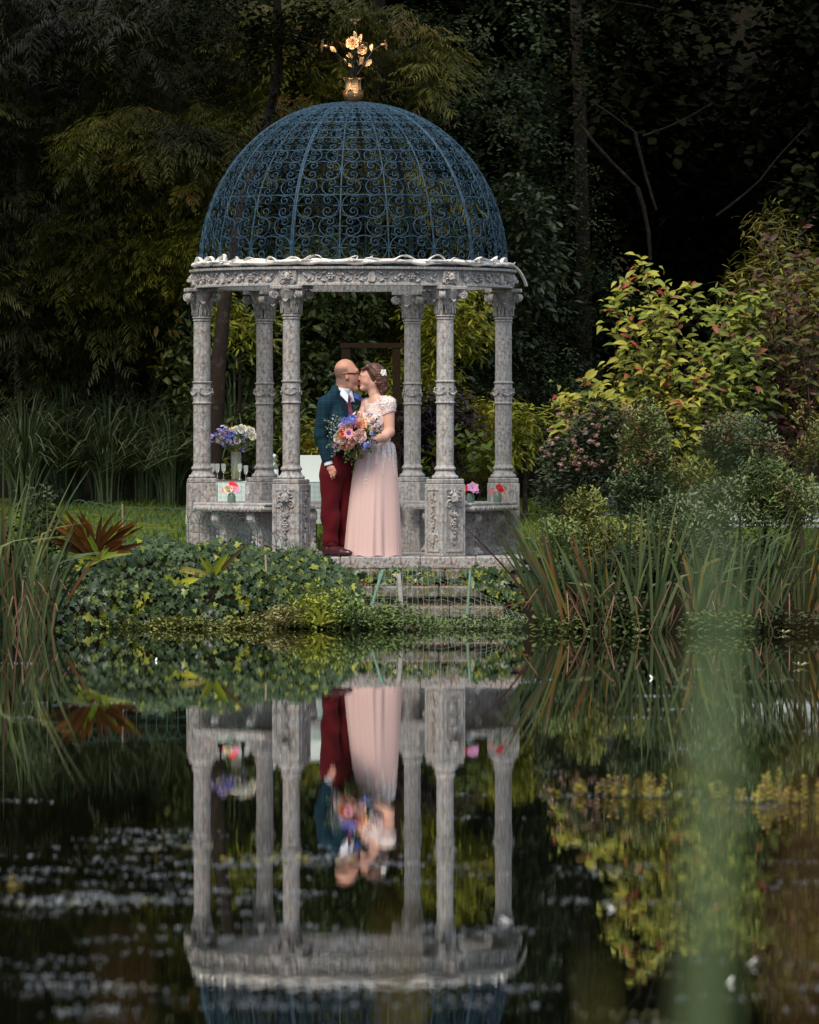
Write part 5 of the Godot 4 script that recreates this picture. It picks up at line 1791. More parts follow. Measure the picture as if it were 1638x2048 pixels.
func make_man() -> void:
	var root := thing("person", "bald man in blue checked jacket and red trousers kissing the bride", "person", J(668, 1112))
	var back := Transform3D(Basis(), -root.position)
	var turn := Basis(Vector3.UP, deg_to_rad(44))
	var front := turn * Vector3.BACK
	var sk := Color(0.50, 0.255, 0.185)
	# -- the body: torso and limbs on a coarse grid, head and hand on fine ones
	var body := MB.new()
	var mottle := noise(FastNoiseLite.TYPE_SIMPLEX_SMOOTH, 14.0, 2, 5)
	body.tint = sk
	var f := Field.new(J(618, 1115, -0.35), J(775, 765, 0.32), 0.014)
	f = Field.new(Vector3(J(618, 1115).x, J(0, 1112).y, COUPLE_Z - 0.36), Vector3(J(780, 0).x, J(0, 768).y, COUPLE_Z + 0.32), 0.014)
	f.ell(J(679, 838), Vector3(0.150, 0.19, 0.095), turn)
	f.ell(J(671, 900), Vector3(0.14, 0.19, 0.09), turn)
	f.ell(J(671, 945), Vector3(0.15, 0.12, 0.10), turn)
	f.cap(J(653, 803, 0.10), J(710, 803, -0.11), 0.045, 0.045)
	f.cap(J(651, 806, 0.11), J(641, 870, 0.11), 0.044, 0.038)
	f.cap(J(641, 870, 0.10), J(658, 932, 0.13), 0.037, 0.026)
	f.cap(J(711, 806, -0.11), J(733, 865, -0.18), 0.044, 0.038)
	f.cap(J(733, 865, -0.18), J(766, 872, -0.20), 0.037, 0.028)
	f.cap(J(766, 872, -0.20), J(782, 874, -0.16), 0.034, 0.02)
	f.cap(J(686, 772), J(682, 800), 0.058, 0.066)
	for s in [[658, 0.05, 660, 662, 0.04], [684, -0.06, 688, 688, -0.05]]:
		f.cap(J(s[0], 950, s[1]), J(s[2], 1035, s[1]), 0.075, 0.052)
		f.cap(J(s[2], 1035, s[1]), J(s[3], 1098, s[4]), 0.05, 0.038)
	f.mesh(body)
	# head, in profile towards the bride
	f = Field.new(J(660, 806, -0.13), J(732, 708, 0.13), 0.005)
	f.ell(J(690.5, 742), Vector3(0.100, 0.108, 0.078), Basis(), 0.02)
	f.ell(J(702, 755), Vector3(0.072, 0.092, 0.064), Basis(), 0.04)
	f.cap(J(692, 770, 0.028), J(710, 777, 0.006), 0.036, 0.022, 0.03)
	f.cap(J(692, 770, -0.028), J(710, 777, -0.006), 0.036, 0.022, 0.03)
	f.cap(J(714, 741, 0.03), J(714, 741, -0.03), 0.012, 0.012, 0.022)
	f.cap(J(717, 746, -0.012), J(721.5, 757, -0.012), 0.009, 0.012, 0.014)
	f.ell(J(719, 758, -0.012), Vector3(0.012, 0.009, 0.017), Basis(), 0.01)
	f.ell(J(716, 766), Vector3(0.013, 0.007, 0.022), Basis(), 0.010)
	f.ell(J(715, 769.5), Vector3(0.013, 0.007, 0.019), Basis(), 0.008)
	f.ell(J(711, 778), Vector3(0.020, 0.016, 0.022), Basis(), 0.018)
	f.ell(J(713.5, 748.5, 0.035), Vector3(0.014, 0.011, 0.016), Basis(), 0.010, true)
	f.ell(J(713, 748.5, 0.032), Vector3(0.0115, 0.010, 0.013), Basis(), 0.004)
	f.ell(J(693.5, 753.5, 0.078), Vector3(0.016, 0.030, 0.011), Basis(Vector3.BACK, 0.15), 0.010)
	f.ell(J(694.5, 752, 0.088), Vector3(0.008, 0.016, 0.006), Basis(), 0.006, true)
	f.cap(J(686, 768), J(683, 798), 0.060, 0.066, 0.03)
	f.cap(J(682, 762), J(681, 790), 0.036, 0.045, 0.03)
	f.mesh(body, func(p: Vector3) -> Color:
		var px := 819.0 + (p.x - 0.52) * LENS / (60.0 - p.z)
		var py := 868.0 - (p.y - 1.695) * LENS / (60.0 - p.z)
		var c := sk * (1.0 + 0.10 * mottle.get_noise_3dv(p) + 0.06 * mottle.get_noise_3dv(p * 4.0))
		var stub := smoothstep(700, 692, px) * smoothstep(731, 740, py) * smoothstep(776, 766, py)
		c = c.lerp(Color(0.115, 0.08, 0.068), 0.8 * stub)
		c = c.lerp(Color(0.30, 0.17, 0.135), 0.6 * smoothstep(763, 768, py) * smoothstep(700, 706, px) * smoothstep(787, 783, py))
		if px > 714.5 and py > 764.0 and py < 771.5:
			c = Color(0.42, 0.14, 0.12)
		if Vector2(px - 690.5, py - 752).length() < 7.5 and p.z > COUPLE_Z + 0.062:
			c = Color(0.52, 0.24, 0.18)
		return c)
	# right hand, hanging, fingers a little curled
	f = Field.new(J(640, 968, 0.04), J(682, 922, 0.24), 0.004)
	f.cap(J(658, 929, 0.13), J(660, 937, 0.135), 0.026, 0.027, 0.015)
	f.cap(J(655.5, 938, 0.125), J(655, 946, 0.125), 0.016, 0.014, 0.014)
	f.cap(J(660, 937, 0.135), J(661, 946.5, 0.145), 0.017, 0.015, 0.014)
	f.cap(J(665, 937, 0.145), J(666.5, 946, 0.155), 0.016, 0.014, 0.014)
	finger(f, J(653.0, 946, 0.118), J(652.8, 951, 0.122), J(654.5, 955, 0.112), 0.0090)
	finger(f, J(657.6, 947, 0.135), J(657.8, 953, 0.140), J(659.5, 957.5, 0.128), 0.0096)
	finger(f, J(662.4, 947, 0.150), J(662.8, 953.5, 0.154), J(664.4, 958, 0.142), 0.0098)
	finger(f, J(666.9, 946, 0.158), J(667.6, 952, 0.164), J(668.8, 956, 0.152), 0.0094)
	f.cap(J(666, 934, 0.15), J(670.5, 942, 0.165), 0.013, 0.0105, 0.012)
	f.cap(J(670.5, 942, 0.165), J(671, 948.5, 0.16), 0.0105, 0.008, 0.005)
	body.tint = Color(0.52, 0.25, 0.185)
	f.mesh(body)
	put("body", body.done(), M.skin, root, back)
	# -- trousers
	var tr := MB.new()
	f = Field.new(Vector3(J(628, 0).x, J(0, 1100).y, COUPLE_Z - 0.2), Vector3(J(722, 0).x, J(0, 900).y, COUPLE_Z + 0.22), 0.010)
	f.ell(J(671, 940), Vector3(0.166, 0.15, 0.116), turn, 0.04)
	f.ell(J(674, 916), Vector3(0.150, 0.10, 0.100), turn, 0.03)
	f.cap(J(660.5, 955, 0.05), J(661, 1035, 0.055), 0.098, 0.078, 0.04)
	f.cap(J(661, 1035, 0.055), J(660, 1098, 0.05), 0.078, 0.066, 0.03)
	f.cap(J(684, 955, -0.06), J(688, 1035, -0.05), 0.092, 0.076, 0.012)
	f.cap(J(688, 1035, -0.05), J(690, 1096, -0.06), 0.076, 0.066, 0.012)
	f.trim(J(0, 1091.5), Vector3.DOWN)
	f.each(func(p: Vector3, d: float) -> float:
		var low := smoothstep(1.02, 0.62, p.y)
		var w := sin(p.y * 40.0 + p.x * 30.0 + 2.0 * sin(p.x * 17.0)) * 0.010 * low + 0.006 * sin(p.y * 21.0 - p.x * 34.0) * smoothstep(1.25, 1.05, p.y)
		return d + w + 0.0035 * sin(p.x * 60.0 + p.y * 9.0))
	f.mesh(tr)
	for s in [[660, 0.05, 0.072], [690, -0.06, 0.071]]:       # turned up cuffs
		tr.lathe([Vector2(s[2] - 0.008, -0.02), Vector2(s[2], -0.019), Vector2(s[2] + 0.003, 0.0), Vector2(s[2] - 0.002, 0.018), Vector2(s[2] - 0.010, 0.02)], 20, Transform3D(Basis(), J(s[0], 1088, s[1])), func(g: float, k: int, r: float) -> float: return r + 0.004 * sin(g * 3.0 + k) + 0.003 * sin(g * 7.0))
	put("trousers", tr.done(), M.trousers, root, back)
	# -- shoes
	for s in [[655, 0.06, 1.0], [686, -0.08, 0.98]]:
		var sh := MB.new()
		var heel := J(s[0], 1104, s[1])
		heel.y = FLOOR
		var dir := Vector3(0.70, 0, 0.52).normalized()
		f = Field.new(heel - Vector3(0.12, 0.0, 0.1), heel + Vector3(0.34, 0.17, 0.32), 0.006)
		f.cap(heel + Vector3(0, 0.045, 0), heel + dir * 0.16 + Vector3(0, 0.036, 0), 0.042, 0.045, 0.02)
		f.ell(heel + dir * 0.19 + Vector3(0, 0.032, 0), Vector3(0.045, 0.034, 0.09), Basis(Vector3.UP, atan2(dir.x, dir.z)), 0.02)
		f.cap(heel + Vector3(0, 0.05, 0), heel + Vector3(0, 0.12, 0), 0.044, 0.042, 0.03)
		f.cap(heel + dir * 0.06 + Vector3(0, 0.06, 0), heel + dir * 0.13 + Vector3(0, 0.055, 0), 0.04, 0.03, 0.02)
		f.trim(Vector3(0, FLOOR + 0.012, 0), Vector3.DOWN)
		f.mesh(sh)
		for k in 3:
			var q := heel + dir * (0.10 + 0.022 * k) + Vector3(0, 0.098 - 0.010 * k, 0)
			var sd := dir.cross(Vector3.UP) * 0.022
			sh.tube([q - sd, q + Vector3.UP * 0.004, q + sd], [0.003], 4)
		var shoe := put("shoe", sh.done(), M.leather, root, back)
		var so := MB.new()
		var ol := []
		for k in 18:
			var a := TAU * k / 18
			var l := 0.145 * cos(a)
			ol.append(Vector2(sin(a) * (0.047 + 0.006 * cos(a)), l + 0.09))
		so.prism(ol, 0.0015, 0.014, 0.003, Transform3D(Basis(Vector3.UP, atan2(dir.x, dir.z)), heel))
		put("sole", so.done(false), M.black, shoe)
	# -- shirt with collar and cuff
	var st := MB.new()
	f = Field.new(Vector3(J(640, 0).x, J(0, 930).y, COUPLE_Z - 0.18), Vector3(J(726, 0).x, J(0, 776).y, COUPLE_Z + 0.20), 0.010)
	f.ell(J(682.5, 842), Vector3(0.163, 0.195, 0.116), turn, 0.03)
	f.ell(J(677, 885), Vector3(0.140, 0.15, 0.100), turn, 0.05)
	f.trim(J(0, 905), Vector3.DOWN)
	f.cap(J(664, 804, 0.06), J(703, 804, -0.06), 0.050, 0.050, 0.05)
	f.cap(J(684, 806), J(684, 782), 0.074, 0.068, 0.04)
	var shirt_f := f
	f.mesh(st)
	var shirt := put("shirt", st.done(), M.shirt, root, back)
	var col := MB.new()
	col.lathe([Vector2(0.080, -0.035), Vector2(0.082, -0.022), Vector2(0.076, 0.034), Vector2(0.072, 0.038), Vector2(0.067, 0.030), Vector2(0.070, -0.032)], 26, Transform3D(turned(0.25, deg_to_rad(44), 0.0), J(684, 782, 0.0)))
	for s in [-1, 1]:
		var o := J(683.5, 783)
		var rt := turn * Vector3.RIGHT
		var wing := []
		for q in [[0.060 * s, 0.030, 0.058], [0.008 * s, -0.026, 0.088], [0.042 * s, -0.100, 0.118], [0.080 * s, -0.030, 0.060]]:
			wing.append(o + rt * q[0] + Vector3.UP * q[1] + front * q[2])
		for e in [0.0, 0.006]:
			col.quad(wing[0] + front * e, wing[1] + front * e, wing[2] + front * e, wing[3] + front * e)
	put("collar", col.done(), M.shirt, shirt)
	var cf := MB.new()
	var fd := (J(658, 932, 0.13) - J(641, 870, 0.10)).normalized()
	cf.lathe([Vector2(0.036, -0.02), Vector2(0.040, -0.018), Vector2(0.041, 0.014), Vector2(0.036, 0.016), Vector2(0.034, -0.018)], 18, Transform3D(toward(fd), J(656.8, 927, 0.128)))
	put("cuff", cf.done(), M.shirt, shirt)
	# -- tie
	var tie := MB.new()
	var tp := []
	for k in 9:
		var e := k / 8.0
		var q := J(lerpf(685, 684, e), lerpf(797, 868, e), 0.0)
		tp.append(shirt_f.hit(q + front * 0.30, -front) + front * 0.009)
	tie.blade(tp, [0.016, 0.019, 0.022, 0.026, 0.029, 0.032, 0.034, 0.036, 0.038], turn * Vector3.RIGHT, -0.12)
	tie.ball(Transform3D(turn, tp[0] + front * 0.004), Vector3(0.021, 0.020, 0.014), 8, 6)
	put("tie", tie.done(), M.tie, root, back)
	# -- jacket
	var jk := MB.new()
	f = Field.new(Vector3(J(622, 0).x, J(0, 952).y, COUPLE_Z - 0.24), Vector3(J(742, 0).x, J(0, 770).y, COUPLE_Z + 0.26), 0.009)
	f.ell(J(682.5, 842), Vector3(0.185, 0.20, 0.132), turn, 0.03)
	f.ell(J(675, 902), Vector3(0.168, 0.20, 0.125), turn, 0.06)
	f.ell(J(672.5, 938), Vector3(0.180, 0.15, 0.132), turn, 0.05)
	f.cap(J(653, 808, 0.105), J(711, 808, -0.11), 0.060, 0.060, 0.06)
	f.cap(J(654, 803, 0.10), J(676, 779, 0.03), 0.052, 0.046, 0.05)
	f.cap(J(709, 803, -0.10), J(690, 782, -0.045), 0.050, 0.044, 0.05)
	f.cap(J(674, 776, -0.02), J(676, 800, 0.0), 0.050, 0.07, 0.05)
	f.cap(J(650, 808, 0.11), J(648, 818, 0.11), 0.066, 0.068, 0.03)
	f.cap(J(688, 755), J(688, 790), 0.070, 0.074, 0.012, true)
	f.cap(J(684, 784) + front * 0.145, J(684, 858) + front * 0.160, 0.122, 0.028, 0.008, true)
	f.cap(J(700, 962) + front * 0.17, J(708, 990) + front * 0.14, 0.015, 0.06, 0.012, true)
	f.trim(J(0, 942.5), Vector3(0.05, -1, 0.1))
	f.each(func(p: Vector3, d: float) -> float: return d + 0.0035 * sin(p.y * 33.0 + p.x * 21.0) * sin(p.x * 15.0 + 1.0))
	var jacket_f := f
	f.mesh(jk)
	for s in 2:
		var sh := J(650, 810, 0.115) if s == 0 else J(711, 810, -0.11)
		var el := J(640.5, 868, 0.105) if s == 0 else J(733, 865, -0.18)
		var wr := J(656, 925, 0.127) if s == 0 else J(766, 872, -0.20)
		f = Field.new(sh.min(el).min(wr) - Vector3.ONE * 0.11, sh.max(el).max(wr) + Vector3.ONE * 0.11, 0.009)
		f.cap(sh, el, 0.072, 0.058, 0.03)
		f.cap(el, wr + (wr - el).normalized() * 0.04, 0.057, 0.049, 0.02)
		f.trim(wr - (wr - el).normalized() * 0.008, wr - el)
		var ax := (wr - el).normalized()
		f.each(func(p: Vector3, d: float) -> float: return d + 0.003 * sin((p - el).dot(ax) * 62.0 + 9.0 * p.x) * smoothstep(0.16, 0.0, absf((p - el).dot(ax))))
		f.mesh(jk)
	var jacket := put("jacket", jk.done(), M.tweed, root, back)
	for s in 2:                        # lapels
		var lp := MB.new()
		var pts := []
		var hw := []
		for k in 9:
			var e := k / 8.0
			var q := J(lerpf(659, 682, e), lerpf(781, 868, e)) if s == 0 else J(lerpf(706, 688, e), lerpf(784, 868, e))
			pts.append(jacket_f.hit(q + front * 0.34, -front) + front * 0.016)
			hw.append([0.016, 0.026, 0.033, 0.038, 0.028, 0.025, 0.020, 0.013, 0.004][k])
		lp.blade(pts, hw, turn * Vector3.RIGHT, 0.08)
		put("lapel", lp.done(), M.dark_tweed, jacket)
	for k in 2:
		var bt := MB.new()
		var q := J(702 - k * 2, 895 + k * 18)
		bt.ball(Transform3D(turn, jacket_f.hit(q + front * 0.3, -front) + front * 0.002), Vector3(0.010, 0.010, 0.005), 8, 5)
		put("button", bt.done(), M.black, jacket)
	# -- glasses
	var gl := MB.new()
	gl.tube([J(684, 750, 0.082), J(688, 748.2, 0.086), J(698, 746.6, 0.080), J(714.5, 747.2, 0.062)], [0.0042], 5, 1.4)
	gl.tube([J(684, 750, -0.082), J(698, 746.6, -0.080), J(714.5, 747.2, -0.062)], [0.0035], 5)
	gl.tube([J(714.5, 747.2, 0.062), J(718.5, 747.0, 0.045), J(719.5, 747.4, 0.02), J(720, 747.0, -0.01), J(719.5, 747.2, -0.03), J(715, 747.2, -0.062)], [0.0040], 5)
	put("glasses", gl.done(), M.black, root, back)
	var bo := thing("boutonniere", "blue flower buttonhole pinned on the man's lapel", "flower", J(714, 792, 0.12))
	var bl := gilded_flower(0.034, 0.35)
	put("blue_flower", bl, petal_of(Color(0.075, 0.11, 0.42)), bo, Transform3D(toward(Vector3(0.3, 0.3, 1))))
	put("blue_flower", bl, petal_of(Color(0.06, 0.08, 0.34)), bo, Transform3D(toward(Vector3(0.8, 0.0, 1)).scaled_local(Vector3.ONE * 0.7), Vector3(0.025, -0.02, 0)))
	var lv := MB.new()
	lv.tint = Color(0.06, 0.11, 0.03)
	for k in 7:
		var a := -0.6 + k * 0.3
		var d := Vector3(sin(a), cos(a), 0.2) * 0.05
		lv.blade([Vector3.ZERO, d * 0.6, d * 1.15], [0.003, 0.012, 0.001], Vector3(cos(a), -sin(a), 0))
	put("sprig", lv.done(), M.leaf, bo)


func petal_of(c: Color) -> StandardMaterial3D:
	var key := "petal_%s" % c.to_html()
	if not M.has(key):
		var m := leafy(c, 0.7, 0.25, 0.25)
		M[key] = m
	return M[key]


func make_bride() -> void:
	var root := thing("person", "bride in blush tulle gown with white lace holding a bouquet", "person", J(746, 1112))
	var back := Transform3D(Basis(), -root.position)
	var turn := Basis(Vector3.UP, deg_to_rad(-42))
	var front := turn * Vector3.BACK
	var sk := Color(0.62, 0.355, 0.275)
	var body := MB.new()
	var mottle := noise(FastNoiseLite.TYPE_SIMPLEX_SMOOTH, 14.0, 2, 5)
	body.tint = sk
	var f := Field.new(Vector3(J(690, 0).x, J(0, 1112).y, COUPLE_Z - 0.25), Vector3(J(802, 0).x, J(0, 768).y, COUPLE_Z + 0.34), 0.012)
	f.ell(J(753, 836), Vector3(0.125, 0.17, 0.090), turn)
	f.ell(J(757, 885), Vector3(0.108, 0.14, 0.082), turn, 0.05)
	f.ell(J(752, 930), Vector3(0.15, 0.14, 0.105), turn, 0.05)
	f.cap(J(776, 807, 0.10), J(731, 806, -0.09), 0.046, 0.044, 0.04)
	f.cap(J(755, 799, 0.02), J(774, 806, 0.09), 0.036, 0.040, 0.04)
	f.cap(J(748, 778), J(753, 806), 0.048, 0.056, 0.04)
	f.cap(J(777.5, 811, 0.105), J(778.5, 864, 0.135), 0.055, 0.047, 0.02)
	f.cap(J(778.5, 864, 0.135), J(768, 874, 0.17), 0.047, 0.045, 0.02)
	f.cap(J(768, 874, 0.17), J(738, 884.5, 0.235), 0.044, 0.028, 0.02)
	f.cap(J(731, 810, -0.09), J(716, 862, 0.02), 0.046, 0.040, 0.02)
	f.cap(J(716, 862, 0.02), J(708, 889, 0.185), 0.038, 0.027, 0.02)
	for s in [[763, 0.04], [742, -0.04]]:
		f.cap(J(s[0], 940, s[1]), J(s[0] - 3, 1030, s[1]), 0.078, 0.052)
		f.cap(J(s[0] - 3, 1030, s[1]), J(s[0] - 4, 1106, s[1]), 0.05, 0.034)
	f.mesh(body)
	# head
	f = Field.new(J(708, 812, -0.13), J(776, 716, 0.13), 0.005)
	f.ell(J(745.5, 748), Vector3(0.096, 0.095, 0.074), Basis(), 0.02)
	f.ell(J(734, 757), Vector3(0.066, 0.088, 0.060), Basis(Vector3.BACK, -0.08), 0.04)
	f.cap(J(745, 768, 0.03), J(727, 776, 0.006), 0.028, 0.020, 0.03)
	f.cap(J(745, 768, -0.03), J(727, 776, -0.006), 0.028, 0.020, 0.03)
	f.cap(J(723.5, 748, 0.012), J(717.5, 757.5, 0.012), 0.008, 0.0105, 0.012)
	f.ell(J(719.5, 759, 0.012), Vector3(0.011, 0.008, 0.015), Basis(), 0.008)
	f.ell(J(720.5, 766), Vector3(0.012, 0.0065, 0.020), Basis(Vector3.BACK, 0.2), 0.008)
	f.ell(J(721.2, 769.4), Vector3(0.012, 0.0070, 0.018), Basis(), 0.006)
	f.ell(J(724, 777), Vector3(0.019, 0.017, 0.022), Basis(), 0.016)
	f.ell(J(734, 764, 0.045), Vector3(0.026, 0.026, 0.020), Basis(), 0.02)
	f.ell(J(726.5, 750.5, 0.036), Vector3(0.012, 0.010, 0.014), Basis(), 0.008)
	f.ell(J(752.5, 760, 0.070), Vector3(0.014, 0.028, 0.010), Basis(Vector3.BACK, -0.25), 0.008)
	f.ell(J(751.8, 759, 0.079), Vector3(0.007, 0.015, 0.006), Basis(), 0.005, true)
	f.cap(J(745, 768), J(752, 802), 0.050, 0.056, 0.035)
	f.mesh(body, func(p: Vector3) -> Color:
		var px := 819.0 + (p.x - 0.52) * LENS / (60.0 - p.z)
		var py := 868.0 - (p.y - 1.695) * LENS / (60.0 - p.z)
		var c := sk * (1.0 + 0.10 * mottle.get_noise_3dv(p) + 0.06 * mottle.get_noise_3dv(p * 4.0))
		if px < 722.8 and py > 763.5 and py < 771.5:
			c = Color(0.50, 0.19, 0.17)
		c = c.lerp(Color(0.66, 0.27, 0.22), 0.6 * smoothstep(8.0, 2.0, Vector2(px - 734, py - 765).length()))
		if absf(py - 752.5 - 0.12 * (px - 726)) < 0.75 and px > 720.5 and px < 731.0:
			c = c.lerp(Color(0.10, 0.05, 0.04), 0.6)
		if absf(py - 744.5 + 0.10 * (px - 726)) < 0.8 and px > 721.0 and px < 732.0:
			c = c.lerp(Color(0.16, 0.08, 0.06), 0.5)
		return c)
	# left hand closed round the stems of the bouquet, the right one behind it
	for s in 2:
		var w := J(738, 884.5, 0.235) if s == 0 else J(708, 889, 0.185)
		var g := J(716, 893, 0.245) if s == 0 else J(716, 897, 0.225)
		var u := (g - w).normalized()
		var side := Vector3(0.15, -1, 0.1).normalized()
		f = Field.new(w.min(g) - Vector3.ONE * 0.09, w.max(g) + Vector3.ONE * 0.09, 0.004)
		f.cap(w, w + u * 0.04, 0.027, 0.026, 0.015)
		f.cap(w + u * 0.03 - side * 0.016, w + u * 0.075 - side * 0.022, 0.017, 0.014, 0.014)
		f.cap(w + u * 0.03 + side * 0.016, w + u * 0.072 + side * 0.022, 0.016, 0.013, 0.014)
		for k in 4:
			var a := w + u * 0.072 + side * (-0.028 + 0.0185 * k)
			var r: float = [0.0088, 0.0092, 0.0090, 0.0080][k]
			var l: float = [0.030, 0.034, 0.031, 0.025][k]
			finger(f, a, a + u * l + Vector3(0, 0, 0.010), a + u * l * 1.2 + Vector3(0, 0, -0.018), r)
		f.cap(w + u * 0.03 - side * 0.024, w + u * 0.065 - side * 0.046, 0.012, 0.010, 0.01)
		f.cap(w + u * 0.065 - side * 0.046, w + u * 0.092 - side * 0.044, 0.010, 0.008, 0.006)
		body.tint = Color(0.60, 0.33, 0.25)
		f.mesh(body)
	put("body", body.done(), M.skin, root, back)
	# -- hair, swept back into a curled low bun
	var hr := MB.new()
	f = Field.new(J(712, 796, -0.14), J(790, 712, 0.15), 0.005)
	f.ell(J(748.5, 747), Vector3(0.104, 0.098, 0.084), Basis(), 0.02)
	f.ell(J(757, 757), Vector3(0.066, 0.070, 0.080), Basis(), 0.04)
	f.ell(J(722, 768), Vector3(0.098, 0.115, 0.25), Basis(Vector3.BACK, 0.55), 0.012, true)
	f.ell(J(754, 768, 0.10), Vector3(0.030, 0.030, 0.040), Basis(), 0.012, true)
	for q in [[763, 770, 0.03, 0.042], [767, 762, 0.03, 0.036], [770, 771, 0.0, 0.034], [765, 779, 0.02, 0.034], [759, 766, 0.055, 0.030], [771, 778, 0.03, 0.022], [763, 785, 0.03, 0.022], [768, 755, 0.02, 0.036], [756, 757, 0.065, 0.026]]:
		f.ell(J(q[0], q[1], q[2]), Vector3.ONE * q[3], Basis(), 0.012)
	f.cap(J(724, 739, 0.05), J(736, 733, 0.07), 0.012, 0.018, 0.02)
	f.cap(J(736, 733, 0.07), J(750, 750, 0.085), 0.018, 0.016, 0.02)
	f.cap(J(752, 768, 0.078), J(755, 786, 0.07), 0.006, 0.003, 0.004)
	f.each(func(p: Vector3, d: float) -> float: return d + 0.0016 * sin((p.x * 0.45 + p.y * 0.9) * 330.0 + 4.0 * sin(p.x * 37.0) + 3.0 * sin(p.z * 60.0)))
	f.mesh(hr, func(p: Vector3) -> Color: return Color(0.055, 0.024, 0.017).lerp(Color(0.14, 0.062, 0.038), 0.45 + 0.25 * sin((p.x * 0.45 + p.y * 0.9) * 330.0 + 4.0 * sin(p.x * 37.0) + 3.0 * sin(p.z * 60.0)) + 0.3 * sin((p.x * 0.5 + p.y) * 71.0 + 2.0 * sin(p.x * 60.0))))
	var hair := put("hair", hr.done(), M.hair, root, back)
	var pin := MB.new()
	for q in [[765, 742, 0.085, 0.012], [769, 745, 0.08, 0.014], [766, 749, 0.085, 0.012], [771, 749, 0.075, 0.010], [763, 746, 0.088, 0.009], [770, 741, 0.075, 0.008]]:
		for k in 5:
			var a := TAU * k / 5
			var c := J(q[0], q[1], q[2])
			pin.ball(Transform3D(Basis(Vector3.BACK, a), c + Vector3(cos(a), sin(a), 0) * q[3] * 0.7), Vector3(0.75, 0.5, 0.4) * q[3], 6, 4)
	put("hair_clip", pin.done(), M.shell, hair)
	# -- bodice
	var bd := MB.new()
	f = Field.new(Vector3(J(705, 0).x, J(0, 905).y, COUPLE_Z - 0.2), Vector3(J(802, 0).x, J(0, 782).y, COUPLE_Z + 0.27), 0.007)
	f.ell(J(753, 838), Vector3(0.138, 0.17, 0.104), turn, 0.03)
	f.ell(J(757, 886), Vector3(0.118, 0.12, 0.093), turn, 0.06)
	for s in [-1, 1]:
		f.ell(J(750, 846) + turn * Vector3(s * 0.062, 0, 0.072), Vector3(0.058, 0.062, 0.052), turn, 0.04)
	f.cap(J(772, 806, 0.10), J(734, 806, -0.09), 0.050, 0.050, 0.05)
	f.cap(J(752, 768), J(751, 794), 0.085, 0.078, 0.012, true)
	f.cap(J(750, 792) + front * 0.115, J(750, 829) + front * 0.135, 0.082, 0.012, 0.008, true)
	f.trim(J(0, 900), Vector3.DOWN)
	var bodice_f := f
	bd.tint = Color(0.68, 0.52, 0.49)
	f.mesh(bd)
	# the little cap sleeve lies over the shoulder and ends a hand's breadth down the arm
	var arm := J(777.5, 808, 0.105)
	f = Field.new(arm - Vector3.ONE * 0.14, arm + Vector3.ONE * 0.14, 0.006)
	f.cap(J(768, 802, 0.075), arm, 0.050, 0.060, 0.03)
	f.cap(arm, J(778.5, 838, 0.12), 0.062, 0.060, 0.02)
	f.cap(J(751, 768), J(751, 794), 0.085, 0.078, 0.012, true)
	f.trim(J(781, 826, 0.11), Vector3(0.38, -1.0, 0.10))
	f.mesh(bd)
	var sleeve_f := f
	var bodice := put("bodice", bd.done(), M.tulle, root, back)
	# -- skirt of soft tulle folds down to the floor
	var rows := [[884, 735, 786], [896, 728, 789], [910, 716, 791.5], [928, 709, 794], [950, 704, 797], [1000, 697, 800.5], [1050, 691, 803.5], [1090, 687, 805.5], [1111.5, 685.5, 806.5]]
	var skirt_at := func(u: float, v: float) -> Vector3:
		var r := v * (rows.size() - 1)
		var k := mini(int(r), rows.size() - 2)
		var e := r - k
		var py := lerpf(rows[k][0], rows[k + 1][0], e)
		var a := J(lerpf(rows[k][1], rows[k + 1][1], e), py)
		var b := J(lerpf(rows[k][2], rows[k + 1][2], e), py)
		var c := (a + b) / 2
		var half := (b.x - a.x) / 2
		var g := u * TAU
		var y := smoothstep(0.12, 1.0, v)
		var fold := 0.030 * y * (sin(g * 17.0 + 2.4 * sin(g * 3.0 + 0.7) + 0.6 * v) * 0.5 * (0.6 + 0.4 * sin(g * 4.0 + 1.0)) + sin(g * 29.0 + 3.0 * sin(g * 5.0 + v * 2.0)) * 0.40 * (0.5 + 0.5 * sin(g * 6.0)) + sin(g * 6.0 + v + 1.0) * 0.75)
		var q := Vector3(sin(g) * half, 0, cos(g) * half * lerpf(0.82, 0.86, v))
		return c + q * (1.0 + fold * 1.9 - 0.035 * y) + Vector3(0, 0.006 * sin(g * 9.0) * smoothstep(0.9, 1.0, v), 0)
	var skm := MB.new()
	skm.tint = Color(0.60, 0.425, 0.40)
	skm.sheet(260, 30, func(u: float, v: float) -> Vector3: return skirt_at.call(u, v))
	var skirt := put("skirt", skm.done(), M.tulle, root, back)
	# -- lace: small white leaves and petals on the bodice, sprays of them trailing down the skirt
	var lc := MB.new()
	var petal := func(p: Vector3, n: Vector3, dir: Vector3, l: float, w: float) -> void:
		var s := n.cross(dir).normalized()
		lc.blade([p, p + dir * l * 0.5 + n * 0.003, p + dir * l], [w * 0.25, w, w * 0.1], s, 0.3)
	for k in 2000:
		var g := rnd(-2.2, 1.9)
		var py := rnd(789, 900)
		var c := J(754, py)
		var od := Vector3(sin(g), 0, cos(g))
		var q := bodice_f.hit(c + od * 0.30, -od, 0.29)
		if bodice_f.sample(q) > 0.004 or q.distance_to(c) < 0.03:
			continue
		var dens := sin(q.x * 70.0 + 3.0 * sin(q.y * 45.0)) * sin(q.y * 60.0 + 2.0)
		if dens < -0.25:
			continue
		var a := rnd(0, TAU)
		var tan := od.cross(Vector3.UP)
		petal.call(q + od * 0.003, od, (tan * cos(a) + Vector3.UP * sin(a)), rnd(0.010, 0.019), rnd(0.003, 0.0055))
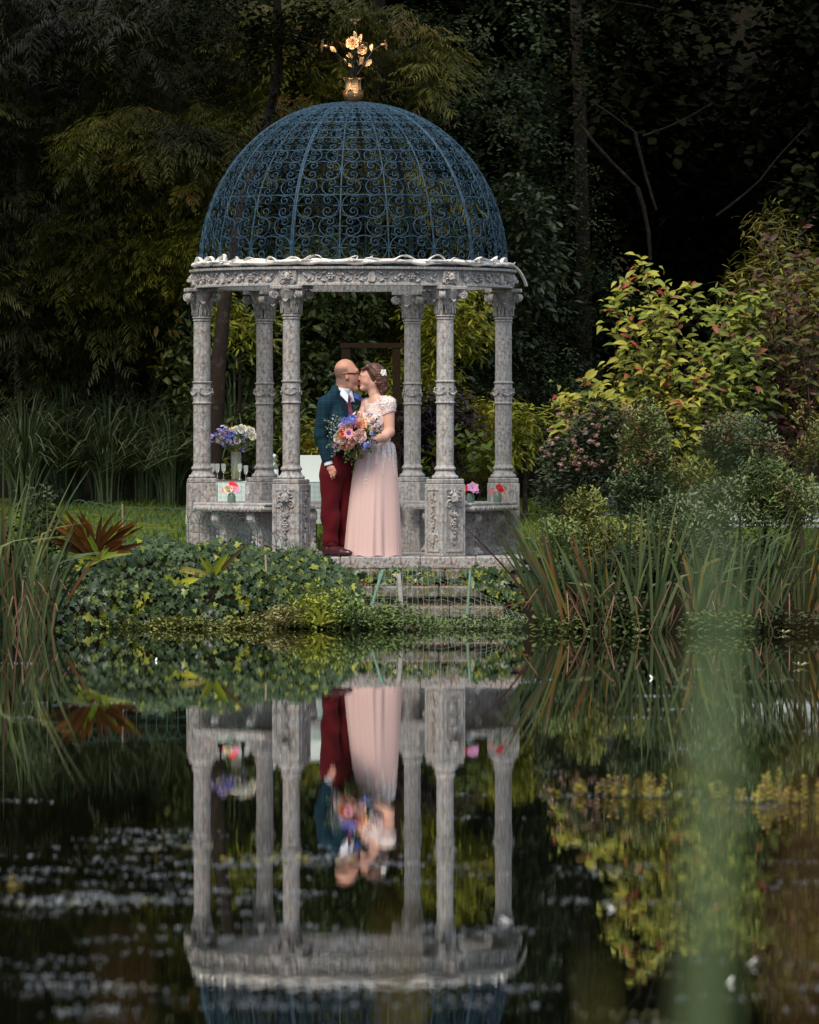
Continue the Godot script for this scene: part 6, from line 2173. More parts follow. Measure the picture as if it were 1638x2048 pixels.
	for k in 420:
		var d := Vector3(rnd(-1, 1), rnd(-0.6, 1), rnd(-0.4, 1)).normalized()
		var c := arm + Vector3(rnd(-0.06, 0.03), rnd(-0.05, 0.02), rnd(-0.03, 0.02))
		var q := sleeve_f.hit(c + d * 0.13, -d, 0.12)
		if sleeve_f.sample(q) > 0.004 or q.distance_to(c) < 0.02:
			continue
		var a := rnd(0, TAU)
		var b := toward(d)
		petal.call(q + d * 0.003, d, b * Vector3(cos(a), 0, sin(a)), rnd(0.012, 0.020), rnd(0.003, 0.0055))
	for sp in 16:
		var u := rnd(-0.27, 0.27)
		if sp < 9:
			u = [-0.21, -0.13, -0.06, 0.0, 0.055, 0.11, 0.155, 0.20, 0.245][sp]
		var long: float = [0.40, 0.30, 0.55, 0.38, 0.50, 0.34, 0.52, 0.36, 0.44][sp] if sp < 9 else rnd(0.14, 0.30)
		var v := 0.04
		var k := 0
		while v < long:
			var uu := fposmod(u + 0.004 * sin(v * 14.0 + sp), 1.0)
			var p: Vector3 = skirt_at.call(uu, v)
			var p2: Vector3 = skirt_at.call(uu, v + 0.012)
			var g := uu * TAU
			var od := Vector3(sin(g), 0.1, cos(g)).normalized()
			var dn := (p2 - p).normalized()
			var sd := od.cross(dn)
			var thin := 1.0 - 0.4 * v / long
			for s in [-1, 1]:
				petal.call(p + od * 0.006, od, (dn * 0.75 + sd * s * rnd(0.6, 1.3)).normalized(), rnd(0.020, 0.032) * thin, rnd(0.0050, 0.0075) * thin)
				if v < 0.2 and k % 3 == 0 and v > 0.06:
					petal.call(p + od * 0.006 + sd * s * rnd(0.012, 0.03), od, (dn + sd * s * rnd(-0.9, 0.9)).normalized(), rnd(0.012, 0.02), rnd(0.004, 0.006))
			v += 0.020
			k += 1
	var la := put("lace_applique", lc.done(), M.lace, bodice)
	la.set_meta("kind", "stuff")
	var sash := MB.new()
	sash.lathe([Vector2(0.116, -0.012), Vector2(0.119, -0.006), Vector2(0.118, 0.010), Vector2(0.114, 0.014)], 40, Transform3D(turn.scaled_local(Vector3(1.0, 1, 0.83)), J(758.5, 888)))
	sash.tint = Color.WHITE
	put("sash", sash.done(), M.lace, bodice)


# ------------------------------------------------------------------ flowers

func rose(r: float, open: float) -> ArrayMesh:      # a full rose, facing +y
	var mb := MB.new()
	var salt := int(r * 7000.0 + open * 31.0)
	for layer_n in 4:
		var n: int = [3, 4, 5, 6][layer_n]
		var s: float = [0.34, 0.55, 0.8, 1.0][layer_n] * r
		for k in n:
			var a := TAU * (k + 0.37 * layer_n) / n + 0.2 * sin(salt + k * 3.0)
			var o := Vector3(sin(a), 0, cos(a))
			var top: float = [0.75, 0.68, 0.52, 0.25][layer_n] * r * 1.1
			var curl := open * (0.12 + 0.16 * layer_n)
			mb.tint = Color.WHITE * [0.86, 0.93, 1.0, 1.0][layer_n]
			mb.blade([o * s * 0.25 - Vector3.UP * r * 0.3, o * s * 0.85 + Vector3.UP * top * 0.1, o * s * (0.92 + curl * 0.3) + Vector3.UP * top * 0.7, o * s * (0.85 + curl) + Vector3.UP * top, o * s * (0.8 + curl * 1.5) + Vector3.UP * top * 0.98], [s * 0.15, s * 0.62, s * 0.68, s * 0.5, s * 0.15], o.cross(Vector3.UP), -0.45)
	return mb.done()


func daisy(r: float, n: int, cup: float) -> ArrayMesh:
	var mb := MB.new()
	for ly in 2:
		for k in n:
			var a := TAU * (k + 0.5 * ly) / n
			var o := Vector3(sin(a), 0, cos(a))
			var s := r * (1.0 - 0.2 * ly)
			mb.blade([o * r * 0.1 + Vector3.UP * 0.002 * ly, o * s * 0.6 + Vector3.UP * r * cup * (0.7 + 0.3 * ly), o * s + Vector3.UP * r * cup], [r * 0.08, r * 2.3 / n, r * 0.6 / n], o.cross(Vector3.UP), 0.2)
	return mb.done()


func cluster(r: float, n: int, dot: float) -> ArrayMesh:      # a head of small florets
	var mb := MB.new()
	for k in n:
		var d := Vector3(rnd(-1, 1), rnd(-0.5, 1), rnd(-1, 1)).normalized() * r * rnd(0.6, 1.0)
		var b := toward(d)
		mb.tint = Color.WHITE * rnd(0.75, 1.1)
		for j in 5:
			var a := TAU * j / 5
			var o := b * Vector3(sin(a), 0.25, cos(a))
			mb.blade([d, d + o * dot * 0.6, d + o * dot], [dot * 0.1, dot * 0.4, dot * 0.12], b * Vector3(cos(a), 0, -sin(a)), 0.1)
	return mb.done()


func sprig(l: float, n: int, w: float, droop := 0.1) -> ArrayMesh:      # a twig of leaves along +y
	var mb := MB.new()
	mb.tint = Color(0.6, 0.6, 0.5)
	mb.tube([Vector3.ZERO, Vector3(0.02 * l, l * 0.5, 0), Vector3(0, l, droop * l)], [0.0022, 0.0018, 0.001], 4)
	for k in n:
		var f := (k + 0.6) / n
		var p := Vector3(0.02 * l * sin(f * PI), l * f, droop * l * f * f)
		var a := k * 2.4
		var d := (Vector3(sin(a), 0.7, cos(a))).normalized() * w * (1.15 - 0.5 * f)
		mb.tint = Color.WHITE * rnd(0.75, 1.2)
		mb.blade([p, p + d * 0.5 + Vector3.UP * w * 0.06, p + d], [w * 0.05, w * 0.26, w * 0.03], d.cross(Vector3.UP).normalized(), 0.25)
	return mb.done()


func make_bouquet() -> void:
	var mid := J(703, 864, 0.27)
	var o := thing("bouquet", "large bridal bouquet of pink, peach and blue flowers in the bride's hands", "bouquet", mid)
	var rz := rose(0.05, 0.7)
	var tight := rose(0.05, 0.15)
	var an := daisy(0.05, 9, 0.45)
	var cl := cluster(0.042, 11, 0.015)
	var eye := cluster(0.02, 16, 0.010)
	var pink := Color(0.85, 0.36, 0.40)
	var blush := Color(0.92, 0.68, 0.62)
	var cream := Color(0.92, 0.82, 0.68)
	var peach := Color(0.92, 0.52, 0.34)
	var coral := Color(0.88, 0.36, 0.28)
	var orange := Color(0.80, 0.20, 0.09)
	var hot := Color(0.80, 0.34, 0.48)
	var lav := Color(0.72, 0.48, 0.64)
	var blue := Color(0.105, 0.13, 0.55)
	var pale := Color(0.26, 0.31, 0.62)
	for q in [["rose", 722, 849, 10, peach], ["tight", 737, 857, 9.5, cream], ["rose", 720, 872, 10.5, blush], ["rose", 690, 890, 9, coral], ["tight", 673, 894, 7, lav], ["rose", 686, 853, 7.5, blush],
			["tight", 698, 851, 8, blush], ["tight", 710, 848, 8.5, hot], ["rose", 718, 833, 10, blush], ["rose", 736, 836, 8.5, blush], ["rose", 745, 844, 8.5, lav.lerp(Color.WHITE, 0.35)],
			["rose", 755, 853, 7, blush.lerp(Color.WHITE, 0.3)], ["rose", 687, 865, 7.5, orange], ["rose", 705, 882, 7, blush], ["rose", 712, 881, 6, orange], ["rose", 676, 876, 8, cream.lerp(blush, 0.5)],
			["rose", 684, 879, 7, blush], ["tight", 725, 858, 6, peach], ["rose", 729, 840, 7, cream], ["tight", 679, 866, 6, cream], ["rose", 700, 889, 7, peach]]:
		var p := J(q[1], q[2], 0.27)
		var away := (p - mid) * 2.2
		p.z += 0.10 - 1.6 * (p - mid).length_squared() * 3.0
		var b := toward(Vector3(away.x, away.y + 0.1, 0.45)).scaled_local(Vector3.ONE * q[3] / 220.0 / 0.05 * 0.95)
		put("rose" if q[0] == "rose" else "rose_bud", rz if q[0] == "rose" else tight, petal_of(q[4]), o, Transform3D(b, p - mid))
	for q in [[698, 867, 11, pink, blue], [704, 838, 10, blue, Color(0.5, 0.6, 0.7)], [689, 842, 8, Color(0.13, 0.14, 0.5), pale]]:
		var p := J(q[0], q[1], 0.40)
		var b := toward(Vector3(-0.1, 0.2, 1)).scaled_local(Vector3.ONE * q[2] / 220.0 / 0.05 * 1.05)
		var fl := put("anemone", an, petal_of(q[3]), o, Transform3D(b, p - mid))
		put("flower_eye", eye, petal_of(q[4]), fl, Transform3D(Basis().scaled(Vector3.ONE * 0.95), Vector3(0, 0.014, 0)))
	for q in [[681, 852, 7, pale], [672, 858, 6, Color(0.30, 0.36, 0.55)], [744, 868, 7, pale], [720, 883, 7, pale], [733, 889, 8, pale], [742, 886, 8, Color(0.2, 0.27, 0.6)], [728, 893, 7, Color(0.18, 0.22, 0.58)], [695, 844, 6, blue], [741, 829, 5, Color(0.28, 0.28, 0.5)], [752, 848, 6, lav], [757, 859, 6, lav.lerp(Color.WHITE, 0.4)]]:
		var p := J(q[0], q[1], 0.35)
		put("floret_cluster", cl, petal_of(q[3]), o, Transform3D(turned(rnd(0, 3), rnd(0, 3), 0).scaled_local(Vector3.ONE * q[2] / 220.0 / 0.042), p - mid))
	var wax := cluster(0.035, 9, 0.007)
	for q in [[663, 851], [658, 862], [666, 842], [660, 870], [672, 838], [668, 868], [673, 846]]:
		put("white_floret", wax, petal_of(Color(0.62, 0.66, 0.50)), o, Transform3D(turned(rnd(0, 3), rnd(0, 3), 0), J(q[0], q[1], 0.30) - mid))
	var sg := sprig(0.10, 9, 0.045)
	for q in [[690, 880, 2.6, 1], [700, 895, 3.0, 0], [733, 874, -2.0, 0], [738, 872, -1.2, 0], [672, 885, 1.9, 1], [675, 860, 1.3, 1], [668, 852, 0.9, 1], [692, 900, 3.1, 0], [744, 850, -0.7, 0], [715, 885, -2.8, 0], [712, 832, 0.1, 0], [683, 845, 0.7, 1], [746, 866, -1.0, 0], [680, 895, 2.4, 1], [727, 866, -0.5, 0], [706, 858, 0.4, 0], [728, 885, -2.4, 0]]:
		put("green_sprig", sg, petal_of(Color(0.05, 0.095, 0.025) if q[3] == 0 else Color(0.19, 0.25, 0.19)), o, Transform3D(turned(0.25, rnd(-0.5, 0.5), q[2]), J(q[0], q[1], 0.31) - mid))
	var hub := MB.new()
	hub.ball(Transform3D(Basis(), J(708, 870, 0.22) - mid), Vector3(0.16, 0.11, 0.11), 12, 8)
	put("foliage_core", hub.done(), petal_of(Color(0.025, 0.045, 0.015)), o)
	var grip := J(715.5, 894, 0.245) - mid
	for k in 26:
		var st := MB.new()
		var a := rnd(-1, 1)
		var e := Vector3(a * 0.075 + 0.004, -0.115 + 0.035 * a * a, rnd(-0.03, 0.03))
		st.tube([Vector3(rnd(-0.06, 0.06), 0.07, -0.01) + grip, grip + Vector3(a * 0.012, 0, rnd(-0.01, 0.01)), grip + e], [0.0028], 4)
		put("stem", st.done(), petal_of(Color(0.13, 0.14, 0.05).lerp(Color(0.24, 0.19, 0.09), rnd(0, 1))), o)


# ------------------------------------------------------------------ fences, table, chairs

func make_fences() -> void:
	var o := thing("wire_fence", "low green wire border fence with arched tops left of the gazebo", "fence", at(380, 1100, 2.0))
	var line := [[140, 992, 1.5], [200, 1002, 1.6], [245, 1010, 1.7], [300, 1010, 1.8], [360, 1012, 1.95], [420, 1018, 2.1], [470, 1024, 2.15], [510, 1040, 2.15], [545, 1058, 2.1], [578, 1078, 2.0], [600, 1100, 1.9]]
	var spot := func(s: float) -> Vector3:      # along the top of the fence, s from 0 to 1
		var r := clampf(s, 0.0, 1.0) * (line.size() - 1)
		var k := mini(int(r), line.size() - 2)
		var f := r - k
		return at(lerpf(line[k][0], line[k + 1][0], f), lerpf(line[k][1], line[k + 1][1], f), lerpf(line[k][2], line[k + 1][2], f)) - o.position
	var n := 27
	for k in n:
		var mb := MB.new()
		var a: Vector3 = spot.call((k + 0.0) / (n + 1.0))
		var b: Vector3 = spot.call((k + 2.0) / (n + 1.0))
		var path := [a + Vector3(0, -0.50, 0), a + Vector3(0, -0.30, 0), a + Vector3(0, -0.13, 0)]
		for j in 9:
			var g := PI * (j + 1) / 10.0
			path.append(a.lerp(b, 0.5 - 0.5 * cos(g)) + Vector3(0, -0.13 + 0.11 * sin(g), 0))
		path.append(b + Vector3(0, -0.13, 0))
		path.append(b + Vector3(0, -0.30, 0))
		path.append(b + Vector3(0, -0.50, 0))
		mb.tube(path, [0.0030], 4)
		put("hoop_wire", mb.done(), M.green_wire, o)
	for h in [0.14, 0.22, 0.33]:
		var mb := MB.new()
		var path := []
		for k in 50:
			path.append(spot.call(k / 49.0) + Vector3(0, -h + 0.004 * (k % 2), 0.003))
		mb.tube(path, [0.0028], 4)
		put("cross_wire", mb.done(), M.green_wire, o)
	var stake := func(called: String, label: String, a: Vector3, b: Vector3, r: float, m: Material, square: bool) -> void:
		var s := thing(called, label, "stake", b)
		var mb := MB.new()
		if square:
			mb.box(Transform3D(toward(a - b), (a - b) / 2), Vector3(r * 2, a.distance_to(b), r * 1.6), 0.004)
		else:
			mb.tube([Vector3.ZERO, (a - b) * 0.5, a - b], [r, r * 0.95, r * 0.9], 8)
		put("shaft", mb.done(not square), m, s)
	stake.call("wooden_stake", "thin brown wooden stake holding the wire fence", at(245, 1008, 1.72), at(246, 1100, 1.72), 0.010, M.stake, false)
	stake.call("wooden_stake", "short brown stake standing in the ivy bank", at(531, 1110, 2.9), at(533, 1155, 3.0), 0.010, M.stake, false)
	stake.call("grey_stake", "grey weathered square stake in front of the stone steps", at(797, 1148, 3.0), at(807, 1262, 3.1), 0.024, M.grey_wood, true)
	var nt := thing("wire_netting", "sagging green wire netting on green posts across the steps", "fence", at(880, 1250, 3.0))
	for q in [[767, 1140, 742, 1214], [762, 1146, 744, 1216], [941, 1142, 932, 1258]]:
		var mb := MB.new()
		mb.tube([at(q[2], q[3], 2.95) - nt.position, at(q[0], q[1], 2.9) - nt.position], [0.013, 0.012], 7)
		put("post", mb.done(), M.green_post, nt)
	var net := func(u: float, v: float) -> Vector3:
		var px := lerpf(742, 1075, u)
		var top := 1138.0 + 4.0 * sin(u * 20.0)
		if u > 0.42:
			top = lerpf(1140, 1240, pow((u - 0.42) / 0.58, 0.85))
		px += (1.0 - v) * 6.0 * sin(u * 13.0) + 14.0 * v * smoothstep(0.4, 0.9, u)
		return at(px, lerpf(top, 1256, v) + 2.0 * sin(u * 31.0 + v * 5.0), 2.95 + 0.28 * v + 0.04 * sin(u * 11.0)) - nt.position
	var wm := MB.new()
	for k in 29:
		var path := []
		for j in 12:
			path.append(net.call(k / 28.0, j / 11.0) + Vector3(0.003 * sin(j * 2.0 + k), 0, 0))
		wm.tube(path, [0.0023], 3)
	for j in 9:
		var path := []
		for k in 40:
			path.append(net.call(k / 39.0, j / 8.0) + Vector3(0, 0.004 * sin(k * 2.4 + j), 0))
		wm.tube(path, [0.0023], 3)
	put("netting", wm.done(), M.net_wire, nt).set_meta("kind", "stuff")
	var bw := thing("bent_wire", "rusty bent wire arching over the water right of the netting", "wire", at(1020, 1250, 3.2))
	var bm := MB.new()
	bm.tube([at(968, 1262, 3.3) - bw.position, at(985, 1235, 3.2) - bw.position, at(1015, 1212, 3.2) - bw.position, at(1050, 1204, 3.3) - bw.position, at(1090, 1206, 3.4) - bw.position, at(1160, 1235, 3.6) - bw.position], [0.005], 5)
	put("rod", bm.done(), plain(Color(0.16, 0.06, 0.03), 0.9, 0.2), bw)


func flute(h: float) -> ArrayMesh:
	var mb := MB.new()
	mb.lathe([Vector2(0.0, 0.0), Vector2(0.026, 0.001), Vector2(0.026, 0.003), Vector2(0.004, 0.007), Vector2(0.0035, h * 0.40), Vector2(0.012, h * 0.46), Vector2(0.020, h * 0.6), Vector2(0.0235, h * 0.8), Vector2(0.022, h), Vector2(0.0212, h), Vector2(0.0225, h * 0.8), Vector2(0.019, h * 0.6), Vector2(0.0, h * 0.47)], 16)
	return mb.done()


func jar(called: String, label: String, where: Vector3, heads: Array) -> void:
	var o := thing(called, label, "jar", where, 0.0, "green glass flower jars on the benches")
	var mb := MB.new()
	mb.lathe([Vector2(0.0, 0.001), Vector2(0.036, 0.001), Vector2(0.038, 0.006), Vector2(0.038, 0.062), Vector2(0.030, 0.074), Vector2(0.030, 0.084), Vector2(0.027, 0.084), Vector2(0.027, 0.074), Vector2(0.034, 0.060), Vector2(0.034, 0.008), Vector2(0.0, 0.006)], 18)
	put("glass_jar", mb.done(), M.green_glass, o)
	var lb := MB.new()
	lb.ball(Transform3D(Basis(), Vector3(0, 0.034, 0)), Vector3(0.030, 0.028, 0.030), 10, 6)
	put("water_and_stems", lb.done(), plain(Color(0.05, 0.085, 0.05), 0.3), o)
	for h in heads:
		var st := MB.new()
		st.tube([Vector3(0, 0.03, 0), Vector3(h[0] * 0.3, 0.09, h[2] * 0.3), Vector3(h[0], h[1], h[2])], [0.0025], 4)
		put("stem", st.done(), petal_of(Color(0.08, 0.12, 0.03)), o)
		put("flower", h[3], petal_of(h[4]), o, Transform3D(toward(Vector3(h[0] * 6.0, 0.5, 0.8)).scaled_local(Vector3.ONE * h[5]), Vector3(h[0], h[1], h[2])))


func make_table() -> void:
	var z := -2.5
	var top := at(510, 964, z)
	var gy := ground_y(top.x, z)
	var h := top.y - gy
	var o := thing("drinks_table", "drinks table under a pale green checked cloth behind the gazebo", "table", Vector3(top.x, gy, z))
	var w := 1.26
	var mb := MB.new()
	mb.box(Transform3D(Basis(), Vector3(0, h - 0.012, 0)), Vector3(w, 0.024, 0.62), 0.006)
	put("tabletop", mb.done(false), M.brown_wood, o)
	for sx in [-1, 1]:
		for sz in [-1, 1]:
			var l := MB.new()
			l.box(Transform3D(Basis(), Vector3(sx * (w / 2 - 0.06), (h - 0.03) / 2, sz * 0.24)), Vector3(0.045, h - 0.03, 0.045), 0.004)
			put("leg", l.done(false), M.brown_wood, o)
	var cl := MB.new()
	cl.sheet(64, 9, func(u: float, v: float) -> Vector3:
		var g := u * TAU
		var sx := clampf(cos(g) * 1.42, -1, 1)
		var sz := clampf(sin(g) * 1.42, -1, 1)
		var f := 0.012 + 0.014 * v * sin(u * 70.0)
		return Vector3(sx * (w / 2 + f), h + 0.004 - v * 0.40, sz * (0.31 + f)))
	cl.box(Transform3D(Basis(), Vector3(0, h + 0.003, 0)), Vector3(w + 0.03, 0.004, 0.65))
	var cloth := put("tablecloth", cl.done(false), M.check_cloth, self, Transform3D(Basis(), o.position))
	tag(cloth, "pale green and white checked cloth draped over the drinks table", "tablecloth")
	var ty := gy + h + 0.006
	var tray := thing("serving_tray", "dark serving tray with champagne flutes on the drinks table", "tray", Vector3(at(430, 0, z).x, ty, z + 0.12))
	var tm := MB.new()
	tm.box(Transform3D(Basis(), Vector3(0, 0.008, 0)), Vector3(0.52, 0.014, 0.26), 0.005)
	put("tray_board", tm.done(false), plain(Color(0.03, 0.012, 0.012), 0.4), tray)
	var fm := flute(0.155)
	var first: Node3D
	var k := 0
	for q in [[426, 0.10, "champagne flute on the tray nearest the left column"], [436, 0.20, "champagne flute on the tray, middle of the left three"], [448, 0.16, "champagne flute on the tray, right of the left three"], [480, 0.10, "champagne flute standing just right of the tall vase"], [492, 0.06, "champagne flute half hidden by the back left column"]]:
		var p := Vector3(at(q[0], 0, z).x, ty + (0.016 if k < 4 else 0.0), z + q[1])
		if k == 0:
			first = thing("champagne_flute", q[2], "glass", p, 0.0, "champagne flutes")
			put("glass", fm, M.glass, first)
		else:
			dup(first, q[2], p)
		k += 1
	for q in [[478, 0.66, "champagne flute on the left bench beside the flower jar"], [495, 0.60, "champagne flute on the left bench nearest the middle pedestal"]]:
		dup(first, q[2], Vector3(at(q[0], 0, q[1]).x, FLOOR + 0.478, q[1]))
	# tall vase of garden flowers
	var vp := Vector3(at(472, 0, z + 0.05).x, ty + 0.016, z + 0.05)
	var v := thing("tall_vase", "tall glass vase of blue, pink and white garden flowers on the drinks table", "vase", vp)
	var vm := MB.new()
	vm.lathe([Vector2(0.0, 0.002), Vector2(0.042, 0.002), Vector2(0.044, 0.01), Vector2(0.052, 0.27)], 20)
	put("glass_vase", vm.done(), M.glass, v)
	for j in 34:
		var st := MB.new()
		var a := rnd(0, TAU)
		var e := Vector3(cos(a) * rnd(0.03, 0.17), rnd(0.32, 0.44), sin(a) * 0.1)
		st.tube([Vector3(cos(a + 2.5), 0, sin(a + 2.5)) * 0.03 + Vector3(0, 0.015, 0), Vector3(0, 0.22, 0), e], [0.0032], 4)
		put("stem", st.done(), petal_of(Color(0.24, 0.20, 0.04).lerp(Color(0.08, 0.12, 0.03), rng.randf())), v)
	var cl1 := cluster(0.04, 12, 0.016)
	var ds := daisy(0.045, 12, 0.2)
	var rs := rose(0.045, 0.6)
	var sg := sprig(0.15, 9, 0.05)
	for q in [[438, 866, 0, Color(0.22, 0.22, 0.55)], [447, 872, 0, Color(0.55, 0.28, 0.50)], [441, 877, 0, Color(0.60, 0.52, 0.56)], [455, 868, 0, Color(0.16, 0.19, 0.55)], [463, 860, 1, Color(0.85, 0.55, 0.16)], [462, 870, 0, Color(0.13, 0.20, 0.62)], [474, 860, 2, Color(0.80, 0.80, 0.76)], [484, 858, 2, Color(0.80, 0.80, 0.78)], [480, 868, 0, Color(0.48, 0.50, 0.66)], [492, 866, 0, Color(0.55, 0.55, 0.66)], [502, 862, 2, Color(0.82, 0.80, 0.74)], [497, 857, 1, Color(0.80, 0.58, 0.16)], [474, 881, 2, Color(0.70, 0.68, 0.74)], [450, 884, 0, Color(0.27, 0.24, 0.50)], [464, 880, 0, Color(0.42, 0.34, 0.60)], [473, 894, 2, Color(0.72, 0.72, 0.72)], [487, 896, 0, Color(0.30, 0.26, 0.56)], [422, 876, 0, Color(0.34, 0.26, 0.55)], [446, 860, 0, Color(0.50, 0.40, 0.58)], [488, 876, 0, Color(0.50, 0.46, 0.64)], [505, 872, 2, Color(0.78, 0.76, 0.66)]]:
		var p := at(q[0], q[1], z + 0.05 + rnd(-0.05, 0.12)) - vp
		put(["floret_cluster", "daisy", "white_flower"][q[2]], [cl1, ds, rs][q[2]], petal_of(q[3]), v, Transform3D(toward(Vector3(p.x * 2.0, 0.3, 0.8)).scaled_local(Vector3.ONE * (rnd(1.05, 1.35) if q[2] == 0 else rnd(0.55, 0.8))), p))
	for j in 18:
		var a := rnd(-1.5, 1.5)
		put("green_sprig", sg, petal_of(Color(0.08, 0.12, 0.035) if j % 3 else Color(0.22, 0.28, 0.12)), v, Transform3D(turned(rnd(-0.2, 0.5), 0, a), Vector3(-a * 0.03, rnd(0.30, 0.40), rnd(-0.05, 0.08))))
	# bottle
	var bp := Vector3(at(549, 0, z).x, ty, z + 0.1)
	var b := thing("bottle", "clear bottle with a white label beside the middle left column", "bottle", bp)
	var bm := MB.new()
	bm.lathe([Vector2(0.0, 0.001), Vector2(0.036, 0.001), Vector2(0.038, 0.008), Vector2(0.038, 0.135), Vector2(0.030, 0.16), Vector2(0.014, 0.185), Vector2(0.013, 0.22), Vector2(0.016, 0.222), Vector2(0.016, 0.235), Vector2(0.0, 0.235)], 20)
	put("bottle_glass", bm.done(), M.green_glass, b)
	var lm := MB.new()
	lm.lathe([Vector2(0.0388, 0.03), Vector2(0.0388, 0.115)], 20)
	put("label_band", lm.done(), M.white_cloth, b)
	var cm := MB.new()
	cm.ball(Transform3D(Basis(), Vector3(0, 0.245, 0)), Vector3(0.020, 0.018, 0.020), 10, 6)
	put("stopper", cm.done(), M.white_paint, b)
	# jars on the benches
	var by := FLOOR + 0.478
	jar("flower_jar", "green glass jar of red, white and pink flowers on the left bench", Vector3(at(463, 0, 0.70).x, by, 0.70), [[-0.030, 0.125, 0.02, rs, Color(0.82, 0.72, 0.58), 0.75], [0.036, 0.120, 0.02, ds, Color(0.78, 0.26, 0.42), 0.85], [-0.055, 0.118, -0.01, ds, Color(0.66, 0.03, 0.04), 0.8], [0.004, 0.160, -0.01, ds, Color(0.72, 0.03, 0.05), 0.9], [0.03, 0.148, -0.02, ds, Color(0.68, 0.05, 0.10), 0.8]])
	jar("flower_jar", "green glass jar with a mauve and a red flower on the right bench", Vector3(at(941, 0, 0.55).x, by, 0.55), [[0.02, 0.13, 0.03, daisy(0.06, 6, 0.3), Color(0.72, 0.36, 0.60), 1.0], [-0.045, 0.125, 0.0, ds, Color(0.62, 0.03, 0.04), 0.85], [0.05, 0.10, 0.01, daisy(0.05, 6, 0.3), Color(0.74, 0.42, 0.62), 0.6]])
	jar("flower_jar", "green glass jar with dark red flowers in front of the rightmost pedestal", Vector3(at(995, 0, 0.35).x, by, 0.35), [[0.012, 0.135, 0.02, ds, Color(0.42, 0.010, 0.015), 0.8], [0.035, 0.110, 0.02, ds, Color(0.50, 0.012, 0.02), 0.7], [-0.05, 0.098, 0.02, ds, Color(0.66, 0.10, 0.10), 0.5]])


func make_chairs() -> void:
	# white folding chair behind the man
	var c := at(620, 1000, -3.2)
	c.y = ground_y(c.x, c.z)
	var o := thing("white_chair", "white garden chair seen left of the man's hip", "chair", c, 0.15)
	var parts := [["seat", Vector3(0, 0.42, 0), Vector3(0.42, 0.03, 0.40)], ["backrest", Vector3(0, 0.66, -0.20), Vector3(0.36, 0.40, 0.02)], ["leg", Vector3(-0.19, 0.21, 0.17), Vector3(0.03, 0.42, 0.03)], ["leg", Vector3(0.19, 0.21, 0.17), Vector3(0.03, 0.42, 0.03)], ["leg", Vector3(-0.19, 0.44, -0.19), Vector3(0.03, 0.88, 0.03)], ["leg", Vector3(0.19, 0.44, -0.19), Vector3(0.03, 0.88, 0.03)]]
	for p in parts:
		var mb := MB.new()
		mb.box(Transform3D(Basis(), p[1]), p[2], 0.006)
		put(p[0], mb.done(false), M.white_paint, o)
	# blue chairs with white metal frames, in the border
	var k := 0
	var proto: Node3D
	for q in [[1225, 1075, -0.6, 0.3, "blue seated metal chair half hidden by the bushy herb"], [1400, 1075, -0.8, -0.2, "blue chair almost hidden behind the grey green herb"]]:
		var p := at(q[0], q[1], q[2])
		p.y = ground_y(p.x, p.z)
		if k == 0:
			proto = thing("blue_chair", q[4], "chair", p, q[3], "blue garden chairs in the right hand border")
			var bk := MB.new()
			bk.box(Transform3D(turned(-0.12, 0, 0), Vector3(0, 0.62, -0.2)), Vector3(0.44, 0.30, 0.024), 0.010)
			put("backrest", bk.done(false), M.blue_plastic, proto)
			var stt := MB.new()
			stt.box(Transform3D(Basis(), Vector3(0, 0.40, 0)), Vector3(0.46, 0.03, 0.42), 0.010)
			put("seat", stt.done(false), M.blue_plastic, proto)
			for sx in [-1, 1]:
				for sz in [-1, 1]:
					var l := MB.new()
					l.tube([Vector3(sx * 0.21, 0.0, sz * 0.19), Vector3(sx * 0.20, 0.39 if sz > 0 else 0.80, sz * 0.18)], [0.011], 7)
					put("leg", l.done(), M.white_paint, proto)
			for r in 3:
				var l := MB.new()
				l.tube([Vector3(-0.21, 0.10 + 0.05 * r, 0.185), Vector3(0.21, 0.10 + 0.05 * r, 0.185)], [0.007], 6)
				put("rail", l.done(), M.white_paint, proto)
		else:
			dup(proto, q[4], p, q[3])
		k += 1
	var wb := at(1570, 1040, -1.6)
	wb.y = ground_y(wb.x, wb.z)
	var w := thing("white_bench", "white slatted garden bench half hidden at the right edge", "bench", wb, -0.1)
	var topy := at(1570, 968, -1.6).y - wb.y
	for j in 17:
		var mb := MB.new()
		mb.box(Transform3D(Basis(), Vector3(-0.56 + j * 0.07, topy - 0.18, -0.2)), Vector3(0.050, 0.28, 0.018), 0.004)
		put("back_slat", mb.done(false), M.white_paint, w)
	for q in [["top_rail", Vector3(0, topy - 0.02, -0.2), Vector3(1.26, 0.05, 0.035)], ["lower_rail", Vector3(0, topy - 0.34, -0.2), Vector3(1.22, 0.04, 0.03)], ["seat", Vector3(0, topy - 0.40, 0.02), Vector3(1.22, 0.025, 0.44)], ["leg", Vector3(-0.58, (topy - 0.40) / 2, 0.2), Vector3(0.05, topy - 0.40, 0.05)], ["leg", Vector3(0.58, (topy - 0.40) / 2, 0.2), Vector3(0.05, topy - 0.40, 0.05)], ["leg", Vector3(-0.60, topy / 2, -0.22), Vector3(0.05, topy, 0.04)], ["leg", Vector3(0.60, topy / 2, -0.22), Vector3(0.05, topy, 0.04)]]:
		var mb := MB.new()
		mb.box(Transform3D(Basis(), q[1]), q[2], 0.006)
		put(q[0], mb.done(false), M.white_paint, w)


# ------------------------------------------------------------------ on the water

func on_water(px: float, py: float) -> Vector3:
	var d := 1.695 * LENS / (py - 868.0)
	return Vector3(0.52 + (px - 819.0) * d / LENS, 0.0, 60.0 - d)


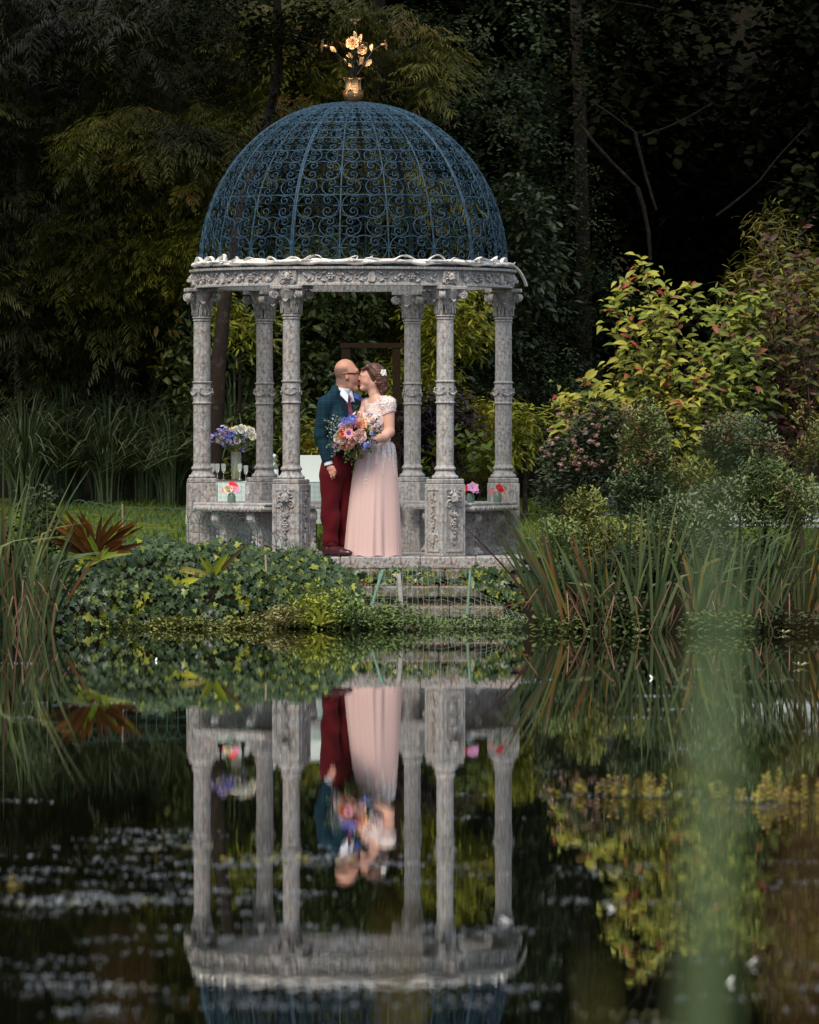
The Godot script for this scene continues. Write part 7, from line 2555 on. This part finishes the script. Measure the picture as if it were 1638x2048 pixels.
func make_floating() -> void:
	var flake := MB.new()
	for k in 20:
		var a := rnd(0, TAU)
		var q := Vector3(rng.randfn() * 0.09, 0, rng.randfn() * 0.08)
		flake.tint = Color.WHITE * rnd(0.7, 1.15)
		var d := Vector3(cos(a * 2.0), rnd(0.0, 0.20), sin(a * 2.0)) * rnd(0.003, 0.009)
		flake.blade([q - d + Vector3.UP * 0.002, q + Vector3.UP * 0.004, q + d + Vector3.UP * 0.003], [0.001, 0.005, 0.001], Vector3(-sin(a * 2.0), 0, cos(a * 2.0)), 0.25)
	var fm := flake.done()
	var pl := []
	var tn := []
	var drift := noise(FastNoiseLite.TYPE_SIMPLEX_SMOOTH, 1.0, 3, 41)
	# drifts of broken weed: centre and half size in photograph pixels on the water, how many flakes
	for q in [[300, 1418, 330, 10, 120], [900, 1400, 120, 12, 40], [1250, 1372, 330, 18, 170], [1500, 1480, 170, 30, 70], [430, 1530, 60, 5, 20], [200, 1310, 150, 16, 36], [300, 1670, 110, 12, 70], [620, 1725, 260, 20, 420], [270, 1725, 170, 40, 230], [170, 1810, 210, 55, 950], [60, 1770, 70, 30, 120], [560, 1800, 130, 30, 70], [880, 1755, 170, 30, 80], [560, 1862, 230, 14, 120], [840, 1880, 200, 22, 110], [1230, 1750, 90, 14, 90], [1180, 1795, 120, 12, 60], [1060, 1700, 100, 16, 34], [1560, 1700, 90, 30, 60], [1500, 1790, 140, 30, 80], [1180, 1875, 110, 20, 50], [1330, 1925, 250, 40, 90], [90, 1975, 120, 14, 90], [350, 1975, 190, 16, 90], [560, 2010, 170, 24, 130], [740, 1985, 160, 30, 130], [1010, 1975, 150, 20, 70], [150, 1920, 170, 20, 80], [180, 2035, 160, 14, 60], [1300, 2020, 260, 26, 80], [1560, 1990, 110, 34, 60], [1130, 1590, 60, 6, 50], [1300, 1592, 90, 8, 90], [1540, 1600, 110, 10, 130], [960, 1590, 40, 4, 14], [480, 1450, 300, 16, 40], [1400, 1440, 260, 24, 60], [1350, 1560, 280, 14, 40], [260, 1600, 260, 20, 30], [860, 1660, 260, 40, 40]]:
		for k in int(q[4] * 0.075):
			var p := on_water(q[0] + clampf(rng.randfn() * 0.55, -1.3, 1.3) * q[2], q[1] + clampf(rng.randfn() * 0.5, -1.2, 1.2) * q[3] * 1.5)
			if drift.get_noise_2d(p.x * 0.9, p.z * 0.5) < -0.08 and rng.randf() < 0.85:
				continue
			p.y = 0.001
			pl.append(Transform3D(Basis(Vector3.UP, rnd(0.0, TAU)).scaled(Vector3(rnd(0.4, 1.4), 1, rnd(0.4, 1.0))), p))
			tn.append(Color(0.11, 0.13, 0.145).lerp(Color(0.36, 0.40, 0.44), pow(rng.randf(), 1.6)) if rng.randf() < 0.93 else Color(0.24, 0.20, 0.05))
	tag(many("floating_weed", fm, M.weed, pl, tn), "drifts of pale broken weed and petals floating on the pond", "pond weed", "", "stuff")
	# upright water plants with yellowing leaves
	var stem := func(h: float) -> ArrayMesh:
		var mb := MB.new()
		mb.tint = Color(0.20, 0.09, 0.06)
		mb.tube([Vector3(0, -0.01, 0), Vector3(0.004, h * 0.5, 0), Vector3(0, h, 0)], [0.0022, 0.002, 0.001], 4)
		var n := int(h / 0.017) + 2
		for k in n:
			var f := (k + 0.5) / n
			for s in 2:
				var a := k * 1.5 + s * PI + rnd(-0.3, 0.3)
				var d := Vector3(cos(a), 0.45, sin(a)) * lerpf(0.021, 0.013, f)
				mb.tint = Color(0.36, 0.37, 0.03).lerp(Color(0.52, 0.46, 0.06), rng.randf()) if rng.randf() < 0.62 else Color(0.26, 0.15, 0.07)
				mb.blade([Vector3(0, h * f, 0), Vector3(0, h * f, 0) + d * 0.6, Vector3(0, h * f, 0) + d * 1.15], [0.003, 0.0085, 0.002], Vector3(-sin(a), 0, cos(a)), 0.2)
		return mb.done()
	var grp := "upright yellow leaved plants standing in the pond"
	var k := 0
	for q in [[1110, 1588, 3, 20], [1165, 1592, 6, 40], [1235, 1594, 8, 46], [1290, 1595, 9, 56], [1345, 1596, 3, 20], [1440, 1600, 5, 42], [1500, 1606, 8, 50], [1545, 1602, 8, 76], [1590, 1606, 9, 60], [1632, 1604, 7, 56], [430, 1722, 4, 26], [510, 1722, 4, 22], [612, 1722, 5, 26], [690, 1724, 4, 18], [15, 1772, 5, 40], [300, 1800, 3, 26]]:
		var c := on_water(q[0], q[1])
		var s := (60.0 - c.z) / LENS
		var lb: String = ["reddish sprig of water plant at the left end of the right hand drift", "low yellow water plant beside that reddish sprig", "yellow leaved water plant, second clump of the right hand drift", "tallest yellow water plant left of the blurred green reed", "small water plant touching the blurred green reed's left side", "sparse water plant just right of the blurred green reed", "reddish stemmed yellow plant right of the blurred reed", "tallest yellow leaved plant near the right edge of the pond", "dense yellow leaved plant between the tallest one and the edge", "yellow leaved plant cut by the right edge of the picture", "small yellow sprig on the drift left of the reflected columns", "small yellow sprig on the drift between reflected left columns", "small yellow sprig in front of the reflected third column", "small yellow sprig by the reflected groom's head", "pale leafy water plant at the left edge of the pond", "reddish sprig on the wide drift at lower left"][k]
		var o := thing("water_plant", lb, "water plant", c, 0.0, grp)
		for j in int(q[2]):
			put("sprout", stem.call(q[3] * s * rnd(0.25, 1.1) * (1.0 if k < 10 else 0.7)), M.leaf, o, Transform3D(turned(rnd(-0.25, 0.25), rnd(0, 6), rnd(-0.25, 0.25)).scaled(Vector3.ONE * (0.9 if k < 10 else 0.5)), Vector3(rng.randfn() * 17.0 * s, 0, rng.randfn() * 0.08)))
		k += 1
	# white feathers
	var fe := MB.new()
	fe.blade([Vector3(-0.045, 0.002, 0), Vector3(-0.015, 0.010, 0.004), Vector3(0.015, 0.028, 0.002), Vector3(0.034, 0.052, 0)], [0.002, 0.012, 0.013, 0.002], Vector3(0, 0.2, 1), 0.3)
	fe.blade([Vector3(-0.02, 0.003, 0), Vector3(0.02, 0.008, 0.008), Vector3(0.05, 0.006, 0.012)], [0.004, 0.012, 0.002], Vector3(0, 0.2, 1), 0.3)
	var fem := fe.done()
	var first: Node3D
	k = 0
	for q in [[232, 1976, 1.0, "white feather floating at the lower left"], [1505, 1932, 0.5, "largest white feather floating at the lower right"], [1462, 1968, 0.4, "smaller white feather left of the lower right feather"], [312, 1322, 0.5, "tiny white feather below the ivy bank"], [1302, 1357, 0.5, "small white feather on the water below the right reeds"], [1222, 1820, 0.35, "small white feather out on the right of the pond"], [1010, 1846, 0.5, "speck of white feather right of the reflected columns"]]:
		var c := on_water(q[0], q[1])
		if k == 0:
			first = thing("feather", q[3], "feather", c, 0.0, "white feathers on the pond")
			put("vane", fem, M.shell, first)
			first.scale = Vector3.ONE * 0.6
		else:
			dup(first, q[3], c, k * 0.5, q[2])
		k += 1


# ------------------------------------------------------------------ reeds on the near bank, out of focus

func make_foreground() -> void:
	var grp := "blurred reeds on the near bank"
	for q in [[1416, 880, 1390, 2300, 56.4, 0.0030, Color(0.13, 0.20, 0.105), "broad green out of focus reed in the right foreground"], [1388, 1180, 1368, 2300, 56.9, 0.0016, Color(0.16, 0.20, 0.09), "thin green out of focus blade left of the broad one"], [1440, 1000, 1424, 2300, 56.5, 0.0018, Color(0.13, 0.21, 0.09), "second green out of focus reed beside the broad one"], [775, 1800, 790, 2300, 56.0, 0.0018, Color(0.24, 0.17, 0.03), "yellowish out of focus blade at the bottom middle"], [1175, 1900, 1185, 2300, 56.0, 0.0018, Color(0.16, 0.15, 0.04), "olive out of focus blade at the bottom right of centre"], [230, 1840, 200, 2300, 56.8, 0.0020, Color(0.09, 0.045, 0.012), "brown out of focus blade at the lower left"], [1615, 960, 1600, 2300, 56.6, 0.0018, Color(0.10, 0.060, 0.014), "brown out of focus blade along the right edge"], [1560, 1500, 1575, 2300, 56.6, 0.0014, Color(0.09, 0.05, 0.014), "shorter brown out of focus blade near the right edge"]]:
		var a := at(q[0], q[1], q[4])
		var b := at(q[2], q[3], q[4])
		var o := thing("near_reed", q[7], "reed", b, 0.0, grp)
		var mb := MB.new()
		mb.tint = q[6]
		var path := []
		var hw := []
		for k in 10:
			var f := k / 9.0
			path.append((a - b) * f + Vector3(0.006 * sin(f * 2.5), 0, 0))
			hw.append(q[5] * [0.9, 1.0, 1.0, 1.0, 1.0, 1.0, 0.95, 0.85, 0.65, 0.15][k])
		mb.blade(path, hw, Vector3(1, 0, 0.25), 0.2)
		put("blade", mb.done(), M.reed, o)
